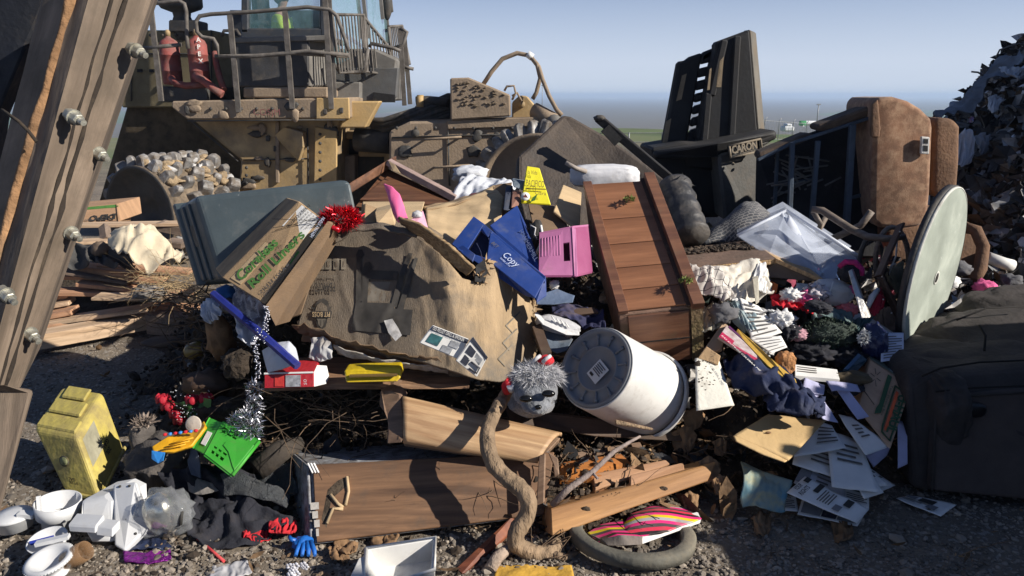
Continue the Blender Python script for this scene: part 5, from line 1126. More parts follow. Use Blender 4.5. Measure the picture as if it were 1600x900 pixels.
o = MB().tube(A((765, 892, 2.1), (778, 870, 2.12), (800, 852, 2.16)), [.022, .02, .016], 10).build('log', mat('pale_log_bark', (.36, .28, .22), .9, .3, 14, .3, bump=.8), label='short pale log poking up beside the yellow envelope', cat='log')
MB().prism(A((712, 888, 2.12), (800, 806, 2.32), (806, 825, 2.30), (722, 897, 2.1)), V((.01, .02, -.015))).build('red_board', wood('red_stained_wood', (.28, .09, .04), (.15, .045, .025), 14, .6, .3), bev=.003, label='reddish brown board leaning beside the white basin', cat='board')
# ---- lumber
lum = wood('fresh_lumber', (.52, .28, .11), (.29, .14, .055), 10, .7, .14, (.15, .1, .06))
q = A((860, 795, 2.28), (1120, 722, 2.52), (1106, 752, 2.46), (862, 838, 2.20)); v2 = at(846, 788, 2.40) - q[0]
t = thing('lumber_beam', 'sunlit pine beam lying across the front right of the pile', 'beam', at(980, 800, 2.3))
MB().prism(q, v2).build('timber', lum, t, fr=quad_frame(q), bev=.004)
for x, y in ((.20, .42), (.68, .6)): MB().blob(on(q, x, y) + seen(q, .001), (.016, .005, .011), .3, seed=int(x * 9)).build('knot', rot_, t)
for k in range(6): MB().blob(on(q, .3 + .025 * k, .1) + seen(q, .001), (.002, .002, .002), 0, sub=1).build('nail_hole', blk, t) if k < 4 else None
lum2 = wood('red_lumber', (.50, .28, .15), (.36, .19, .10), 14, .7, .1)
board('timber_offcut', A((926, 740, 2.46), (1040, 718, 2.56), (1048, 725, 2.55), (930, 766, 2.40)), .03, lum2, label='reddish pine offcut lying directly behind the sunlit beam', cat='offcut')
board('timber_offcut', A((985, 742, 2.44), (1068, 722, 2.54), (1070, 735, 2.50), (985, 760, 2.40)), .02, lum2, label='second short pine offcut resting against the back of the sunlit beam', cat='offcut')
ob = wood('orange_rotten_wood', (.60, .22, .04), (.30, .10, .025), 10, .8, .35, (.07, .04, .02))
board('rotten_board', A((876, 722, 2.52), (970, 708, 2.60), (1000, 735, 2.52), (925, 745, 2.44), (875, 748, 2.44)), .03, ob, label='bright orange rotten board behind the grey stick', cat='board')
board('timber_offcut', A((874, 710, 2.60), (1000, 690, 2.68), (1004, 698, 2.66), (876, 722, 2.58)), .02, oakd, label='brown weathered lath above the orange rotten board', cat='lath')
dkw = wood('dark_wet_wood', (.11, .065, .04), (.06, .035, .022), 12, .7, .3)
MB().prism(A((790, 638, 2.62), (930, 655, 2.68), (1068, 676, 2.74), (1066, 690, 2.70), (930, 682, 2.64), (796, 660, 2.58)), V((0, .06, -.02))).build('dark_beam', dkw, bev=.003, label='dark wet wooden beam under the white bucket', cat='beam')
board('bark_strip', A((962, 655, 2.56), (1020, 668, 2.58), (1022, 672, 2.57), (962, 662, 2.55)), .01, bark, label='thin strip of pale bark below the white bucket', cat='bark')
ply = wood('plywood_edge', (.42, .25, .14), (.25, .14, .08), 40, .7, .2)
MB().prism(A((408, 601, 2.66), (505, 600, 2.64), (733, 601, 2.62), (733, 608, 2.60), (505, 609, 2.62), (408, 612, 2.64)), V((.0, .22, .03))).build('plywood_strip', ply, bev=.002, label='thin plywood strip under the red box and the yellow tray', cat='board')
# ---- ring and striped book
t = thing('rubber_ring', 'flat dark grey rubber ring lying on the gravel under the striped board', 'ring', gnd(990, 860))
fr = Matrix.Translation(gnd(988, 852) + V((0, .03, .03))) @ Matrix.Rotation(R(-7), 4, 'X') @ Matrix.Rotation(R(3), 4, 'Y')
MB().lathe([(.168, -.02), (.172, .015), (.18, .02), (.212, .02), (.220, .013), (.218, -.02), (.168, -.02)], fr, 64).build('ring', mat('dusty_ring', (.12, .115, .095), .75, .25, 6, .45, (.22, .19, .14), .4, 40), t, fr=fr)
def stripes(name, cols, width, ang):
    m, ns, ls, b = _new(name); tc = ns.new('ShaderNodeTexCoord'); mp = ns.new('ShaderNodeMapping'); ls.new(tc.outputs['Object'], mp.inputs[0]); mp.inputs['Rotation'].default_value = (0, 0, ang)
    sx = ns.new('ShaderNodeSeparateXYZ'); ls.new(mp.outputs[0], sx.inputs[0]); d = nn(ns, 'ShaderNodeMath', operation='DIVIDE'); ls.new(sx.outputs[1], d.inputs[0]); d.inputs[1].default_value = width
    f = nn(ns, 'ShaderNodeMath', operation='FRACT'); ls.new(d.outputs[0], f.inputs[0]); cr = ns.new('ShaderNodeValToRGB'); cr.color_ramp.interpolation = 'CONSTANT'; ls.new(f.outputs[0], cr.inputs[0])
    el = cr.color_ramp.elements; n = len(cols)
    for i, c_ in enumerate(cols):
        e = el[i] if i < 2 else el.new(i / n); e.position = i / n; e.color = c4(c_)
    n1 = nn(ns, 'ShaderNodeTexNoise', i_Scale=14.0, i_Detail=7.0); ls.new(tc.outputs['Object'], n1.inputs['Vector'])
    ls.new(mix(ns, ls, ramp(ns, ls, n1.outputs[0], .52, .75, 0, .6), cr.outputs[0], c4((.25, .2, .16))), b.inputs['Base Color']); b.inputs['Roughness'].default_value = .35; return m
PKc, YE, BKc, GR = (.80, .04, .22), (.80, .60, .02), (.03, .025, .025), (.45, .45, .46)
st = stripes('striped_print', [PKc, GR, YE, PKc, BKc, (.75, .05, .10), (.1, .08, .08)], .115, R(-2))
t = thing('striped_board', 'pink, yellow and black striped glossy folded board lying on the rubber ring', 'board', at(1005, 840, 2.3))
drape('striped_cover', [(969, 829, 2.26), (985, 804, 2.34), (1020, 790, 2.40), (1068, 792, 2.42)], [(975, 834, 2.22), (1003, 838, 2.2), (1045, 830, 2.22), (1096, 811, 2.32)], st, t, amp=.002, bulge=.015, sol=.004)
q = A((1003, 838, 2.2), (1096, 811, 2.32), (1094, 818, 2.31), (1003, 851, 2.18)); MB().prism(q, V((0, .05, .0))).build('white_pages', paper, t, bev=.002)
drape('striped_cover', [(918, 833, 2.26), (938, 820, 2.30), (972, 812, 2.33)], [(935, 848, 2.2), (965, 836, 2.2), (1002, 840, 2.19)], stripes('striped_print_b', [YE, PKc, BKc, PKc, (.1, .08, .08)], .075, R(-2)), t, amp=.002, sol=.004)
drape('grey_flap', [(917, 832, 2.27), (938, 843, 2.2), (970, 836, 2.18), (1004, 838, 2.19)], [(928, 845, 2.23), (950, 853, 2.17), (980, 852, 2.16), (1002, 851, 2.175)], mat('grey_card_inside', (.2, .17, .15), .7, .2, 9, .3), t, amp=.003)
for pts in (((984, 806, 2.32), (1003, 826, 2.22), (1008, 820, 2.24)), ((1000, 806, 2.33), (1030, 815, 2.27)), ((996, 820, 2.24), (1020, 826, 2.22))): MB().tube([p + V((0, 0, .012)) for p in A(*pts)], .0015, 4).build('loose_wire', blk, t)
# ---- white basin
t = thing('plastic_basin', 'white plastic basin standing in the sun at the bottom edge', 'basin', gnd(620, 890))
mb = MB(); openbox(mb, A((572, 857, 2.04), (681, 840, 2.10), (679, 890, 1.94), (570, 925, 1.85)), V((.01, .02, -.085)), .008, .86); mb.build('tub', wp, t, bev=.006, bseg=2)
P = A((572, 857, 2.04), (681, 840, 2.10), (679, 890, 1.94), (570, 925, 1.85)); MB().tube(P + [P[0]], .006, 8).build('rim', wp, t)
MB().prism(A((560, 872, 2.0), (573, 866, 2.02), (573, 905, 1.9), (545, 905, 1.9)), V((.0, .0, -.012))).build('handle', wp, t, bev=.003)
drape('yellow_envelope', [(775, 882, 2.14), (830, 884, 2.13), (893, 884, 2.15)], [(770, 915, 1.98), (830, 915, 1.98), (900, 912, 1.98)], mat('yellow_envelope_paper', (.62, .36, .05), .7, .1, 5, .1), amp=.008, freq=12, label='yellow padded envelope at the bottom edge beside the pale log', cat='envelope')
# ---- red box, tray
t = thing('red_box', 'flat red and white printed carton on the left end of the plywood strip', 'box', at(460, 600, 2.66))
q = A((413, 583, 2.64), (490, 581, 2.62), (490, 605, 2.58), (413, 607, 2.60)); rb = mat('red_box_print', (.42, .02, .03), .4, .1, 5, .1)
MB().prism(q, V((0, .09, .015))).build('carton', rb, t, bev=.002); patch('white_edge', q, 0, -.01, 1, .10, paper, t); patch('picture', q, .44, .2, .74, .95, grl, t); patch('red_seal', q, .22, .2, .40, .9, mat('red_light', (.6, .05, .04), .4), t)
text('so', on(q, .88, .85) + seen(q, .005), V((0, 0, 1)), V((-1, 0, 0)), .018, paper, t)
MB().prism(A((490, 581, 2.62), (506, 582, 2.64), (510, 600, 2.60), (490, 605, 2.58)), V((0, .05, .01))).build('open_end', paper, t, bev=.002)
t = thing('yellow_tray', 'yellow plastic handle tray lying on the plywood strip', 'tray', at(582, 598, 2.6))
MB().prism(A((537, 579, 2.58), (560, 577, 2.58), (625, 575, 2.58), (627, 590, 2.56), (620, 597, 2.55), (540, 599, 2.55)), V((0, .07, .0))).build('body', mat('yellow_plastic', (.62, .44, .015), .35, .1, 4, .2), t, bev=.008, bseg=3)
MB().prism(A((545, 588, 2.545), (620, 586, 2.545), (620, 588, 2.545), (545, 590, 2.545)), V((0, .02, 0))).build('seam', brp, t)
# ---- blue pole, cloths, scoop, bead chain
MB().tube(A((333, 459, 2.86), (400, 515, 2.72), (465, 572, 2.60)), .0165, 6, smooth=False).build('blue_pole', mat('blue_pole_paint', (.015, .025, .20), .4, .1, 5, .1), label='dark blue six sided pole leaning across white rags', cat='pole')
wc = mat('white_rag', (.55, .57, .63), .9, .15, 5, .2, (.35, .32, .3), .5, 40); wpr = mat('spotted_rag', (.58, .58, .62), .9, .1, 5, .1, wear=.9, wcol=(.2, .2, .24))
def rag(name, top, bot, m, lab, cat='cloth', amp=.03, fold=.03, seed=1, **k): return drape(name, top, bot, m, amp=amp, freq=9, fold=fold, seed=seed, label=lab, cat=cat, rag=k.pop('rag', .02), **k)
rag('white_shirt', [(365, 447, 2.98), (385, 455, 2.95), (405, 470, 2.9), (412, 490, 2.88)], [(375, 500, 2.88), (385, 510, 2.85), (400, 508, 2.83), (414, 505, 2.85)], wpr, 'white spotted cloth hanging below the bin liner carton', seed=3)
rag('white_rag', [(366, 495, 2.86), (385, 505, 2.84), (405, 500, 2.83), (420, 515, 2.82)], [(375, 530, 2.80), (390, 545, 2.77), (402, 540, 2.77), (415, 525, 2.8)], wc, 'white rag hanging under the blue pole above the bead chain', seed=4)
rag('white_rag', [(316, 478, 3.05), (330, 465, 3.05), (345, 475, 3.02)], [(320, 500, 2.98), (335, 508, 2.95), (352, 495, 2.97)], wc, 'small white rag at the upper end of the blue pole', seed=5)
MB().blob(at(355, 460, 3.05), (.055, .05, .04), .3, 3, 5, crumple=.3).build('knit_beanie', mat('blue_cloth', (.02, .12, .36), .8, .2, 9), label='blue knitted beanie under the grey tote', cat='beanie')
MB().blob(at(358, 478, 2.98), (.035, .04, .03), .3, 3, 7, crumple=.3).build('grey_sock', mat('grey_sock', (.12, .12, .13), .9), label='dark grey sock bundle above the blue pole', cat='sock')
drape('white_scoop', [(410, 548, 2.74), (430, 537, 2.72), (452, 534, 2.70), (462, 545, 2.68)], [(419, 582, 2.64), (440, 578, 2.62), (460, 570, 2.61), (468, 568, 2.62)], mat('white_scoop_plastic', (.52, .55, .62), .4, .08, 4, .15), amp=.004, bulge=.025, sol=.006, label='white plastic dustpan behind the lower end of the blue pole', cat='dustpan')
rag('white_bag_scrap', [(484, 530, 2.75), (500, 527, 2.73), (513, 533, 2.72)], [(484, 560, 2.70), (498, 566, 2.68), (512, 558, 2.68)], mat('dirty_white_film', (.5, .5, .5), .5, .2, 9, .5), 'dirty white film scrap under the lower left corner of the crushed carton', 'film', fold=.01, seed=9)
bead = mat('silver_beads', (.5, .5, .55), .15, .3, 9, .1, metal=.9, bump=0); t = thing('bead_chain', 'silver and black bead chain dangling from the bin liner carton down to the garland', 'chain', at(395, 600, 2.7))
mb = MB()
for k in range(130):
    s = k / 129; p = at(416, 478, 2.70).lerp(at(396, 600, 2.60), s) + V((.012 * math.sin(s * 9) + random.uniform(-.009, .009) * (1 + 2 * (.3 < s < .5)), random.uniform(-.008, .008), 0)); mb.blob(p, (.004,) * 3, 0, sub=1)
mb.build('beads', bead, t, kind='stuff')
t = thing('tinsel_garland', 'silver tinsel garland hanging beside the green basket', 'garland', at(395, 690, 2.5))
for i, (x, y, Y, r_) in enumerate(((397, 610, 2.62, .025), (395, 640, 2.58, .03), (388, 660, 2.54, .045), (370, 662, 2.55, .03), (395, 675, 2.52, .03))): tufts(at(x, y, Y), (r_, r_, r_ * 1.3), 260, .02, .0016, bead, 'foil_strands', t, i)
# ---- roses
t = thing('rose_bouquet', 'artificial bouquet of red roses with green leaves lying above the yellow slipper', 'flowers', at(300, 650, 2.85))
rs = mat('rose_petal', (.38, .004, .02), .7, .25, 30, 0, bump=.3); lf = mat('rose_leaf', (.04, .12, .03), .6, .3, 9, 0)
for i, (x, y) in enumerate(((254, 623), (262, 634), (275, 646), (281, 656), (300, 624), (322, 622))):
    c = at(x, y, 2.80); mb = MB()
    for k in range(11):
        a = k * 2.4; r_ = .006 + .0022 * k; d = V((math.cos(a), math.sin(a), .15)); mb.blob(c + d * r_, (.014, .006, .017), .2, seed=k, sub=2, rot=Matrix.Rotation(a + 1.57, 3, 'Z') @ Matrix.Rotation(-.4, 3, 'X'))
    mb.build('rose', rs, t); MB().tube([c, at(345, 655, 2.76)], .0025, 5).build('stem', lf, t)
for i, (x, y) in enumerate(((288, 632), (300, 640), (318, 632), (330, 640), (295, 648), (310, 650), (322, 655), (338, 650))):
    c = at(x, y, 2.78); d = V((math.cos(i * 1.9), -.3, math.sin(i * 1.9))) * .035; s = d.cross(V((0, 1, 0))).normalized() * .014
    MB().add([c - d, c + s, c + d, c - s, c + V((0, -.006, 0))], [(0, 1, 4), (1, 2, 4), (2, 3, 4), (3, 0, 4)], True).build('leaf', lf, t)
MB().slab(A((318, 622, 2.77), (330, 624, 2.77), (329, 640, 2.76), (318, 634, 2.76)), .002).build('leaf', mat('light_leaf', (.12, .28, .05), .6), t)
bw = mat('baby_breath', (.6, .6, .65), .8, .1, 9, 0)
mb = MB()
for k in range(60): mb.blob(at(random.choice((275, 300, 325, 283)) + random.uniform(-8, 8), random.choice((615, 640, 650)) + random.uniform(-7, 7), 2.77), (.0022,) * 3, 0, sub=1)
mb.build('filler_blossom', bw, t, kind='stuff')
# ---- green basket
t = thing('green_basket', 'bright green plastic storage basket with slotted side, lying tipped', 'basket', at(350, 740, 2.45))
gb = mat('green_plastic', (.05, .36, .035), .4, .15, 4, .25, bump=.1)
q = A((332, 653, 2.62), (405, 690, 2.50), (361, 742, 2.36), (303, 702, 2.48))   # p0->p1 long edge
# split face: flat left strip, slotted right part
F2 = [on(q, .0, .0), on(q, 1, 0), on(q, 1, 1), on(q, 0, 1)]
q3 = A((347, 660, 2.58), (405, 690, 2.48), (363, 743, 2.34), (320, 710, 2.42))
holes = [(.10 + .155 * i, .10 + .10 * j) for i in range(3) for j in range(2)] + [(.12 + .155 * i, .68 + .13 * j) for i in range(3) for j in range(2)]
def holey(q, holes, w_, h_, t_, m, par, n=(24, 24)):
    mb = MB(); off = -seen(q, t_)
    for i in range(n[0]):
        for j in range(n[1]):
            u = (i + .5) / n[0]; v = (j + .5) / n[1]
            if any(a <= u < a + w_ and b_ <= v < b_ + h_ for a, b_ in holes): continue
            c = [on(q, *z) for z in ((i / n[0], j / n[1]), ((i + 1) / n[0], j / n[1]), ((i + 1) / n[0], (j + 1) / n[1]), (i / n[0], (j + 1) / n[1]))]
            mb.add(c, [(0, 1, 2, 3)])
    bm = bmesh.new(); me = bpy.data.meshes.new('x'); me.from_pydata([tuple(v) for v in mb.v], [], mb.f); bm.from_mesh(me); bmesh.ops.remove_doubles(bm, verts=bm.verts, dist=1e-5)
    mb2 = MB(); mb2.add([v.co.copy() for v in bm.verts], [[v.index for v in f.verts] for f in bm.faces]); bm.free(); return mb2.build('slotted_wall', m, par, sol=t_)
bv = (at(350, 700, 2.5) - CAMP).normalized() * .12
holey(q3, holes, .11, .055, .006, gb, t, (40, 40))
MB().slab(A((329, 653, 2.62), (347, 660, 2.58), (320, 710, 2.42), (303, 701, 2.47)), .006).build('side_wall', gb, t, bev=.002)
MB().slab([at(329, 653, 2.62), at(303, 701, 2.47), at(303, 701, 2.47) + bv, at(329, 653, 2.62) + bv], .006).build('base', gb, t)
MB().slab([q3[0], q3[1], q3[1] + bv, q3[0] + bv], .006).build('side_wall', gb, t); MB().slab([q3[3], q3[2], q3[2] + bv, q3[3] + bv], .006).build('side_wall', gb, t)
MB().tube([q3[1] , q3[2]], .007).build('rim', gb, t); MB().slab([p + bv for p in q3], .006).build('side_wall', gb, t)
MB().prism([on(q3, *z) + seen(q3, .004) for z in ((.98, .16), (.62, .36), (.36, .42), (.34, .55), (.55, .62), (.86, .84), (.98, .9))], seen(q3, .003)).build('raised_leaf', gb, t, bev=.001)
patch('paper_sticker', A((329, 653, 2.62), (347, 660, 2.58), (320, 710, 2.42), (303, 701, 2.47)), .35, .4, .75, .8, paper, t, off=.004)
# ---- yellow slipper, sack
def ysl(): pass
t = thing('yellow_slipper', 'yellow ribbed slipper lying on the grey sack beside the green basket', 'slipper', at(280, 705, 2.5))
drape('sole', [(238, 700, 2.46), (262, 684, 2.5), (300, 676, 2.54), (320, 660, 2.6)], [(240, 706, 2.44), (270, 707, 2.44), (300, 697, 2.46), (322, 668, 2.54)], mat('yellow_sole', (.70, .36, .01), .4, .1, 4, .1), t, amp=.003, sol=.012)
for k in range(3): MB().tube(A((250 + 8 * k, 704 - 5 * k, 2.435 + .015 * k), (290 + 6 * k, 694 - 5 * k, 2.445 + .015 * k)), .003, 5).build('sole_rib', mat('yellow_sole', (0, 0, 0)), t)
MB().lathe([(0, 0), (.03, 0), (.032, .004), (.028, .006), (0, .006)], frame(at(303, 663, 2.55), V((1, 0, .3)), V((0, .35, 1))), 24).build('heel_pad', mat('cream_pad', (.55, .48, .40), .8, .1, 9, .2), t)
for k in range(7): MB().blob(at(258 + 8 * k, 679 - k, 2.50), (.008, .008, .006), .2, seed=k, sub=2).build('blue_bead' if k % 2 else 'red_bead', mat('blue_plastic', (.03, .22, .6), .35) if k % 2 else redf, t)
MB().slab(A((237, 704, 2.43), (257, 707, 2.43), (254, 720, 2.41), (247, 724, 2.41), (237, 717, 2.42)), .006).build('blue_paddle', mat('blue_plastic', (0, 0, 0)), label='bright blue plastic paddle end below the yellow slipper', cat='paddle')
sk_ = mat('grey_sack_cloth', (.10, .088, .08), .95, .3, 7, .4, (.19, .15, .12), .7, 45)
t = thing('cloth_sack', 'grey brown lumpy sack with a frayed top, lying right of the yellow jerrycan', 'sack', gnd(250, 765))
MB().blob(at(250, 720, 2.62), (.125, .12, .10), .25, 2, 5, 4, crumple=.15).blob(at(222, 680, 2.66), (.045, .06, .07), .3, 2, 7, 3, crumple=.3).build('bag', sk_, t)
tufts(at(225, 662, 2.62), (.035, .035, .02), 200, .025, .003, mat('frayed_fibre', (.28, .22, .18), .95, .3, 9, 0, rand=.4), 'frayed_top', t, 5, up=1)
# ---- yellow jerrycan
yj = mat('dirty_yellow_plastic', (.56, .46, .11), .6, .3, 4, .62, (.22, .17, .09), .3, 40, dscale=6)
t = thing('jerrycan', 'dirty yellow plastic canister lying upside down on the ground at the left', 'canister', gnd(130, 775))
q = A((48, 666, 2.76), (118, 681, 2.60), (157, 775, 2.52), (98, 770, 2.60)); v2 = at(150, 612, 2.98) - at(118, 681, 2.60)
# body as left face swept along the depth
q = A((50, 668, 2.66), (120, 682, 2.56), (158, 783, 2.50), (100, 772, 2.58)); v2 = at(162, 612, 2.86) - q[1]
MB().prism(q, v2).build('body', yj, t, fr=quad_frame(q), bev=.022, bseg=4)
sv = [q[1], q[1] + v2, q[2] + v2, q[2]]
top = [q[0], q[1], q[1] + v2, q[0] + v2]
for a, b_, c_, d in ((.06, .05, .94, .30), (.12, .36, .86, .66), (.2, .70, .75, .98)): patch('moulded_step', top, a, b_, c_, d, yj, t, off=.012 if b_ > .3 else .006, t=.012, bev=.006)
patch('grey_wear', sv, .1, .12, .5, .55, mat('grey_wear', (.33, .31, .22), .7, .3, 9, .3), t, off=.0006, t=.001)
patch('moulded_line', q, .0, .93, 1.0, 1.0, yj, t, off=.008, t=.012, bev=.004); patch('moulded_line', sv, .0, .92, 1.0, .98, yj, t, off=.008, t=.012, bev=.004)
dkp = mat('worn_dark_print', (.06, .055, .04), .7, .3, 15, .3, (.3, .24, .05), bump=0)
cc_ = on(q, .46, .45) + seen(q, .002); fr = frame(cc_, q[1] - q[0], q[0] - q[3]); 
MB().lathe([(0, 0), (.026, 0), (.026, .003), (0, .003)], fr @ Matrix.Diagonal((1, .8, 1, 1)), 24).build('round_emblem', dkp, t); MB().lathe([(0, 0), (.020, 0), (.020, .005), (0, .005)], fr @ Matrix.Diagonal((1, .8, 1, 1)), 24).build('emblem_middle', mat('emblem_green', (.20, .22, .10), .6, .4, 30), t)
text('GAL', on(q, .58, .70) + seen(q, .003), q[0] - q[1], q[3] - q[0], .012, dkp, t, wid=.04, bold=.02); text('SPI 20L', on(q, .60, .76) + seen(q, .003), q[0] - q[1], q[3] - q[0], .010, dkp, t, wid=.05, bold=.02)
text('GAL', on(sv, .62, .50) + seen(sv, .003), sv[0] - sv[1], sv[3] - sv[0], .018, dkp, t, wid=.06, bold=.03); text('20L', on(sv, .6, .62) + seen(sv, .003), sv[0] - sv[1], sv[3] - sv[0], .018, dkp, t, wid=.045, bold=.03)
# ---- white coffee maker and pots
wa = mat('white_appliance', (.62, .63, .64), .35, .06, 3, .2, (.35, .31, .26), .05, 30, dscale=12)
t = thing('coffee_maker', 'white plastic coffee maker lying on its side with its base towards us', 'appliance', gnd(180, 860))
bq = A((176, 756, 2.360), (212, 752, 2.340), (233, 822, 2.240), (194, 861, 2.160), (178, 852, 2.180)); MB().slab(bq, .03).build('base_plate', wa, t, bev=.008, bseg=3)
MB().prism(A((124, 782, 2.320), (158, 776, 2.320), (176, 785, 2.300), (178, 850, 2.200), (140, 850, 2.200), (122, 818, 2.240)), V((.06, .14, .0))).build('housing', wa, t, bev=.02, bseg=3)
MB().prism(A((105, 820, 2.200), (150, 823, 2.170), (150, 835, 2.160), (108, 832, 2.190)), V((0, .06, .01))).build('handle', wa, t, bev=.005)
MB().prism(A((150, 822, 2.180), (176, 826, 2.160), (176, 840, 2.150), (150, 837, 2.160)), V((0, .05, .0))).build('arm', wa, t, bev=.003)
for k in range(6): MB().prism(A((126 + 2 * k, 805, 2.275), (127 + 2 * k, 805, 2.275), (127 + 2 * k, 820, 2.245), (126 + 2 * k, 820, 2.245)), V((0, .02, 0))).build('vent_slot', ink, t)
bf = [at(176, 756, 2.360), at(212, 752, 2.340), at(233, 822, 2.240), at(194, 861, 2.160)]; n_ = (bf[1] - bf[0]).cross(bf[3] - bf[0]).normalized(); n_ = n_ if n_.dot(CAMP - bf[0]) > 0 else -n_
cb = at(206, 822, 2.235); cb = cb - n_ * (cb - bf[2]).dot(n_); fr = frame(cb + n_ * .001, (bf[1] - bf[0]), n_.cross(bf[1] - bf[0]))
for r_ in (.052, .012): MB().lathe([(r_ - .003, 0), (r_ - .002, .003), (r_, .003), (r_ + .001, 0)], fr, 32).build('round_rib', wa, t)
MB().blob(cb, (.004,) * 3, 0, sub=1).build('screw', ink, t)
for u, v in ((.3, .06), (.30, .62), (.5, .92), (.7, .08)): MB().blob(on(bf, u, v) + n_ * .001, (.005,) * 3, 0, sub=2).build('rubber_foot', ink, t)
patch('rating_label', bf, .52, .24, .9, .44, grl, t, off=.003)
t = thing('coffee_filter_basket', 'white two tier filter basket standing left of the coffee maker', 'appliance part', gnd(92, 832))
fr = Matrix.Translation(at(92, 802, 2.33)) @ Matrix.Rotation(R(4), 4, 'Y')
MB().lathe([(.052, -.05), (.055, -.048), (.056, -.01), (.072, .0), (.075, .05), (.071, .05), (.068, .005), (.05, -.01)], fr, 32).build('basket', wa, t); MB().beam(at(60, 775, 2.33), at(62, 800, 2.31), .01, .03).build('clip', wa, t)
t = thing('coffee_pot_lid', 'round white lid part half hidden behind the timber end at the left edge', 'lid', gnd(22, 838))
fr = Matrix.Translation(at(22, 815, 2.30)); MB().lathe([(0, -.02), (.055, -.02), (.06, .02), (.065, .022), (.06, .03), (.02, .035), (0, .035)], fr, 28).build('lid', wa, t); MB().beam(at(30, 803, 2.29), at(55, 805, 2.29), .03, .015).build('handle', wa, t)
t = thing('juicer_cup', 'white cup with a white bar across, lying above the ribbed ring dish', 'cup', gnd(78, 868))
fr = Matrix.Translation(at(76, 850, 2.17)) @ Matrix.Rotation(R(12), 4, 'X'); MB().lathe([(0, -.025), (.045, -.025), (.058, .02), (.062, .02), (.05, -.01), (0, -.015)], fr, 32).build('cup', wa, t)
MB().beam(at(56, 850, 2.12), at(108, 838, 2.14), .022, .012).build('crossbar', wa, t); MB().slab(A((45, 846, 2.15), (84, 836, 2.18), (84, 842, 2.17), (48, 852, 2.14)), .004).build('blue_inside', mat('deep_blue_plastic', (.02, .04, .30), .4), t)
t = thing('ribbed_dish', 'round white ribbed dish on a foot at the bottom left corner', 'dish', gnd(78, 900))
fr = Matrix.Translation(at(76, 874, 2.06)) @ Matrix.Rotation(R(10), 4, 'X') @ Matrix.Rotation(R(-6), 4, 'Y'); MB().lathe([(.0, -.03), (.03, -.028), (.05, -.002), (.058, .006), (.071, .004), (.073, -.004), (.06, -.012), (.035, -.036), (.03, -.05), (.045, -.056), (.04, -.064), (0, -.064)], fr, 48).build('dish', wa, t)
for k in range(48): a = k * math.pi / 24; MB().blob(fr @ V((math.cos(a) * .073, math.sin(a) * .073, -.001)), (.0028,) * 3, 0, sub=1).build('rim_bead', wa, t)
MB().lathe([(0, -.05), (.03, -.05), (.034, -.01), (.032, .03), (.03, .03), (.031, -.01), (.028, -.046), (0, -.046)], Matrix.Translation(at(123, 866, 2.10)) @ Matrix.Rotation(R(60), 4, 'Y'), 24).build('plastic_cup', glassy('amber_cup', (.25, .15, .08), .2, .65), label='clear amber plastic cup lying right of the ribbed dish', cat='cup')
t = thing('bagged_carafe', 'silver jug inside a clear plastic bag, leaning on the coffee maker', 'jug', gnd(262, 845))
ch = mat('chrome_jug', (.75, .72, .62), .12, .15, 5, .15, (.2, .18, .14), .1, 10, metal=1)
MB().blob(at(252, 803, 2.27), (.055, .05, .075), .05, 2, 3, 4, Matrix.Rotation(R(-15), 3, 'Y'), pw=.85).build('jug', ch, t); MB().tube(A((272, 790, 2.25), (284, 800, 2.23), (282, 820, 2.22)), .006).build('jug_handle', ink, t)
MB().blob(at(258, 802, 2.27), (.10, .065, .09), .25, 2, 8, 4, Matrix.Rotation(R(-10), 3, 'Y'), crumple=.15).build('clear_bag', glassy('clear_film', (.42, .44, .46), .1, .28), t)
# purple foil, straw
rag('purple_foil', [(192, 862, 2.26), (225, 864, 2.24), (266, 858, 2.26)], [(194, 878, 2.21), (230, 882, 2.2), (268, 874, 2.22)], mat('purple_foil', (.22, .02, .25), .3, .5, 40, .1, metal=.5, bump=.9, bscale=60), 'crumpled purple foil wrapper below the coffee maker', 'wrapper', .008, .006, rag=.0)
rag('dark_packet', [(206, 845, 2.32), (240, 832, 2.36), (262, 835, 2.36)], [(200, 860, 2.27), (235, 862, 2.26), (268, 855, 2.27)], mat('dark_blue_film', (.02, .03, .07), .3, .3, 9, .2), 'dark blue packet under the purple foil wrapper', 'packet', .01, .01)
MB().prism(A((268, 862, 2.27), (285, 852, 2.3), (288, 855, 2.29), (272, 873, 2.22)), V((0, .01, 0))).build('yellow_card', mat('yellow_card', (.5, .4, .04), .6), label='small yellow and black card beside the purple foil', cat='card')
MB().tube(A((308, 841, 2.32), (350, 877, 2.18)), .005, 8).build('red_straw', mat('red_tube_plastic', (.6, .05, .06), .4), label='thin red tube lying on the gravel right of the purple foil', cat='tube')
rag('clear_film', [(332, 882, 2.15), (355, 880, 2.15), (383, 878, 2.16)], [(330, 903, 2.08), (360, 905, 2.06), (395, 897, 2.08)], glassy('milky_film', (.6, .6, .62), .25, .6), 'milky plastic film at the bottom edge left of centre', 'film', .008, .008)
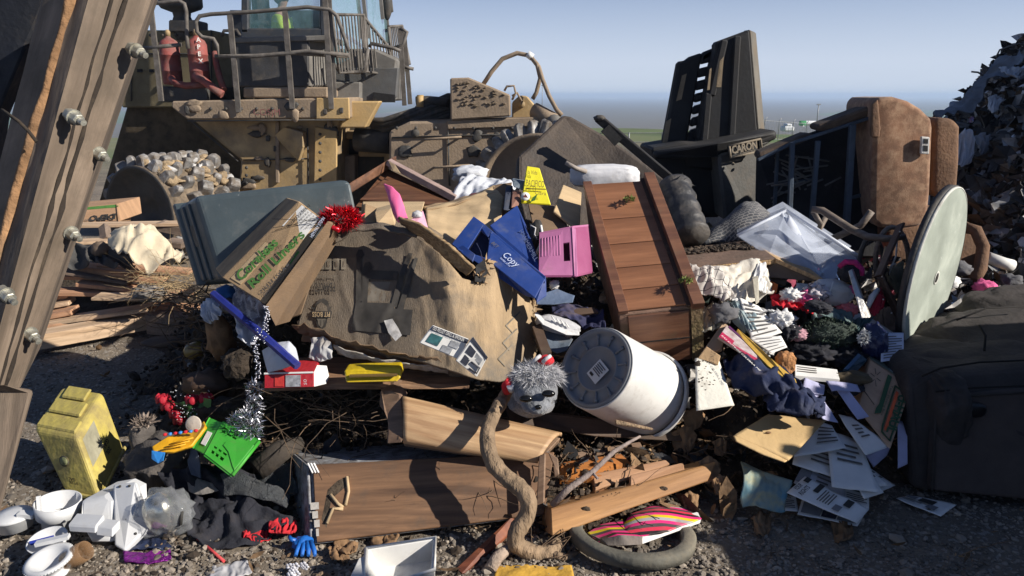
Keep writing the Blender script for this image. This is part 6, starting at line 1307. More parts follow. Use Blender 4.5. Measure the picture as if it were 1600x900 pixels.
# ---- dark cloth heap and mesh bag
dc = mat('black_cloth', (.017, .018, .026), .9, .3, 8, .25, (.06, .05, .045), .6, 40); nv_ = mat('navy_cloth', (.012, .02, .06), .75, .3, 6, .1, bump=.4)
msh = mat('black_mesh', (.05, .055, .06), .7, .3, 90, .3, (.09, .085, .08), .8, 220)
rag('black_jacket', [(255, 745, 2.50), (300, 728, 2.52), (340, 722, 2.52), (400, 740, 2.48)], [(290, 810, 2.36), (330, 815, 2.34), (380, 800, 2.36), (420, 790, 2.38)], dc, 'crumpled black jacket below the green basket', 'jacket', .04, .05, seed=11)
rag('mesh_bag', [(345, 742, 2.42), (375, 735, 2.44), (410, 752, 2.42), (455, 775, 2.40)], [(350, 775, 2.38), (385, 778, 2.35), (420, 780, 2.35), (445, 790, 2.36)], msh, 'black mesh pouch between the jacket and the drawer box', 'pouch', .012, .01, seed=12, sol=.01)
rag('black_trousers', [(270, 800, 2.38), (330, 785, 2.38), (400, 790, 2.36), (460, 800, 2.34)], [(300, 850, 2.26), (345, 858, 2.24), (400, 850, 2.24), (450, 830, 2.28)], dc, 'black crumpled trousers on the ground left of the drawer box', 'trousers', .035, .04, seed=13)
rag('grey_cloth', [(290, 752, 2.47), (310, 748, 2.48), (335, 755, 2.46)], [(295, 765, 2.44), (315, 770, 2.42), (340, 768, 2.42)], mat('pale_grey_cloth', (.25, .23, .21), .9), 'pale grey fold showing inside the black jacket', 'cloth', .006, .004, seed=14)
rag('navy_strap', [(300, 690, 2.5), (306, 695, 2.5), (310, 720, 2.48)], [(295, 715, 2.5), (300, 740, 2.47), (312, 745, 2.46)], mat('blue_grey_webbing', (.06, .08, .12), .8), 'blue grey strap curling left of the green basket', 'strap', .004, .0, seed=15)
MB().tube(A((400, 735, 2.55), (440, 705, 2.62), (470, 695, 2.68)), [.05, .045, .035], 10).build('rolled_cloth', mat('dark_brown_cloth', (.05, .04, .032), .9, .3, 9, .3), label='dark brown rolled cloth behind the green basket', cat='cloth')
rag('mesh_fabric', [(400, 745, 2.55), (440, 728, 2.58), (460, 725, 2.56)], [(405, 780, 2.44), (440, 775, 2.44), (462, 770, 2.44)], msh, 'grey ribbed mesh fabric against the painted end of the drawer box', 'fabric', .006, .006, seed=16)
for i, (x, y, lb) in enumerate(((400, 835, 'red cloth left of the blue glove, the farther left piece'), (445, 825, 'red cloth directly above the blue glove'))):
    rag('red_cloth', [(x - 22, y - 10, 2.3), (x, y - 15, 2.32), (x + 20, y - 12, 2.32)], [(x - 22, y + 10, 2.24), (x, y + 15, 2.22), (x + 20, y + 8, 2.25)], redf, lb, 'cloth', .015, .02, seed=20 + i)
t = thing('rubber_glove', 'bright blue rubber glove lying below the corner of the drawer box', 'glove', at(472, 860, 2.2)); bg_ = mat('blue_glove', (.01, .13, .50), .45, .15, 9, .1)
MB().blob(at(474, 848, 2.21), (.035, .03, .022), .3, 3, 2, 3, crumple=.3).build('palm', bg_, t)
for k in range(4): MB().tube([at(470 + 5 * k, 846, 2.2), at(464 + 9 * k, 860, 2.17), at(462 + 10 * k, 868, 2.16)], [.009, .008, .006], 7).build('finger', bg_, t)
MB().tube([at(462, 845, 2.2), at(455, 843, 2.2), at(452, 838, 2.21)], [.009, .008, .006], 7).build('thumb', bg_, t)
t = thing('white_flowers', 'small bunch of white artificial flowers at the bottom edge', 'flowers', at(466, 892, 2.1))
for k in range(9):
    c = at(random.uniform(450, 482), random.uniform(880, 900), 2.08); mb = MB()
    for a in range(5): mb.blob(c + V((math.cos(a * 1.257) * .008, -.002, math.sin(a * 1.257) * .008)), (.007, .003, .006), 0, sub=1)
    mb.build('flower', bw, t)
MB().blob(at(500, 905, 2.05), (.03, .02, .02), .4, seed=3).build('bark_chunk', bark, label='chunk of bark at the bottom edge beside the white flowers', cat='bark')
kl = mat('brown_leaf_card', (.24, .14, .07), .8, .3, 12, .2)
for i, (x, y, s_) in enumerate(((540, 856, 22), (600, 846, 20), (528, 868, 18))):
    rag('dead_leaf', [(x - s_, y - s_ * .4, 2.3), (x, y - s_ * .7, 2.32), (x + s_, y - s_ * .3, 2.3)], [(x - s_ * .8, y + s_ * .2, 2.22), (x, y + s_ * .5, 2.2), (x + s_ * .9, y + s_ * .3, 2.22)], kl, 'large curled brown leaf below the drawer box, ' + ('left of the white basin', 'behind the rim of the white basin', 'lowest and farthest left')[i], 'leaf', .012, .02, seed=30 + i, nu=12, nv=10)
# leaf litter on top of the drawer and big dry leaves right
for i, (x, y, Y, s_, lb) in enumerate(((1105, 735, 2.5, 26, 'tall curled dry leaf at the right end of the sunlit beam'), (1085, 660, 2.75, 22, 'dry leaf under the dirty white sheet'), (1070, 690, 2.7, 26, 'curled dry leaf right of the white bucket, low down'), (1125, 700, 2.65, 18, 'small dry leaf left of the brown envelope'), (1080, 785, 2.4, 20, 'pale brown knotty leaf between the beam and the striped board'), (1187, 822, 2.32, 22, 'flat brown leaf on the gravel below the map'), (1318, 828, 2.31, 20, 'brown leaf lying on the gravel touching the flyers'), (1128, 760, 2.45, 22, 'hanging dry leaf just left of the map'))):
    rag('dead_leaf', [(x - s_ * .7, y - s_ * .6, Y + .04), (x, y - s_, Y + .05), (x + s_ * .6, y - s_ * .5, Y + .04)], [(x - s_ * .5, y + s_ * .5, Y), (x, y + s_ * .8, Y - .01), (x + s_ * .5, y + s_ * .4, Y)], kl, lb, 'leaf', .012, .02, seed=50 + i, nu=12, nv=10)
# ================================================================ RIGHT HALF OF THE PILE
# ---- clear tote
ct = glassy('clear_tote_plastic', (.55, .60, .70), .22, .42); ctr = glassy('clear_tote_rim', (.68, .72, .80), .25, .8)
t = thing('clear_tote', 'clear plastic storage tote lying tipped over behind the chipboard', 'tote', at(1250, 430, 3.5))
q = A((1152, 368, 3.72), (1228, 329, 3.82), (1344, 402, 3.60), (1295, 440, 3.42)); vec = at(1268, 345, 4.05) - q[1]
f_ = [at(1152, 368, 3.72), at(1228, 329, 3.82), at(1292, 437, 3.42), at(1200, 400, 3.5)]
MB().slab(f_, .006).build('end_wall', ct, t, bev=.002)
MB().slab(A((1228, 329, 3.82), (1240, 331, 3.84), (1346, 403, 3.6), (1342, 425, 3.55), (1293, 439, 3.42)), .006).build('side_wall', ct, t)
MB().slab([at(1228, 329, 3.82), at(1152, 368, 3.72), at(1152, 368, 3.72) + V((.1, .35, 0)), at(1228, 329, 3.82) + V((.12, .35, -.03))], .006).build('bottom', ct, t)
MB().slab([at(1228, 329, 3.82) + V((.1, .33, 0)), at(1152, 368, 3.72) + V((.1, .33, 0)), at(1290, 437, 3.42) + V((.1, .33, 0)), at(1345, 405, 3.6) + V((.1, .33, 0))], .006).build('far_wall', ct, t)
MB().tube(A((1221, 334, 3.80), (1226, 345, 3.77), (1224, 370, 3.72), (1236, 395, 3.62), (1262, 415, 3.52), (1284, 430, 3.44)), .011, 8).build('moulded_rim', ctr, t)
MB().tube(A((1229, 329, 3.81), (1290, 367, 3.7), (1345, 403, 3.6)), .010, 8).build('moulded_rim', ctr, t); MB().tube(A((1229, 329, 3.81), (1190, 348, 3.76), (1152, 368, 3.72)), .008, 8).build('moulded_rim', ctr, t)
drape('highlight_patch', [(1226, 350, 3.74), (1232, 335, 3.77), (1240, 345, 3.76)], [(1232, 393, 3.60), (1245, 390, 3.6), (1270, 398, 3.58)], ctr, t, amp=.003, nu=8, nv=8)  # pale curved patch paints a highlight on the clear wall
# ---- chipboard
cbt = mat('chipboard_face', (.19, .125, .09), .7, .25, 5, .45, (.09, .065, .045), .3, 60); cbe = mat('chipboard_edge', (.50, .33, .17), .9, .4, 60, .2, (.2, .13, .07), .9, 90)
t = thing('chipboard_sheet', 'brown chipboard top with dark soil on it, lying right of the wooden chest', 'board', at(1150, 420, 3.4))
q = A((1060, 390, 3.75), (1172, 376, 3.82), (1213, 405, 3.36), (1080, 418, 3.32)); MB().prism(q, V((0, 0, -.022))).build('panel', cbe, t); 
top = [p + V((0, 0, .003)) for p in q]; MB().prism(top, V((0, 0, -.0025))).build('veneer', cbt, t, fr=quad_frame(q))
crm = MATS['crumb']; mb = MB()
for k in range(260):
    u = random.random(); v = .1 + .3 * random.random() ** 1.5 + .15 * u * random.random(); p = on(top, u * .9, v); mb.blob(p + V((0, 0, .006)), (random.uniform(.005, .018), random.uniform(.005, .014), random.uniform(.004, .012)), .4, 3, k, 1)
mb.build('soil_on_top', crm, t, kind='stuff')
t = thing('chipboard_sheet', 'second chipboard panel with a raw lit edge leaning under the clear tote', 'board', at(1240, 430, 3.3))
q = A((1178, 379, 3.80), (1213, 404, 3.35), (1288, 437, 3.28), (1250, 408, 3.6)); MB().prism(q, V((0, 0, -.02))).build('panel', cbe, t)
board('underside', A((1190, 408, 3.42), (1213, 408, 3.37), (1282, 440, 3.30), (1190, 432, 3.36)), .01, mat('grey_underside', (.17, .13, .10), .8, .2, 5, .2), t)
board('dark_board', A((1165, 412, 3.5), (1230, 438, 3.34), (1228, 446, 3.32), (1150, 418, 3.45)), .012, wm, label='dark narrow board below the chipboard panels', cat='board')
# ---- cloths right of the chest
m, ns, ls, b = _new('checked_cloth'); tc = ns.new('ShaderNodeTexCoord'); br = ns.new('ShaderNodeTexBrick'); ls.new(tc.outputs['Object'], br.inputs[0]); br.offset = 0
br.inputs['Color1'].default_value = (.58, .54, .49, 1); br.inputs['Color2'].default_value = (.54, .50, .46, 1); br.inputs['Mortar'].default_value = (.06, .06, .065, 1); br.inputs['Scale'].default_value = 22; br.inputs['Mortar Size'].default_value = .035; br.inputs['Brick Width'].default_value = .75; br.inputs['Row Height'].default_value = .75
ls.new(br.outputs[0], b.inputs['Base Color']); b.inputs['Roughness'].default_value = .9
chk = m; cream = mat('cream_cloth', (.66, .62, .54), .9, .12, 4, .3, (.38, .28, .18), .4, 30, dscale=5); wcl = mat('white_cotton', (.70, .70, .69), .9, .08, 5, .12, bump=.4, bscale=30)
rag('checked_cloth', [(1072, 418, 3.25), (1098, 418, 3.27), (1120, 425, 3.28), (1133, 445, 3.24)], [(1085, 450, 3.12), (1105, 465, 3.08), (1125, 476, 3.05), (1146, 470, 3.08)], chk, 'white and black checked cloth folded against the wooden chest', seed=60, bulge=.05)
rag('cream_sheet', [(1115, 425, 3.32), (1150, 418, 3.35), (1188, 410, 3.37), (1203, 440, 3.3)], [(1130, 465, 3.14), (1150, 470, 3.13), (1175, 470, 3.14), (1203, 462, 3.2)], cream, 'stained cream sheet hanging from the chipboard edge', 'sheet', .03, .035, seed=61)
rag('white_sleeve', [(1180, 415, 3.32), (1195, 410, 3.34), (1203, 440, 3.28)], [(1178, 455, 3.18), (1190, 462, 3.16), (1203, 458, 3.18)], wcl, 'white sleeve at the right end of the stained cream sheet', 'sleeve', .02, .02, seed=62)
MB().prism(A((1176, 436, 3.16), (1185, 434, 3.16), (1186, 472, 3.05), (1181, 476, 3.04)), V((.01, .04, 0))).build('paper_pad', mat('cream_paper', (.62, .57, .45), .8, .05, 4, .1), bev=.001, label='cream paper pad standing on edge in front of the cream sheet', cat='pad')
rag('teal_jeans', [(1120, 478, 3.10), (1140, 472, 3.12), (1160, 478, 3.10)], [(1160, 515, 2.95), (1180, 535, 2.88), (1200, 535, 2.88)], mat('pale_denim', (.25, .33, .36), .9, .25, 6, .35, (.40, .36, .28), .5, 50), 'pale blue grey jeans trailing down from the checked cloth', 'jeans', .02, .03, seed=63, bulge=.03)
rag('cream_trousers', [(1098, 480, 3.12), (1112, 472, 3.14), (1125, 490, 3.08)], [(1092, 525, 2.96), (1108, 520, 2.95), (1130, 510, 2.97)], mat('khaki_cloth', (.40, .37, .29), .9, .15, 5, .2), 'khaki cloth wedged between the wooden chest and the jeans', 'cloth', .02, .02, seed=64)
MB().blob(at(1097, 458, 3.18), (.035, .03, .05), .3, 3, 3, 3, crumple=.4).build('dark_green_rag', mat('dark_green_fleece', (.03, .05, .04), .95, .4, 20, .1, bump=.8), label='dark green rag squeezed beside the wooden chest frame', cat='rag')
def sheet_(name, pts, lab, m=paper, lines=0, cat='paper', th=.0012, par=None, amp=.004, seed=1):
    tt = par or thing(name, lab, cat, at(*pts[3])); P = A(*pts)
    MB().sheet([P[0], P[1], P[2], P[3]], 10, 10, amp, 9, seed).build('page', m, tt, sol=th)
    for k in range(lines):
        v = .14 + .74 * k / max(1, lines - 1); patch('text_line', P, .1, v, .9 - .25 * ((k * 7) % 3 == 0), v + .03, inkg, tt, off=.004 + amp * .6, t=.0005)
    return tt, P
sheet_('printed_page', [(1155, 465, 3.10), (1185, 478, 3.06), (1222, 520, 2.92), (1175, 535, 2.86)], 'white printed page lying on the jeans', lines=8, seed=2)
sheet_('printed_page', [(1170, 528, 2.88), (1220, 525, 2.90), (1230, 543, 2.84), (1205, 552, 2.80)], 'white printed page beside the brown bread shaped lump', lines=5, seed=3)
rag('white_shirt', [(1140, 470, 3.12), (1160, 468, 3.14), (1175, 480, 3.1), (1216, 486, 3.05)], [(1155, 500, 3.0), (1175, 505, 2.98), (1190, 495, 3.0), (1214, 490, 3.03)], wcl, 'white shirt with a pointed collar below the cream sheet', 'shirt', .015, .02, seed=66)
board('beige_board', A((1130, 503, 2.96), (1138, 508, 2.95), (1128, 545, 2.82), (1092, 556, 2.80)), .02, mat('beige_laminate', (.42, .28, .17), .5, .1, 4, .15), label='beige laminate board end behind the dirty white sheet', cat='board')
MB().slab(A((1104, 541, 2.80), (1126, 556, 2.77), (1122, 570, 2.75), (1090, 560, 2.78)), .02).build('beige_board', mat('light_laminate', (.55, .36, .19), .5, .1, 4, .1), bev=.002, label='lighter beige board corner lying above the dirty white sheet', cat='board')
# magazine
t = thing('magazine', 'glossy magazine with a crimson band, propped below the jeans', 'magazine', at(1160, 570, 2.75))
q = A((1136, 508, 2.92), (1196, 562, 2.74), (1190, 571, 2.72), (1123, 527, 2.80)); MB().prism(q, V((0, .02, -.012))).build('pages', mat('magazine_print', (.30, .20, .18), .35, .8, 30, .1, col2=(.55, .50, .50)), t)
patch('crimson_band', q, .0, .62, 1, 1, mat('crimson_print', (.45, .02, .08), .35), t); text('EAS KUTKOS CELEBRA ME', on(q, .02, .93) + seen(q, .005), q[1] - q[0], q[0] - q[3], .010, paper, t, wid=.22); patch('purple_edge', q, .05, -.06, 1, .08, mat('violet_print', (.10, .02, .10), .4), t, off=.002)
# yellow lath, lump
MB().prism(A((1153, 513, 2.90), (1170, 528, 2.85), (1205, 560, 2.72), (1243, 592, 2.62), (1245, 598, 2.60), (1232, 596, 2.61), (1200, 572, 2.69), (1160, 530, 2.84), (1150, 518, 2.89)), V((.0, .012, -.015))).build('yellow_lath', mat('yellow_lath_paint', (.62, .38, .06), .6, .2, 8, .15), bev=.002, label='long yellow wooden lath slanting over the navy jacket', cat='lath')
MB().blob(at(1227, 567, 2.74), (.037, .03, .045), .15, 3, 4, 4, pw=.7).build('foam_lump', mat('orange_foam', (.42, .20, .08), .95, .4, 25, .3, (.2, .1, .05), 1.0, 60), label='orange brown foam lump at the end of the yellow lath', cat='foam')
t, P = sheet_('dirty_sheet', [(1086, 560, 2.78), (1121, 558, 2.80), (1147, 634, 2.60), (1088, 642, 2.56)], 'white board sheet with dark soil specks right of the bucket', mat('stained_white_card', (.72, .70, .62), .8, .05, 3, .1), th=.004, seed=5)
mb = MB()
for k in range(34): p = on(P, .1 + .55 * random.random(), .05 + .6 * random.random() ** 1.3); mb.blob(p + seen(P, .004), (random.uniform(.001, .006), .002, random.uniform(.001, .005)), .4, seed=k, sub=1)
mb.blob(on(P, .08, .14) + seen(P, .006), (.012, .006, .014), .5, seed=3, sub=2); mb.build('soil_specks', crm, t, kind='stuff')
# navy jacket
rag('navy_jacket', [(1128, 566, 2.80), (1160, 560, 2.80), (1200, 572, 2.76), (1235, 590, 2.70)], [(1150, 610, 2.66), (1185, 615, 2.62), (1230, 635, 2.56), (1290, 650, 2.52)], nv_, 'shiny navy blue jacket spread below the yellow lath', 'jacket', .03, .04, seed=70, bulge=.05)
rag('navy_trousers', [(1190, 590, 2.72), (1225, 600, 2.68), (1260, 612, 2.64), (1285, 630, 2.62)], [(1200, 640, 2.55), (1235, 650, 2.52), (1265, 655, 2.5), (1290, 650, 2.54)], nv_, 'navy trouser leg to the right of the navy jacket above the brown envelope', 'trousers', .025, .04, seed=71, bulge=.03)
# paper and books in the middle right
lvp = mat('shaded_paper', (.48, .48, .68), .8, .1, 5, .05)  # white paper with bluish shade put into its colour
t = thing('notepad', 'thick white notepad lying below the black cloths', 'notepad', at(1290, 595, 2.75)); q = A((1242, 569, 2.86), (1308, 577, 2.86), (1312, 592, 2.78), (1242, 586, 2.78))
MB().prism(q, V((0, 0, -.02))).build('pages', paper, t, bev=.002)
for k in range(3): patch('text_line', q, .05, .2 + .2 * k, .5, .26 + .2 * k, inkg, t, off=.002)
for i, (p, lb) in enumerate((([(1258, 590, 2.78), (1290, 600, 2.76), (1287, 617, 2.70), (1250, 615, 2.70)], 'shade-tinted folded letter under the notepad'), ([(1290, 595, 2.76), (1340, 600, 2.76), (1345, 612, 2.72), (1300, 610, 2.70)], 'white letter under the grey scarf by the moving box'), ([(1300, 600, 2.76), (1320, 602, 2.74), (1358, 650, 2.62), (1340, 655, 2.60)], 'bent shade-tinted booklet leaning on the moving box'), ([(1260, 610, 2.72), (1285, 620, 2.70), (1310, 660, 2.58), (1285, 655, 2.58)], 'shade-tinted sheet between the navy trousers and the moving box'))):
    sheet_('folded_letter', p, lb, lvp, 0, 'letter', amp=.01, seed=80 + i)
t = thing('brown_envelope', 'big open kraft envelope lying above the flyers', 'envelope', at(1200, 715, 2.5))
q = A((1200, 648, 2.66), (1290, 658, 2.64), (1232, 720, 2.42), (1145, 682, 2.50)); env = mat('envelope_kraft', (.58, .40, .19), .75, .08, 4, .1, bump=.15)
MB().sheet(q, 16, 16, .006, 7, 3).build('panel', env, t, sol=.004); drape('flap', [(1146, 681, 2.5), (1190, 700, 2.46), (1230, 720, 2.42)], [(1150, 690, 2.47), (1190, 710, 2.43), (1226, 722, 2.40)], env, t, amp=.002, nv=4)
MB().blob(on(q, .38, .62) + seen(q, .008), (.012, .004, .005), .2, seed=2, sub=2).build('small_leaf', kl, t)
# flyers
def flyer(pts, lab, deco, m=paper, seed=0):
    t, P = sheet_('flyer', pts, lab, m, 0, 'flyer', amp=.005, seed=seed); u = P[1] - P[0]; v = P[0] - P[3]
    for d in deco:
        if d[0] == 't': text(d[1], on(P, d[2], d[3]) + seen(P, .009), u, v, d[5], d[6] if len(d) > 6 else ink, t, wid=d[4], bold=.02)
        elif d[0] == 'r': patch('picture', P, d[1], d[2], d[3], d[4], d[5], t, off=.008, t=.0005)
        elif d[0] == 'l':
            for k in range(d[1]): patch('text_line', P, d[2], d[3] + k * d[5], d[4] - .12 * (k % 3 == 2), d[3] + k * d[5] + d[5] * .4, inkg, t, off=.008, t=.0005)
    return t
def loc(pts, z): return [(x, y) + (gnd(x, y, z + (max(0, 815 - y) / 165 * .17 if x < 1395 else 0)).y,) for x, y in pts]
lp = mat('grey_band_print', (.20, .20, .21), .7, .1, 9, 0, bump=0)
flyer(loc([(1268, 655), (1300, 665), (1322, 700), (1240, 715)], .09), 'white page under the brown envelope, topmost of the flyer fan', [('l', 5, .4, .2, .9, .12)], seed=1)
flyer(loc([(1290, 672), (1345, 690), (1375, 770), (1300, 760)], .075), 'white page sticking out at the right of the flyer fan', [('l', 4, .2, .2, .8, .1)], seed=2)
flyer(loc([(1300, 690), (1330, 688), (1381, 770), (1350, 780)], .065), 'narrow page at the far right edge of the flyer fan', [('l', 3, .3, .7, .8, .08)], seed=3)
flyer(loc([(1250, 668), (1330, 700), (1350, 760), (1238, 725)], .06), 'page printed with short lines in the middle of the flyer fan', [('l', 5, .25, .25, .75, .12)], seed=4)
flyer(loc([(1265, 708), (1322, 730), (1320, 788), (1240, 755)], .045), 'flyer with a dark grey title band along its left edge', [('r', .0, .02, .25, .95, lp), ('l', 6, .38, .15, .75, .11)], mat('grey_white_paper', (.55, .55, .58), .8, .05, 5, .05), 5)
flyer(loc([(1318, 734), (1357, 752), (1358, 795), (1318, 787)], .04), 'flyer with a small framed picture at its middle right', [('l', 3, .2, .08, .8, .06), ('r', .25, .36, .8, .58, ink), ('l', 4, .1, .68, .9, .06)], seed=6)
flyer(loc([(1229, 770), (1258, 744), (1358, 796), (1338, 818)], .055), 'flyer headed YOUR RIGHTS at the lower left of the fan', [('t', 'YOUR', .18, .10, .038, .016), ('t', 'RIGHTS', .06, .20, .055, .016), ('r', .72, .04, .95, .12, ink), ('r', .5, .25, .95, .33, ink), ('l', 5, .2, .38, .8, .04), ('r', .1, .62, .4, .72, lp), ('r', .5, .7, .9, .8, ink)], seed=7)
flyer(loc([(1254, 778), (1352, 802), (1340, 822), (1246, 803)], .018), 'flyer with dark photographs of people at the bottom of the fan', [('r', .04, .08, .36, .94, lp), ('r', .38, .08, .62, .94, MATS['label_navy']), ('r', .64, .08, .96, .94, lp), ('l', 3, .42, .3, .58, .2)], seed=8)
flyer(loc([(1213, 772), (1243, 776), (1248, 800), (1214, 798)], .012), 'small white ticket lying on the map', [('t', 'Today', .3, .25, .03, .007), ('l', 5, .15, .35, .85, .11)], seed=9)
flyer(loc([(1420, 773), (1495, 789), (1470, 807), (1400, 778)], .012), 'single flyer lying alone on the gravel in front of the dark couch', [('r', .36, .25, .68, .62, ink), ('r', .1, .3, .3, .6, lp), ('r', .62, .62, .82, .92, lp), ('l', 3, .1, .7, .5, .08)], seed=10)
flyer(loc([(1310, 648), (1330, 652), (1392, 697), (1352, 712)], .10), 'folded white letter with its corner raised, lying above the flyer fan', [('l', 4, .3, .3, .7, .1)], seed=11)
drape('curled_page', [(1352, 712, 2.62), (1392, 697, 2.66)], [(1365, 730, 2.6), (1385, 712, 2.64)], lvp, amp=.004, nu=10, nv=8, label='curled shade-tinted page hanging below the raised letter', cat='page')
sheet_('white_card', [(1402, 655, 2.7), (1417, 662, 2.68), (1418, 725, 2.55), (1403, 732, 2.53)], 'rounded white card standing between the moving box and the dark couch', lvp, 0, 'card', amp=.004)
for i in range(9):     # the rest of the fanned pages
    a_ = R(-50 + 13 * i); cx, cy = 1262 + 6 * i, 700 + 1.5 * i; ux, uy = math.cos(a_) * 44, -math.sin(a_) * 14; vx, vy = math.sin(a_ + .6) * 30 + 46, 52
    flyer(loc([(cx - ux * .5, cy + uy * -.5), (cx + ux * .5, cy + uy * .5), (cx + ux * .5 + vx, cy + uy * .5 + vy), (cx - ux * .5 + vx, cy - uy * .5 + vy)], .020 + .004 * i), 'white printed page number %s from the left in the fanned stack under the flyers' % 'one two three four five six seven eight nine'.split()[i], [('l', 5, .15, .12, .85, .15)], seed=20 + i)
# map
mp_ = mat('map_print', (.05, .22, .33), .6, .5, 14, .2, (.45, .36, .16), col2=(.42, .38, .20), bump=.1)
t, P = sheet_('folded_map', [(1160, 722, 2.55), (1190, 738, 2.5), (1238, 752, 2.44), (1220, 800, 2.34)], 'blue and yellow printed map crumpled below the brown envelope', mp_, 0, 'map', amp=.012)
rag('folded_map_sheet', [(1160, 722, 2.52), (1195, 740, 2.48), (1235, 755, 2.44)], [(1160, 793, 2.36), (1190, 797, 2.34), (1228, 798, 2.34)], mp_, 'blue and yellow map sheet with curled edges, left of the white ticket', 'map', .01, .008, seed=90)
# ---- red, pink, white clothes
red = mat('red_cloth_bright', (.60, .01, .025), .85, .2, 6, .1, bump=.5, bscale=40); pnk = mat('pink_cloth', (.72, .12, .30), .85, .2, 8, .1, bump=.5)
rag('red_dress', [(1203, 460, 3.22), (1225, 458, 3.22), (1245, 468, 3.18), (1275, 486, 3.12)], [(1205, 478, 3.12), (1225, 482, 3.10), (1250, 490, 3.07), (1272, 495, 3.06)], red, 'bright red cloth in the middle of the clothes heap', seed=91)
MB().prism(A((1205, 440, 3.30), (1216, 445, 3.28), (1214, 458, 3.24), (1204, 455, 3.24)), V((0, .03, 0))).build('orange_box', mat('orange_card', (.75, .16, .02), .6), bev=.002, label='small orange box corner above the red cloth', cat='box')
for i, (x, y, r_, m_, lb) in enumerate(((1258, 466, .045, pnk, 'hot pink crumpled cloth behind the red cloth'), (1236, 462, .04, wcl, 'white lacy cloth between the red and hot pink cloths'), (1276, 458, .05, mat('spotted_cloth', (.6, .55, .58), .9, .1, 9, 0, wear=.8, wcol=(.05, .04, .05)), 'white cloth with dark dots behind the hot pink cloth'), (1324, 484, .04, mat('salmon_cloth', (.75, .20, .22), .9, .15, 9), 'salmon pink hat left of the steel post'), (1245, 522, .035, mat('lilac_pink_cloth', (.45, .25, .30), .9), 'dusty pink cloth left of the green fleece'), (1220, 500, .05, wcl, 'white crumpled cloth above the printed page'), (1196, 548, .03, wcl, 'small white cloth beside the printed page'))):
    MB().blob(at(x, y, 3.15 if y < 490 else 3.0), (r_ * 1.15, r_, r_ * .75), .35, 3, i + 3, 4, crumple=.55).build('crumpled_cloth', m_, label=lb, cat='cloth')
t = thing('detergent_bottle', 'milky white plastic bottle with a pink cap lying in the clothes heap', 'bottle', at(1300, 475, 3.15)); mk = mat('milky_plastic', (.60, .60, .60), .35, .1, 4, .3, (.4, .36, .34), .2, 12)
MB().blob(at(1300, 457, 3.20), (.085, .055, .055), .1, 2, 2, 4, Matrix.Rotation(R(8), 3, 'Y'), pw=.65, crumple=.12).build('bottle', mk, t)
MB().lathe([(0, 0), (.02, 0), (.022, .03), (.012, .035), (0, .035)], frame(at(1325, 453, 3.18), V((0, 1, 0)), V((0, 0, 1))), 16).build('cap', pnk, t); MB().tube(A((1302, 440, 3.15), (1297, 455, 3.13), (1285, 470, 3.12)), .003, 5).build('white_cord', paper, t)
t = thing('knit_mitten', 'black knitted mitten with a magenta cuff resting on the steel post', 'mitten', at(1328, 440, 3.2))
MB().blob(at(1328, 426, 3.18), (.052, .045, .042), .15, 3, 2, 4, crumple=.2).build('mitten', dc, t); MB().tube(A((1312, 418, 3.19), (1322, 409, 3.18), (1336, 410, 3.16), (1346, 420, 3.15), (1346, 430, 3.15)), .014, 10).build('cuff', mat('magenta_knit', (.42, .02, .14), .9, .5, 40, 0, bump=1, bscale=70), t)
MB().prism(A((1325, 424, 3.12), (1331, 421, 3.12), (1359, 497, 2.98), (1346, 497, 2.98)), V((.015, .02, 0))).build('steel_post', mat('bright_steel', (.55, .54, .52), .3, .2, 5, .3, metal=.8), bev=.002, label='short bright steel post standing under the black mitten', cat='post')
t = thing('santa_hat', 'crimson hat with a white brim hanging beside the bent table leg', 'hat', at(1370, 495, 3.1))
drape('hat_cloth', [(1366, 460, 3.2), (1376, 452, 3.2), (1382, 470, 3.15)], [(1357, 485, 3.12), (1366, 496, 3.08), (1380, 480, 3.1)], mat('crimson_velvet', (.33, .01, .03), .9), t, amp=.012, fold=.015, bulge=.02, sol=.01)
MB().tube(A((1372, 452, 3.17), (1362, 465, 3.14), (1356, 480, 3.11)), [.010, .014, .010]).build('white_brim', wcl, t)
t = thing('green_fleece', 'dark green curly fleece in the middle of the clothes heap', 'fleece', at(1295, 545, 3.0)); gf_ = mat('green_fleece', (.04, .065, .045), .95, .4, 30, 0, bump=1, rand=.5)
MB().blob(at(1295, 520, 3.03), (.115, .08, .055), .2, 2, 3, 4, crumple=.2).build('cloth', mat('green_fleece_base', (.035, .05, .04), .95, .4, 30, 0, bump=1, bscale=80), t); tufts(at(1295, 520, 3.03), (.115, .08, .06), 2600, .014, .003, gf_, 'curly_pile', t, 5)
rag('teal_cloth', [(1265, 492, 3.14), (1300, 485, 3.15), (1330, 492, 3.12)], [(1268, 505, 3.06), (1300, 500, 3.05), (1330, 520, 3.0)], mat('grey_teal_cloth', (.13, .19, .19), .9, .3, 8, .2), 'grey teal cloth lying over the green fleece', seed=93)
rag('teal_cloth', [(1330, 498, 3.1), (1345, 500, 3.1), (1360, 505, 3.1)], [(1325, 525, 3.0), (1340, 522, 3.0), (1350, 520, 3.0)], mat('dark_teal_cloth', (.05, .10, .11), .9, .3, 8, .2), 'dark teal cloth between the fleece and the shiny navy bag', seed=94)
sheet_('white_board', [(1318, 490, 3.2), (1350, 490, 3.2), (1400, 522, 3.08), (1350, 512, 3.1)], 'white board behind the green fleece', amp=.002)
for i, (x, y, rx, ry, lb) in enumerate(((1270, 550, .11, .05, 'black cloth bundle below the green fleece'), (1225, 515, .06, .04, 'black cloth bundle left of the green fleece'), (1320, 556, .08, .05, 'black bin bag left of the dark phone'), (1278, 480, .05, .02, 'black knit cloth under the milky bottle'))):
    MB().blob(at(x, y, 3.0), (rx, .07, ry), .35, 3, i + 9, 4, crumple=.5).build('black_cloth', dc, label=lb, cat='cloth')
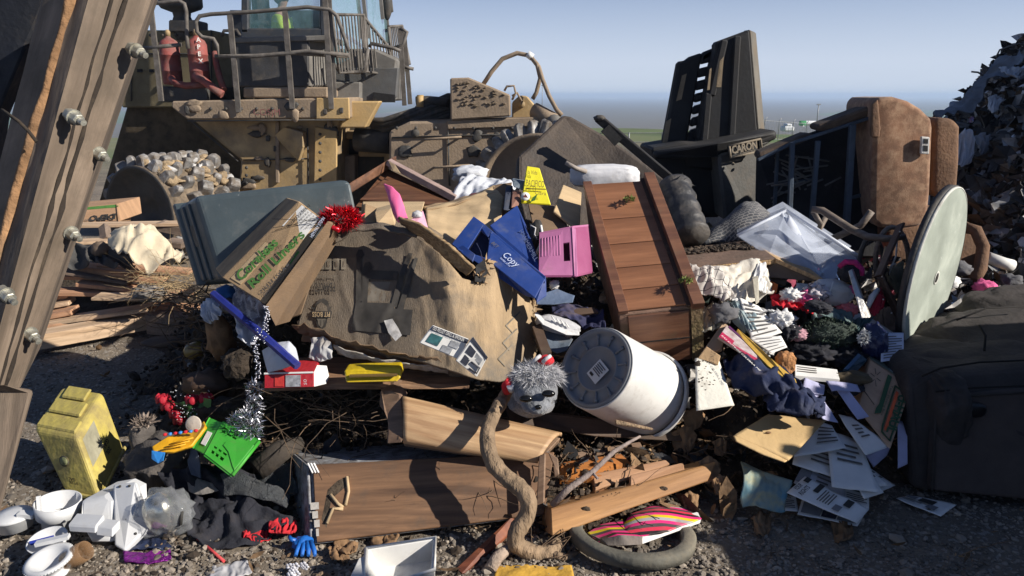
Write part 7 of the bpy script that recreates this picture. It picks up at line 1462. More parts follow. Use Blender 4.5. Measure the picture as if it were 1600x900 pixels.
t = thing('navy_bag', 'shiny navy plastic bag with a white fluffy trim beside the blue printed sheet', 'bag', at(1365, 560, 2.95))
MB().blob(at(1365, 535, 2.98), (.058, .05, .085), .2, 2.5, 4, 4, Matrix.Rotation(R(-12), 3, 'Y'), crumple=.3).build('bag', mat('navy_film', (.018, .025, .085), .22, .3, 6, .1, wear=.35, wcol=(.3, .35, .5)), t); tufts(at(1350, 527, 2.94), (.022, .015, .03), 300, .012, .003, wcl, 'fluffy_trim', t, 5)
t, P = sheet_('printed_sheet', [(1378, 520, 3.02), (1412, 520, 3.02), (1412, 560, 2.92), (1376, 566, 2.90)], 'blue shaded printed sheet standing under the round table', mat('shaded_sheet_paper', (.62, .66, .80), .8, .05, 4, 0), 9, amp=.002)  # blue shade is mixed into this sheet's paper colour
t = thing('phone_case', 'dark glossy phone box tilted beside the moving box', 'phone', at(1335, 590, 2.85)); q = A((1341, 551, 2.94), (1356, 562, 2.92), (1336, 582, 2.84), (1316, 578, 2.86)); MB().prism(q, V((0, .01, -.02))).build('body', mat('dark_teal_gloss', (.02, .05, .07), .15, .2, 9, .1), t, bev=.002)
patch('blue_strip', q, .05, .05, .35, .95, mat('blue_tint', (.05, .12, .22), .3), t)
MB().blob(at(1330, 592, 2.82), (.08, .04, .03), .3, 3, 3, 3, crumple=.5).build('brown_wad', mat('brown_wad', (.12, .09, .05), .9, .4, 12), label='brown crumpled wad under the dark phone box', cat='wad')
rag('grey_scarf', [(1290, 597, 2.82), (1325, 600, 2.80), (1350, 605, 2.8)], [(1300, 612, 2.76), (1330, 618, 2.72), (1352, 612, 2.74)], dc, 'dark scarf lying on the letters left of the moving box', 'scarf', .01, .015, seed=96)
# ---- moving box
t = thing('moving_box', 'brown moving box printed U-HAUL in orange and green, tipped beside the dark couch', 'box', at(1380, 705, 2.55))
q = A((1358, 561, 2.90), (1425, 603, 2.72), (1392, 706, 2.48), (1343, 640, 2.68)); q = A((1360, 562, 2.90), (1424, 604, 2.74), (1391, 703, 2.50), (1340, 640, 2.70))
vec = at(1378, 563, 3.10) - q[0]; vec = at(1378, 563, 3.1) - q[0]
MB().prism([q[0], q[1], q[2], q[3]], V((.07, .2, -.02))).build('carton', cardb('moving_box_card', (.46, .31, .21), .2), t, fr=quad_frame(q), bev=.003)
dg_ = mat('dark_green_print', (.025, .08, .035), .8, .1, 5, 0, bump=0); org = mat('orange_print', (.62, .10, .03), .7, .1, 5, 0, bump=0)
u = q[2] - q[1]; dn = q[0] - q[1]         # text runs down the right edge
def um(a, b_): return on(q, a, b_) + seen(q, .005)
MB().tube([um(.68, .16), um(.92, .16), um(.93, .2), um(.93, .92), um(.70, .92), um(.68, .85), um(.68, .16)], .0035, 5).build('printed_frame', dg_, t)
MB().slab([um(.73, .22), um(.80, .22), um(.80, .86), um(.73, .86)], .0006).build('orange_bar', org, t)
text('U-HAUL', um(.815, .24), u, q[1] - q[0], .030, dg_, t, wid=(u.length * .60), bold=.04)
MB().slab([um(.46, .06), um(.56, .06), um(.56, .7), um(.42, .8), um(.42, .70), um(.46, .6)], .0006).build('green_arrow', dg_, t)
text('Your Moving Box', um(.60, .2), u, q[1] - q[0], .008, dg_, t, wid=u.length * .5)
for k in range(6): a = k * 1.05; MB().tube([um(.22 + .03 * math.cos(a), .25 + .06 * math.sin(a)), um(.22 + .13 * math.cos(a), .25 + .16 * math.sin(a))], .0012, 4).build('line_drawing', ink, t)
MB().tube([um(.04, .62), um(.36, .68)], .0015, 4).build('line_drawing', ink, t)
tq = [q[0], q[0] + V((.07, .2, -.02)), q[1] + V((.07, .2, -.02)), q[1]]; patch('green_tape', tq, .0, .0, 1, .98, mat('grey_green_tape', (.14, .17, .13), .5, .3, 9, .2), t, off=.004); patch('tape_stripe', tq, .55, .3, .8, 1, dg_, t, off=.006); patch('clear_tape', tq, .1, .5, .9, .7, glassy('clear_tape', (.6, .7, .75), .1, .7), t, off=.007)
tufts(q[1] + V((.02, .02, -.04)), (.02, .02, .04), 90, .02, .002, kraft, 'torn_edge', t, 7)
# ---- round table
t = thing('round_table_top', 'round pale green table top with a dark rim standing on its edge', 'table top', at(1430, 555, 3.2))
c = at(1465, 424, 3.25); view = (c - CAMP).normalized(); rt = view.cross(V((0, 0, 1))).normalized(); upv = rt.cross(view).normalized(); a = R(14)
lon = rt * math.sin(a) + upv * math.cos(a); lat = rt * math.cos(a) - upv * math.sin(a)
nz = V((.7176, -.693, -.07)).normalized(); lon = nz.cross(V((0, 0, 1))).cross(nz).normalized(); fr = frame(c, lon, nz.cross(lon)); rr_ = .385
gt = mat('pale_green_laminate', (.36, .40, .345), .45, .14, 3.5, .28, (.55, .58, .50), .12, 20, dscale=3, wear=.12, wcol=(.72, .74, .70)); dr = mat('black_table_rim', (.03, .028, .028), .5, .2, 5, .3, (.10, .085, .07))
MB().lathe([(0, 0), (rr_ * .985, 0)], fr, 96).build('green_face', gt, t, fr=fr)
MB().lathe([(rr_ * .986, .0015), (rr_ * 1.0, .0), (rr_ * 1.0, -.012), (0, -.012)], fr, 96).build('edge_band', mat('pale_edge_band', (.55, .55, .50), .6, .1, 9, .2), t, fr=fr)
MB().lathe([(rr_ * .99, -.012), (rr_ * 1.015, -.014), (rr_ * 1.012, -.038), (rr_ * .9, -.042), (0, -.042)], fr, 96).build('dark_rim', dr, t, fr=fr)
hm = fr @ Matrix.Translation((-.03, 0, .002)); 
if (hm.translation - CAMP).length > (c - CAMP).length + .2: pass
MB().lathe([(0, 0), (.022, 0), (.022, .002), (0, .002)], hm @ Matrix.Diagonal((1, 1, 1, 1)), 20).build('centre_hole', blk, t)
MB().lathe([(.022, 0), (.03, .003), (.032, 0)], hm, 20).build('hole_rim', mat('pale_edge_band', (0, 0, 0)), t)
MB().tube([fr @ V((-rr_ * .65, -.05, .003)), fr @ V((-rr_ * .85, -.02, .003)), fr @ V((-rr_ * .95, .03, .003))], .003, 5).build('scratch', mat('dark_scratch', (.15, .16, .12)), t)
# brackets, chair
t = thing('folding_leg_frame', 'brown flat steel leg frame bent in a sharp V left of the round table top', 'leg frame', at(1405, 515, 3.2)); bm2 = mat('brown_metal_paint', (.085, .05, .035), .5, .2, 6, .3, (.17, .12, .09))
MB().beam(at(1408, 350, 3.35), at(1372, 432, 3.22), .012, .05, V((0, -1, .2))).build('flat_bar', bm2, t, bev=.002); MB().beam(at(1376, 434, 3.2), at(1414, 516, 3.1), .012, .05, V((0, -1, .2))).build('flat_bar', bm2, t, bev=.002)
for s_ in (0, .12): MB().prism(A((1374, 436 - 5 * s_, 3.19), (1380, 434, 3.19), (1414, 492, 3.11), (1412, 500, 3.11)), V((.0, .03, 0))).build('bar_flange', bm2, t) if s_ == 0 else None
for x, y in ((1406, 362), (1406, 368), (1380, 468), (1393, 489)): MB().blob(at(x, y, 3.12 if y > 400 else 3.3), (.004,) * 3, 0, sub=1).build('bolt_head', paper, t)
t = thing('bentwood_chair', 'grey brown bentwood chair upside down between the recliner sofa and the round table', 'chair', at(1340, 440, 3.6)); bwd = wood('grey_bentwood', (.25, .20, .16), (.14, .11, .09), 20, .6, .3)
MB().tube(A((1268, 327, 3.62), (1285, 329, 3.6), (1305, 342, 3.55), (1330, 358, 3.5), (1355, 370, 3.45), (1385, 373, 3.42), (1415, 370, 3.4)), [.016, .018, .018, .018, .018, .016, .014], 10).build('arm', bwd, t)
MB().tube(A((1290, 378, 3.9), (1318, 365, 3.85), (1345, 352, 3.8), (1362, 330, 3.78)), .018, 10).build('arm', bwd, t)
MB().tube(A((1270, 330, 3.8), (1282, 350, 3.8), (1278, 362, 3.82), (1290, 340, 3.85)), .014).build('leg', bwd, t)
for (cx, cy, rx, ry, Y) in ((1394, 410, 26, 55, 3.5), (1362, 440, 22, 70, 3.55)): MB().tube([at(cx + rx * math.cos(a_ / 24 * 6.283), cy + ry * math.sin(a_ / 24 * 6.283), Y) for a_ in range(25)], .012, 8).build('hoop', dkm if cx < 1380 else bwd, t)
MB().tube(A((1403, 360, 3.45), (1400, 400, 3.42), (1388, 430, 3.4), (1392, 415, 3.4), (1400, 412, 3.4)), .004, 6).build('wire_hook', mat('white_wire', (.6, .6, .6), .4), t)
MB().tube(A((1372, 448, 3.3), (1376, 420, 3.4), (1384, 385, 3.45)), .005, 6).build('pale_strip', kraftl, t)
for i, (p, lb) in enumerate((([(1385, 425, 3.6), (1412, 410, 3.6), (1410, 470, 3.4), (1390, 440, 3.5)], 'olive cushion corner seen through the leg frame'), ([(1360, 490, 3.4), (1395, 480, 3.4), (1405, 525, 3.2), (1360, 520, 3.2)], 'brown leather cushion below the crimson hat'), ([(1480, 500, 3.5), (1540, 485, 3.5), (1560, 505, 3.4), (1450, 545, 3.2)], 'tan leather cushion right of the round table top, its back edge lit'), ([(1440, 530, 3.3), (1540, 505, 3.4), (1480, 560, 3.1), (1425, 575, 3.0)], 'tan leather cushion behind the dark couch roll'))):
    drape('leather_cushion', p[:2], [p[3], p[2]], mat('olive_cloth', (.11, .10, .06), .9) if i == 0 else mat('tan_leather', (.24, .15, .09), .6, .2, 6, .3, bump=.5), amp=.01, fold=.012, bulge=.03, sol=.02, seed=100 + i, label=lb, cat='cushion')
MB().slab(A((1495, 487, 3.5), (1515, 485, 3.5), (1480, 530, 3.3), (1476, 525, 3.3)), .02).build('carton_scrap', kraft, label='kraft carton edge standing right of the round table top', cat='box')
MB().tube(A((1505, 355, 4.3), (1525, 360, 4.25), (1536, 385, 4.2), (1532, 420, 4.15), (1520, 440, 4.1)), .035, 12).build('curved_armrest', sued, label='curved brown suede armrest behind the round table top', cat='armrest')
# ---- dark couch
cq = mat('dark_brown_microfibre', (.042, .035, .032), .85, .4, 5, .2, (.075, .058, .048), .35, 50, dscale=3); cq2 = mat('dark_grey_side_cloth', (.072, .056, .049), .9, .15, 6, .25, (.07, .055, .045), .3, 90)
t = thing('dark_couch', 'dark brown microfibre couch standing on the gravel at the right edge', 'couch', gnd(1600, 785))
MB().prism(A((1418, 598, 2.66), (1440, 580, 2.70), (1760, 560, 2.72), (1780, 790, 2.40), (1424, 768, 2.56)), V((.12, .75, 0))).build('arm_frame', cq, t, bev=.035, bseg=4)
iq = [p for p in A((1462, 620, 2.63), (1700, 606, 2.60), (1700, 792, 2.42), (1456, 768, 2.50))]
MB().prism(iq, V((0, .05, 0))).build('side_panel', cq2, t, bev=.018, bseg=3)
MB().tube([p + V((0, -.004, 0)) for p in (iq[0].lerp(iq[3], .97), iq[0].lerp(iq[3], .1), iq[0] + V((.02, 0, 0)), iq[1])], .006, 6).build('piping', cq, t)
sc0 = at(1519, 641, 2.585)
MB().blob(sc0, (.052, .02, .028), 0, sub=3, pw=.7).build('handle_recess', mat('handle_black', (.006, .006, .007), .4, 0, 1, 0, bump=0), t)
def cush(px, py, Y, r_, rotz, rx, name, seed, ry=0, **k):
    return MB().blob(at(px, py, Y), r_, .07, 2.2, seed, 5, Matrix.Rotation(rotz, 3, 'Z') @ Matrix.Rotation(ry, 3, 'Y') @ Matrix.Rotation(rx, 3, 'X'), pw=.62, crumple=.13).build(name, cq, t, **k)
cush(1560, 590, 2.86, (.44, .20, .115), R(2), R(10), 'front_roll', 1, R(-2))
cush(1600, 535, 3.08, (.42, .22, .10), R(4), R(14), 'middle_cushion', 2, R(-4)); 
cush(1630, 492, 3.30, (.36, .2, .105), R(5), R(12), 'top_cushion', 3, R(-4))
sm_ = mat('seam_dark', (.008, .006, .005), .9, 0, 1, 0, bump=0)
def seam(pts, r_=.004): MB().tube(A(*pts), r_, 6).build('seam', sm_, t)
seam([(1440, 588, 2.62), (1470, 575, 2.60), (1530, 566, 2.60), (1620, 562, 2.6)]); seam([(1530, 508, 2.90), (1540, 525, 2.86), (1538, 548, 2.82)], .005); seam([(1462, 612, 2.60), (1520, 606, 2.60), (1610, 602, 2.6)]); seam([(1495, 500, 3.02), (1540, 482, 3.1), (1610, 478, 3.1)])
cush(1452, 630, 2.75, (.08, .2, .16), 0, 0, 'arm_pad', 5)
MB().blob(at(1425, 563, 2.95), (.075, .06, .026), .2, 2, 4, 3, Matrix.Rotation(R(-6), 3, 'Y'), pw=.7).build('dark_shoe', dkw, label='dark brown shoe lying between the moving box and the couch', cat='shoe')
# ---- shoes in the middle
t = thing('white_sneaker', 'white sneaker lying on its side below the pink crate', 'shoe', at(870, 525, 2.9))
MB().blob(at(872, 508, 2.92), (.095, .045, .035), .08, 2, 4, 4, Matrix.Rotation(R(14), 3, 'Y'), pw=.8, crumple=.1).build('upper', mat('worn_white_canvas', (.48, .48, .50), .8, .15, 7, .3), t)
MB().prism(A((835, 492, 2.88), (848, 508, 2.84), (885, 524, 2.82), (906, 525, 2.84), (905, 520, 2.85), (880, 515, 2.86), (850, 500, 2.88), (838, 489, 2.9)), V((0, .03, .0))).build('sole', mat('sole_rubber', (.62, .62, .62), .6, .1, 5, .2), t, bev=.004)
for k in range(4): MB().tube(A((862 + 7 * k, 494 + 3 * k, 2.875), (868 + 7 * k, 503 + 3 * k, 2.87)), .003, 5).build('lace', paper, t)
t = thing('black_sneaker', 'black sneaker with a white wave stripe standing between the blue carton and the pink crate', 'shoe', at(840, 395, 3.2))
MB().blob(at(836, 372, 3.22), (.032, .035, .08), .08, 2, 4, 4, Matrix.Rotation(R(10), 3, 'Y'), pw=.85).build('upper', ink, t); MB().tube(A((845, 352, 3.2), (848, 370, 3.18), (843, 385, 3.16), (837, 398, 3.15)), .006, 6).build('sole', paper, t)
MB().tube(A((829, 352, 3.17), (837, 356, 3.165), (835, 366, 3.165), (840, 374, 3.165)), .003, 5).build('stripe', paper, t)
MB().blob(at(866, 445, 3.0), (.022, .02, .02), .3, 3, 5, 3, crumple=.5).build('white_wad', paper, label='tiny white crumpled wad below the pink crate', cat='wad')
drape('blue_folder', [(840, 462, 2.9), (870, 452, 2.95), (898, 462, 2.92)], [(838, 475, 2.86), (865, 476, 2.86), (895, 472, 2.88)], mat('steel_blue_card', (.10, .14, .22), .6, .1, 5, .1), amp=.004, label='steel blue folder below the pink crate above the white sneaker', cat='folder')
rag('indigo_cloth', [(862, 480, 3.0), (900, 478, 3.02), (940, 485, 3.0)], [(865, 500, 2.95), (900, 505, 2.93), (945, 515, 2.92)], mat('indigo_cloth', (.02, .022, .07), .8, .3, 8), 'indigo cloth left of the wooden chest behind the white sneaker', seed=110)
drape('grey_folder', [(850, 515, 2.9), (880, 525, 2.88), (895, 530, 2.86)], [(855, 545, 2.8), (870, 552, 2.78), (885, 548, 2.78)], mat('blue_grey_cloth', (.10, .13, .17), .8), amp=.006, label='blue grey cloth between the crushed carton and the white bucket', cat='cloth')
MB().slab(A((832, 510, 2.86), (845, 505, 2.88), (862, 550, 2.74), (848, 556, 2.72)), .02).build('brown_slab', dkw, label='dark brown slab standing right of the crushed carton', cat='board')
MB().slab(A((876, 484, 2.98), (928, 480, 3.0), (935, 488, 2.98), (880, 495, 2.95)), .01).build('brown_slab', dkw, label='dark brown slat left of the wooden chest foot', cat='slat')
# ================================================================ LEFT EDGE, BACKGROUND RUBBISH, ADDED SHADE CASTERS
# ---- heavy timber post with bolts
tp = wood('weathered_timber', (.27, .205, .15), (.12, .088, .062), 9, .85, .5, (.09, .07, .05), bump=.8); rus = mat('rusty_orange_wood', (.31, .17, .08), .9, .5, 12, .35, (.20, .13, .08), .9, 40)
gal = mat('zinc_bolt', (.42, .41, .35), .45, .25, 30, .35, (.30, .26, .18), metal=.75)
t = thing('timber_post', 'big weathered timber post with zinc bolts leaning across the left edge', 'post', at(-40, 700, 1.25))
a = [at(66, -60, 1.42), at(150, -60, 1.34), at(262, -60, 1.42)]; b = [at(-95, 620, 1.18), at(-30, 620, 1.10), at(32, 605, 1.20)]
a[2] = at(250, -40, 1.42); a[1] = at(148, -40, 1.33); a[0] = at(75, -40, 1.40)
vs = a + b + [a[0] + V((.02, .22, 0)), a[2] + V((-.1, .22, 0)), b[0] + V((.02, .22, 0)), b[2] + V((-.1, .22, 0))]
fr = frame(b[1], a[1] - b[1], a[2] - a[1])
def strip(A0, A1, B0, B1, nu=90, nv=14, amp=.0022, s=0):   # long rough face
    vs = []; nr = (A1 - A0).cross(B0 - A0).normalized()
    for j in range(nv + 1):
        for i in range(nu + 1):
            p = A0.lerp(B0, i / nu).lerp(A1.lerp(B1, i / nu), j / nv); q = V((j * .6, i * .12, s)); e = 0 < j < nv
            vs.append(p + nr * (amp * noise.noise(q) + (amp * 1.2 * min(0, abs(noise.noise(V((j * .55, i * .035, s + 5)))) * 4 - .5)) * e) * (1 if e else .6))
    return vs, [[j * (nu + 1) + i, j * (nu + 1) + i + 1, (j + 1) * (nu + 1) + i + 1, (j + 1) * (nu + 1) + i] for j in range(nv) for i in range(nu)]
mb = MB(); mb.add(*strip(a[0], a[1], b[0], b[1], s=1), True); mb.add(*strip(a[1], a[2], b[1], b[2], s=2), True)
mb.add(vs, [(6, 7, 9, 8), (0, 6, 8, 3), (2, 5, 9, 7), (0, 1, 2, 7, 6), (3, 8, 9, 5, 4)]); mb.build('timber', tp, t, fr=fr)
nrm = (a[1] - a[0]).cross(b[0] - a[0]).normalized(); nrm = nrm if nrm.dot(CAMP - a[0]) > 0 else -nrm
P0 = [a[0].lerp(b[0], k / 14).lerp(a[1].lerp(b[1], k / 14), .72 - .012 * k + .05 * noise.noise(V((k * .9, 0, 0)))) + nrm * .001 for k in range(15)]
MB().tube(P0, [.011 + .009 * noise.noise(V((k * 1.3, 2, 0))) for k in range(15)], 8, flat=.5).build('rusty_edge', rus, t, fr=fr)
for u0, off, w_ in ((.35, .35, .004), (.55, .5, .005)):
    P1 = [a[1].lerp(b[1], k / 30).lerp(a[2].lerp(b[2], k / 30), u0 + .05 * noise.noise(V((k * .25, u0 * 9, 0)))) for k in range(31)]
    n2 = (a[2] - a[1]).cross(b[1] - a[1]).normalized(); n2 = n2 if n2.dot(CAMP - a[1]) > 0 else -n2
    MB().tube([p + n2 * .0005 for p in P1], [w_ * (.5 + abs(noise.noise(V((k * .5, 7, u0))))) for k in range(31)], 6, flat=.6).build('crack', mat('dark_crack', (.03, .022, .016), .95), t, fr=fr)
P1 = A((4, 172, 1.262), (30, 190, 1.245), (45, 205, 1.236), (58, 222, 1.235)); MB().tube([p + nrm * .001 for p in P1], .003, 5).build('crack', MATS['dark_crack'], t)
def hexbolt(px, py, Y, s, dx=1.0, big=True):
    c = at(px, py, Y); ax = V((.80 * dx, -.52, -.30)).normalized(); f = zframe(c, ax)
    o = MB().lathe([(0, -.02), (s, -.02), (s, 0), (s * .9, .003), (s * .9, s * 1.2), (0, s * 1.25)], f, 6, False).build('bolt', gal, t, bev=.0015)
    MB().lathe([(0, s * 1.2), (s * .45, s * 1.2), (s * .47, s * 1.5), (s * .42, s * 1.6), (s * .47, s * 1.7), (s * .42, s * 1.8), (s * .45, s * 2.3), (0, s * 2.35)], f, 12, False).build('bolt_thread', gal, o)
    MB().lathe([(0, -.02), (s * 1.15, -.004), (s * 1.15, -.001), (0, 0)], f, 20, False).build('washer', gal, o)
for x, y, Y in ((117, 184, 1.25), (214, 80, 1.35), (155, 241, 1.32), (10, 462, 1.13), (112, 365, 1.27), (48, 523, 1.20)): hexbolt(x, y, Y, .0115)
t = thing('timber_end', 'nearer weathered timber end standing in the bottom left corner', 'post', at(-60, 900, .95))
q = [at(-120, 600, .98), at(8, 603, .98), at(53, 609, 1.00), at(-3, 812, .86), at(-30, 850, .84), at(-160, 850, .84)]
MB().prism(q, (q[1] - CAMP).normalized() * .05).build('timber', tp, t, fr=frame(q[1], q[3] - q[1], q[2] - q[1]), bev=.006, bseg=2)
t = thing('dark_trailer_inside', 'black sheet standing for the dark trailer inside behind the timber post at the top left', 'trailer', at(-300, 400, 1.5)); tm = mat('trailer_inside_dark', (.006, .008, .014), .6, .2, 4, .1)  # black sheet paints the unlit inside of the truck box
MB().slab(A((-500, -160, 1.6), (90, -160, 1.6), (70, 0, 1.58), (-2, 172, 1.55), (-60, 560, 1.45), (-500, 560, 1.45)), .04).build('side_panel', tm, t, bev=.004)
for k in range(3): MB().beam(at(-400 + 140 * k, -160, 1.58), at(-420 + 120 * k, 560, 1.43), .04, .03, V((0, 1, 0))).build('stiffener', tm, t)
# ---- planks
pk1 = wood('red_cedar_plank', (.58, .34, .20), (.40, .20, .11), 12, .8, .25, (.10, .07, .05)); pk2 = wood('pale_plank', (.66, .48, .32), (.48, .32, .19), 12, .8, .22, (.2, .13, .09)); pk3 = wood('old_grey_plank', (.27, .20, .15), (.17, .12, .09), 14, .85, .4)
def plank(x0, y0, Y0, x1, y1, Y1, hpx, m, lab, w_=.14, grp='planks stacked at the left'):
    a_, b_ = at(x0, y0, Y0), at(x1, y1, Y1); h = hpx / FPX * (Y0 * .97)
    return MB().beam(a_, b_, w_, h, V((0, 0, 1))).build('plank', m, fr=frame((a_ + b_) / 2, b_ - a_, V((0, 1, 0))), bev=.003, label=lab, cat='plank', group=grp)
pls = [(30, 536, 4.12, 245, 498, 4.62, 26, pk2, 'wide pale plank at the front bottom of the plank pile'), (240, 502, 4.5, 320, 512, 4.4, 34, pk3, 'short grey plank continuing the bottom of the plank pile to the right'), (40, 508, 4.435, 235, 480, 4.525, 7, pk2, 'thin pale plank directly above the wide front plank'), (50, 497, 4.480, 118, 484, 4.525, 9, pk1, 'short reddish plank on the left, third from the bottom'),
       (48, 512, 4.389, 115, 500, 4.480, 6, pk1, 'thin plank end directly under the short reddish plank'), (60, 480, 4.570, 113, 470, 4.615, 7, pk2, 'short pale plank end lying left of the middle gap'), (68, 464, 4.615, 110, 459, 4.661, 6, pk1, 'small red plank end above the short pale plank'), (80, 455, 4.615, 300, 459, 4.706, 7, pk1, 'long orange red plank in the middle of the plank pile'),
       (150, 463, 4.480, 292, 465, 4.525, 5, pk2, 'thin pale plank under the straw tangle'), (92, 430, 4.751, 260, 436, 4.796, 6, pk1, 'long red plank below the topmost red planks'), (96, 415, 4.796, 215, 428, 4.796, 12, pk1, 'thick red plank directly beneath the cream canvas'), (98, 422, 4.706, 205, 440, 4.751, 5, pk3, 'thin dark plank under the thick red plank'),
       (125, 441, 4.661, 220, 452, 4.706, 7, pk1, 'short red plank crossing the middle of the pile'), (158, 414, 4.842, 300, 425, 4.887, 6, pk1, 'red plank running under the right half of the canvas'), (110, 352, 5.159, 285, 349, 5.249, 5, pk2, 'thin pale board on top of the plank pile under the depot carton'), (100, 379, 4.887, 170, 376, 4.978, 5, pk2, 'short pale board left of the cream canvas'),
       (262, 378, 4.978, 290, 382, 4.978, 9, pk3, 'short plank end touching the grey tote'), (250, 352, 5.249, 290, 360, 5.249, 14, pk3, 'grey board shaded under the top pale board'), (232, 478, 4.615, 310, 482, 4.615, 6, pk1, 'red plank end below the straw tangle')]
for p_ in pls: plank(*p_)
MB().beam(at(163, 354, 5.1), at(166, 376, 5.0), .06, .05, V((0, 1, 0))).build('wood_block', pk3, bev=.003, label='small wooden block standing between the two top boards', cat='block')
MB().blob(at(180, 480, 5.2), (.9, .25, .22), .3, 2, 4, 4, crumple=.3).build('rubbish_under_planks', soil, kind='stuff')['label'] = 'dark rubbish packed between the stacked planks'
canv = mat('cream_canvas', (.62, .53, .38), .85, .15, 4, .2, (.35, .27, .17), .4, 20); gcl = mat('dark_grey_tarp', (.06, .058, .056), .8, .3, 6, .3, (.12, .10, .08))
drape('canvas_sheet', [(172, 372, 4.75), (200, 360, 4.75), (232, 362, 4.75), (278, 392, 4.7)], [(175, 388, 4.5), (205, 402, 4.45), (235, 424, 4.4), (283, 412, 4.5)], canv, amp=.05, freq=6, fold=.06, ff=13, seed=3, bulge=.1, rag=.05, label='crumpled cream canvas sheet thrown over the plank pile', cat='canvas')
drape('dark_tarp', [(98, 385, 4.75), (140, 380, 4.75), (180, 385, 4.75)], [(100, 410, 4.6), (150, 415, 4.6), (215, 420, 4.55)], gcl, amp=.05, freq=5, fold=.06, seed=5, rag=.04, label='dark grey tarp crumpled left of the cream canvas', cat='tarp')
MB().blob(at(157, 390, 4.68), (.055, .05, .055), .2, seed=3).build('brown_wad', mat('brown_wad_b', (.14, .10, .07)), label='brown round wad between the dark tarp and the cream canvas', cat='wad')
MB().blob(at(232, 458, 4.35), (.10, .06, .05), .3, 3, 6, 4, crumple=.5).build('grey_rag', mat('grey_rag', (.20, .18, .16)), label='small grey rag hanging on the planks under the straw', cat='rag')
t = thing('carton', 'brown carton with a green stripe and upside down DEPOT print on top of the planks', 'box', at(160, 348, 5.7))
q = A((95, 326, 5.8), (184, 318, 5.8), (187, 346, 5.7), (95, 350, 5.7)); MB().prism(q, V((-.02, .4, 0))).build('box_body', cardb('depot_card', (.42, .25, .14), .15), t, bev=.004)
MB().slab(A((184, 318, 5.79), (205, 330, 6.1), (204, 345, 6.05), (187, 346, 5.69)), .01).build('box_side', cardb('depot_card', (0, 0, 0)), t); patch('green_stripe', q, 0, .06, 1, .22, grn, t); MB().slab(A((184, 321, 5.77), (205, 333, 6.08), (205, 336, 6.08), (184, 325, 5.77)), .004).build('green_stripe', grn, t)
text('DEPO', on(q, .97, .60) + seen(q, .008), q[0] - q[1], q[3] - q[0], .05, ink, t, wid=.21, bold=.04); text('HOME IMPROVE', on(q, .55, .8) + seen(q, .008), q[0] - q[1], q[3] - q[0], .022, inkg, t, wid=.15)
MB().blob(at(258, 535, 4.0), (.13, .06, .03), .2, 2, 2, 3).build('dark_log', dkw, label='dark log end poking out left of the main pile', cat='log')
t = thing('glass_jar', 'small shiny golden glass jar at the left foot of the pile', 'jar', at(292, 560, 3.4)); MB().lathe([(0, 0), (.03, 0), (.04, .02), (.04, .07), (.025, .09), (0, .09)], Matrix.Translation(at(292, 552, 3.35)) @ Matrix.Rotation(R(70), 4, 'Y'), 20).build('jar', mat('amber_glass', (.25, .17, .04), .1, .3, 9, .2), t)
# ---- dirt clods and wedges in the dark left flank
for i, (x, y, Y, w_, h_, m_, lb) in enumerate(((345, 530, 3.05, .05, .10, 'kl', 'brown curled leaf bundle left of the white rag'), (322, 600, 2.95, .09, .06, 'dkw', 'brown root lump below the dark roots'), (372, 570, 2.9, .06, .07, 'soil', 'dark earth lump under the blue pole'), (350, 640, 2.8, .11, .05, 'soil', 'dark earth lump right of the roses'), (520, 590, 2.8, .05, .03, 'dkw', 'brown shoe like lump above the yellow tray'))):
    MB().blob(at(x, y, Y), (w_, .06, h_), .35, 3, i + 2, 3, crumple=.5).build('earth_lump', globals()[m_], label=lb, cat='lump')
# ---- right heap of shredded rubbish
def heapz(x, y):
    u = x - 3.28 - .40 * (y - 7); b = smooth(0, 2.7, u) * 2.45 * smooth(3.6, 5.4, y) * (1 - .35 * smooth(9, 14, y))
    b += .40 * smooth(-1.2, .4, u) * smooth(3.8, 5, y) * (1 - smooth(7, 9, y))
    return b + (.10 * noise.noise(V((x * 1.7, y * 1.7, 1))) + .09 * abs(noise.noise(V((x * 4, y * 4, 0))))) * smooth(.05, .5, b)
hx = np.arange(1.6, 9, .07); hy = np.arange(3.6, 12, .07); hv = np.array([(x, y, heapz(x, y) - .06 - .25 * (heapz(x, y) < .03)) for y in hy for x in hx]); nx = len(hx)
npmesh('rubbish_heap', hv, np.array([[j * nx + i, j * nx + i + 1, (j + 1) * nx + i + 1, (j + 1) * nx + i] for j in range(len(hy) - 1) for i in range(nx - 1)]), mat('heap_soil', (.035, .030, .028), .9, .5, 6, .4, (.10, .085, .07), 1, 20), smooth=True, kind='stuff')['label'] = 'dark compacted rubbish heap rising at the right edge'
r2 = np.random.default_rng(5)
crt = []; crf = []
for j in range(4):
    for i in range(4): crt.append((i / 1.5 - 1, j / 1.5 - 1, .45 * math.sin(i * 2.1 + j * 1.3) + .3 * math.cos(i * 1.1 - j * 2.7)))
for j in range(3):
    for i in range(3): crf.append((j * 4 + i, j * 4 + i + 1, j * 4 + i + 5, j * 4 + i + 4))
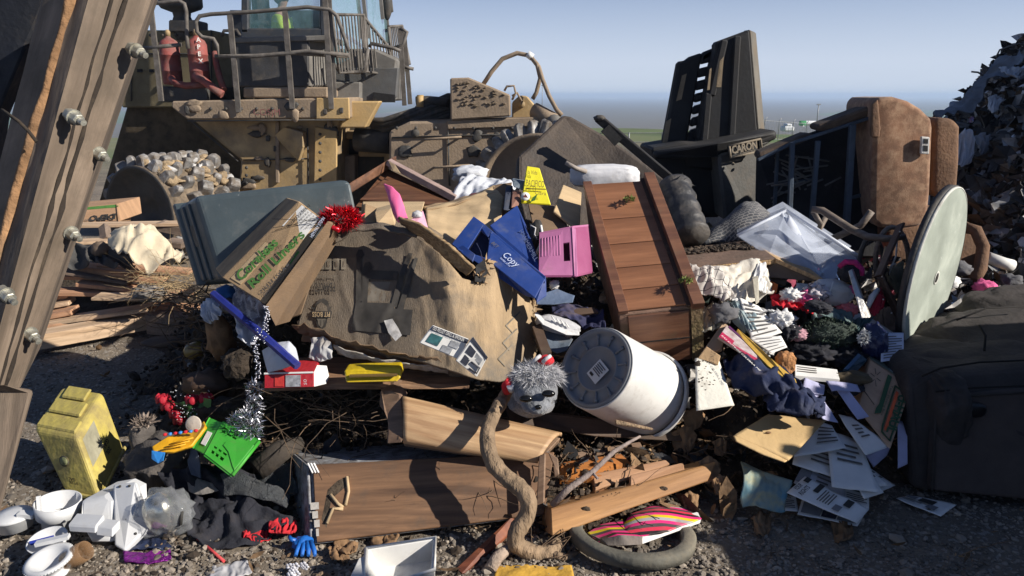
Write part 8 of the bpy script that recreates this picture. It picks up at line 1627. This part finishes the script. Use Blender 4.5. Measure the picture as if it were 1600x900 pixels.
for nm_, n, m_, size, lb in (('black_film_scraps', 6500, mat('heap_black', (.06, .058, .06), .45, .4, 8, .2, rand=.6), .050, 'black plastic scraps covering the heap'), ('grey_film_scraps', 3400, mat('heap_grey', (.26, .27, .28), .5, .4, 8, .4, rand=.6), .042, 'grey scraps covering the heap'), ('brown_card_scraps', 2200, mat('heap_brown', (.13, .09, .06), .85, .4, 8, .3, rand=.6), .042, 'brown scraps covering the heap'), ('white_film_scraps', 1900, mat('heap_white', (.62, .62, .64), .5, .2, 8, .3, rand=.4), .036, 'white scraps of film on the heap'), ('coloured_scraps', 60, mat('heap_blue', (.05, .16, .42), .5, .9, 8, .2, col2=(.45, .05, .06), rand=.5), .04, 'blue and red scraps on the heap')):
    x = r2.uniform(2.2, 7.5, n); y = r2.uniform(4.0, 10, n); keep = np.array([heapz(a_, b_) > .12 for a_, b_ in zip(x, y)]); x = x[keep]; y = y[keep]; n = len(x)
    s_ = np.minimum(r2.lognormal(math.log(size), .5, n), .085); pos = np.c_[x, y, np.array([heapz(a_, b_) for a_, b_ in zip(x, y)]) + r2.uniform(-.02, .05, n)]
    vv, ff = scatter(crt, crf, pos, rotmats(n, 1.3), np.stack([s_ * r2.uniform(.7, 2, n), s_ * r2.uniform(.3, 1, n), s_], 1), .3); npmesh(nm_, vv, ff, m_, kind='stuff')['label'] = lb
hw = mat('heap_tarp_white', (.50, .53, .58), .45, .2, 4, .35, (.25, .23, .21), .3, 20); hg_ = mat('heap_tarp_grey', (.20, .215, .24), .5, .3, 4, .3)
def hd(nm_, top, bot, m_, lb, **k): return drape(nm_, top, bot, m_, amp=k.pop('amp', .05), freq=4, fold=k.pop('fold', .06), seed=k.pop('seed', 1), rag=.05, label=lb, cat=k.pop('cat', 'plastic sheet'))
hd('plastic_sheet', [(1592, 82, 6.9), (1560, 98, 6.8), (1530, 125, 6.6), (1500, 160, 6.4), (1455, 185, 6.2)], [(1600, 92, 6.6), (1560, 125, 6.5), (1540, 150, 6.4), (1510, 178, 6.2), (1462, 190, 6.1)], hg_, 'long grey plastic sheet draped down the left slope of the heap', seed=2)
for i, (x, y, w_, h_, Y, m_, lb) in enumerate(((1585, 115, 24, 10, 6.3, hw, 'pale white plastic sheet near the top right of the heap'), (1505, 235, 16, 30, 5.3, hw, 'white plastic bag hanging low on the left side of the heap'), (1537, 225, 14, 18, 5.4, hg_, 'grey white bag right of the hanging white bag on the heap'), (1552, 158, 12, 14, 5.9, hw, 'white torn film scrap in the middle of the heap'), (1590, 282, 22, 20, 5.0, hg_, 'grey plastic sheet at the right edge low on the heap'), (1580, 240, 10, 30, 5.3, hw, 'long white wrapper strip standing at the right of the heap'), (1535, 320, 18, 22, 4.9, hg_, 'large grey film hanging right of the recliner on the heap'), (1572, 345, 14, 24, 4.8, hw, 'white and blue crumpled film right of the large grey film'), (1590, 410, 20, 12, 4.5, hw, 'white plastic film on the low litter above the couch'), (1560, 425, 22, 10, 4.4, hw, 'creased white film left of the other film above the couch'), (1545, 372, 14, 7, 4.7, hw, 'flat white scrap beside the curved armrest'))):
    hd('film_scrap', [(x - w_, y - h_ * .6, Y + .1), (x, y - h_, Y + .1), (x + w_, y - h_ * .7, Y + .1)], [(x - w_ * .8, y + h_ * .6, Y), (x, y + h_, Y - .05), (x + w_ * .7, y + h_ * .8, Y)], m_, lb, seed=10 + i, cat='film', fold=.04, amp=.03)
MB().beam(at(1540, 405, 4.3), at(1517, 455, 4.1), .03, .05).build('steel_strut', gry, bev=.003, label='grey steel strut leaning beside the round table top', cat='strut'); MB().tube(A((1542, 402, 4.3), (1570, 412, 4.3), (1582, 415, 4.3)), .035, 10).build('white_tube', wht, label='short white tube lying right of the steel strut', cat='tube')
MB().tube([at(x, y, 6.9) for x, y in ((1556, 90), (1562, 78), (1578, 72), (1592, 68), (1605, 72))], .008, 6).build('loose_strap', gry, label='thin grey strap curling above the top of the heap', cat='strap')
MB().tube(A((1518, 112, 6.6), (1528, 113, 6.6), (1536, 118, 6.6)), .008, 5).build('loose_strap', gry, label='short strap sticking out of the left slope of the heap', cat='strap')
# small coloured bits between the big clothes, right middle
random.seed(77); bits = [('white', wcl), ('pink', pnk), ('grey', mat('grey_sock', (0, 0, 0))), ('blue', mat('blue_cloth', (0, 0, 0))), ('cream', cream)]
for i, (x, y, Y, c_, lb) in enumerate(((1480, 440, 3.9, 0, 'white rag right of the round table top, upper one'), (1520, 470, 3.8, 4, 'cream rag above the couch cushions, middle one'), (1455, 470, 3.9, 3, 'blue rag seen behind the round table top'), (1540, 450, 3.9, 1, 'pink rag above the couch cushions'), (1130, 490, 3.0, 2, 'grey rag below the checked cloth'), (1580, 440, 4.0, 2, 'grey rag lying highest above the couch at the right edge'), (1500, 420, 4.1, 2, 'dark grey rag right of the table top hole'))):
    MB().blob(at(x, y, Y), (.06, .05, .04), .4, 3, i + 20, 3, crumple=.6).build('rag', bits[c_][1], label=lb, cat='rag')
cl = lambda x, y, h: h > .2 and x > .42 and y > 2.9
for nm_, n, c_, sz in (('cloth_bits', 260, (.55, .53, .50), .035), ('dark_cloth_bits', 170, (.03, .03, .04), .045), ('beige_bits', 70, (.35, .27, .19), .035), ('pink_bits', 26, (.55, .10, .18), .03), ('blue_bits', 40, (.05, .10, .22), .035)):
    litter(nm_, n, cl, mat(nm_, c_, .85, .3, 20, .2, rand=.5), sz, 1.2, hash(nm_) % 7 + 40 if False else n, 'small ' + nm_.replace('_bits', '').replace('_', ' ') + ' scraps between the clothes', t=np.array(crt), f=np.array(crf), lift=.03, asp=(.4, 1))
# ---- unseen trailer and lorry added right of the photographer to cast foreground shade
t = thing('shade_trailer', 'dark green steel trailer added out of frame to the right to cast shade', 'trailer', (3.72, 1.6, 0)); tg = mat('trailer_green', (.03, .07, .05), .5, .2, 3, .4, (.12, .09, .07))
M0 = Matrix.Translation((3.75, 1.6, 0)) @ Matrix.Diagonal((1, .655, 1, 1))
TRH = 1.42
for nm_, c_, s_ in (('side_wall', (-.7, 0, (TRH + .55) / 2), (.06, 2.9, TRH - .55)), ('side_wall', (.7, 0, (TRH + .55) / 2), (.06, 2.9, TRH - .55)), ('tail_gate', (0, 1.42, (TRH + .55) / 2), (1.34, .06, TRH - .55)), ('head_board', (0, -1.42, (TRH + .55) / 2), (1.34, .06, TRH - .55)), ('bed', (0, 0, .52), (1.5, 2.95, .08)), ('chassis', (-.4, 0, .36), (.1, 2.7, .22)), ('chassis', (.4, 0, .36), (.1, 2.7, .22)), ('skirt', (-.76, 0, .25), (.03, 2.8, .42))): MB().box(M0, *s_, c_).build(nm_, tg, t, bev=.01)
for k in range(6): MB().box(M0, .06, .07, TRH - .5, (-.76, -1.25 + .5 * k, (TRH + .55) / 2)).build('wall_rib', tg, t)
def twheel(x, y, r_, par): o = MB().lathe([(r_ * .55, -.1), (r_ * .97, -.11), (r_, -.06), (r_, .06), (r_ * .97, .11), (r_ * .55, .1)], Matrix.Translation((x, y, r_)) @ Matrix.Rotation(R(90), 4, 'Y'), 32).build('wheel', rub, par); MB().lathe([(0, -.06), (r_ * .55, -.09), (r_ * .55, .09), (0, .06)], Matrix.Translation((x, y, r_)) @ Matrix.Rotation(R(90), 4, 'Y'), 24).build('rim', gry, o)
for x in (-.95, .95): twheel(3.75 + x, 1.3, .3, t); twheel(3.75 + x, 1.95, .3, t)
t = thing('shade_lorry', 'white box lorry added out of frame behind the photographer to cast shade', 'lorry', (4.3, -2.3, 0)); M1 = Matrix.Translation((4.3, -2.2, 0))
for nm_, c_, s_, m_ in (('cargo_box', (0, -.2, 1.95), (2.1, 5.2, 2.3), wa), ('chassis', (0, 0, .65), (.9, 6, .25), dkm), ('skirt', (-1.0, -.2, .55), (.05, 5.0, .6), dkm)): MB().box(M1, *s_, c_).build(nm_, m_, t, bev=.03)
for y in (-2.2, -1.2, 1.9): twheel(3.35, -2.2 + y, .45, t); twheel(5.25, -2.2 + y, .45, t)
for s_ in (-1, 1): MB().box(M1, .06, .05, 2.2, (s_ * .5, 2.42, 1.95)).build('door_bar', gal, t)
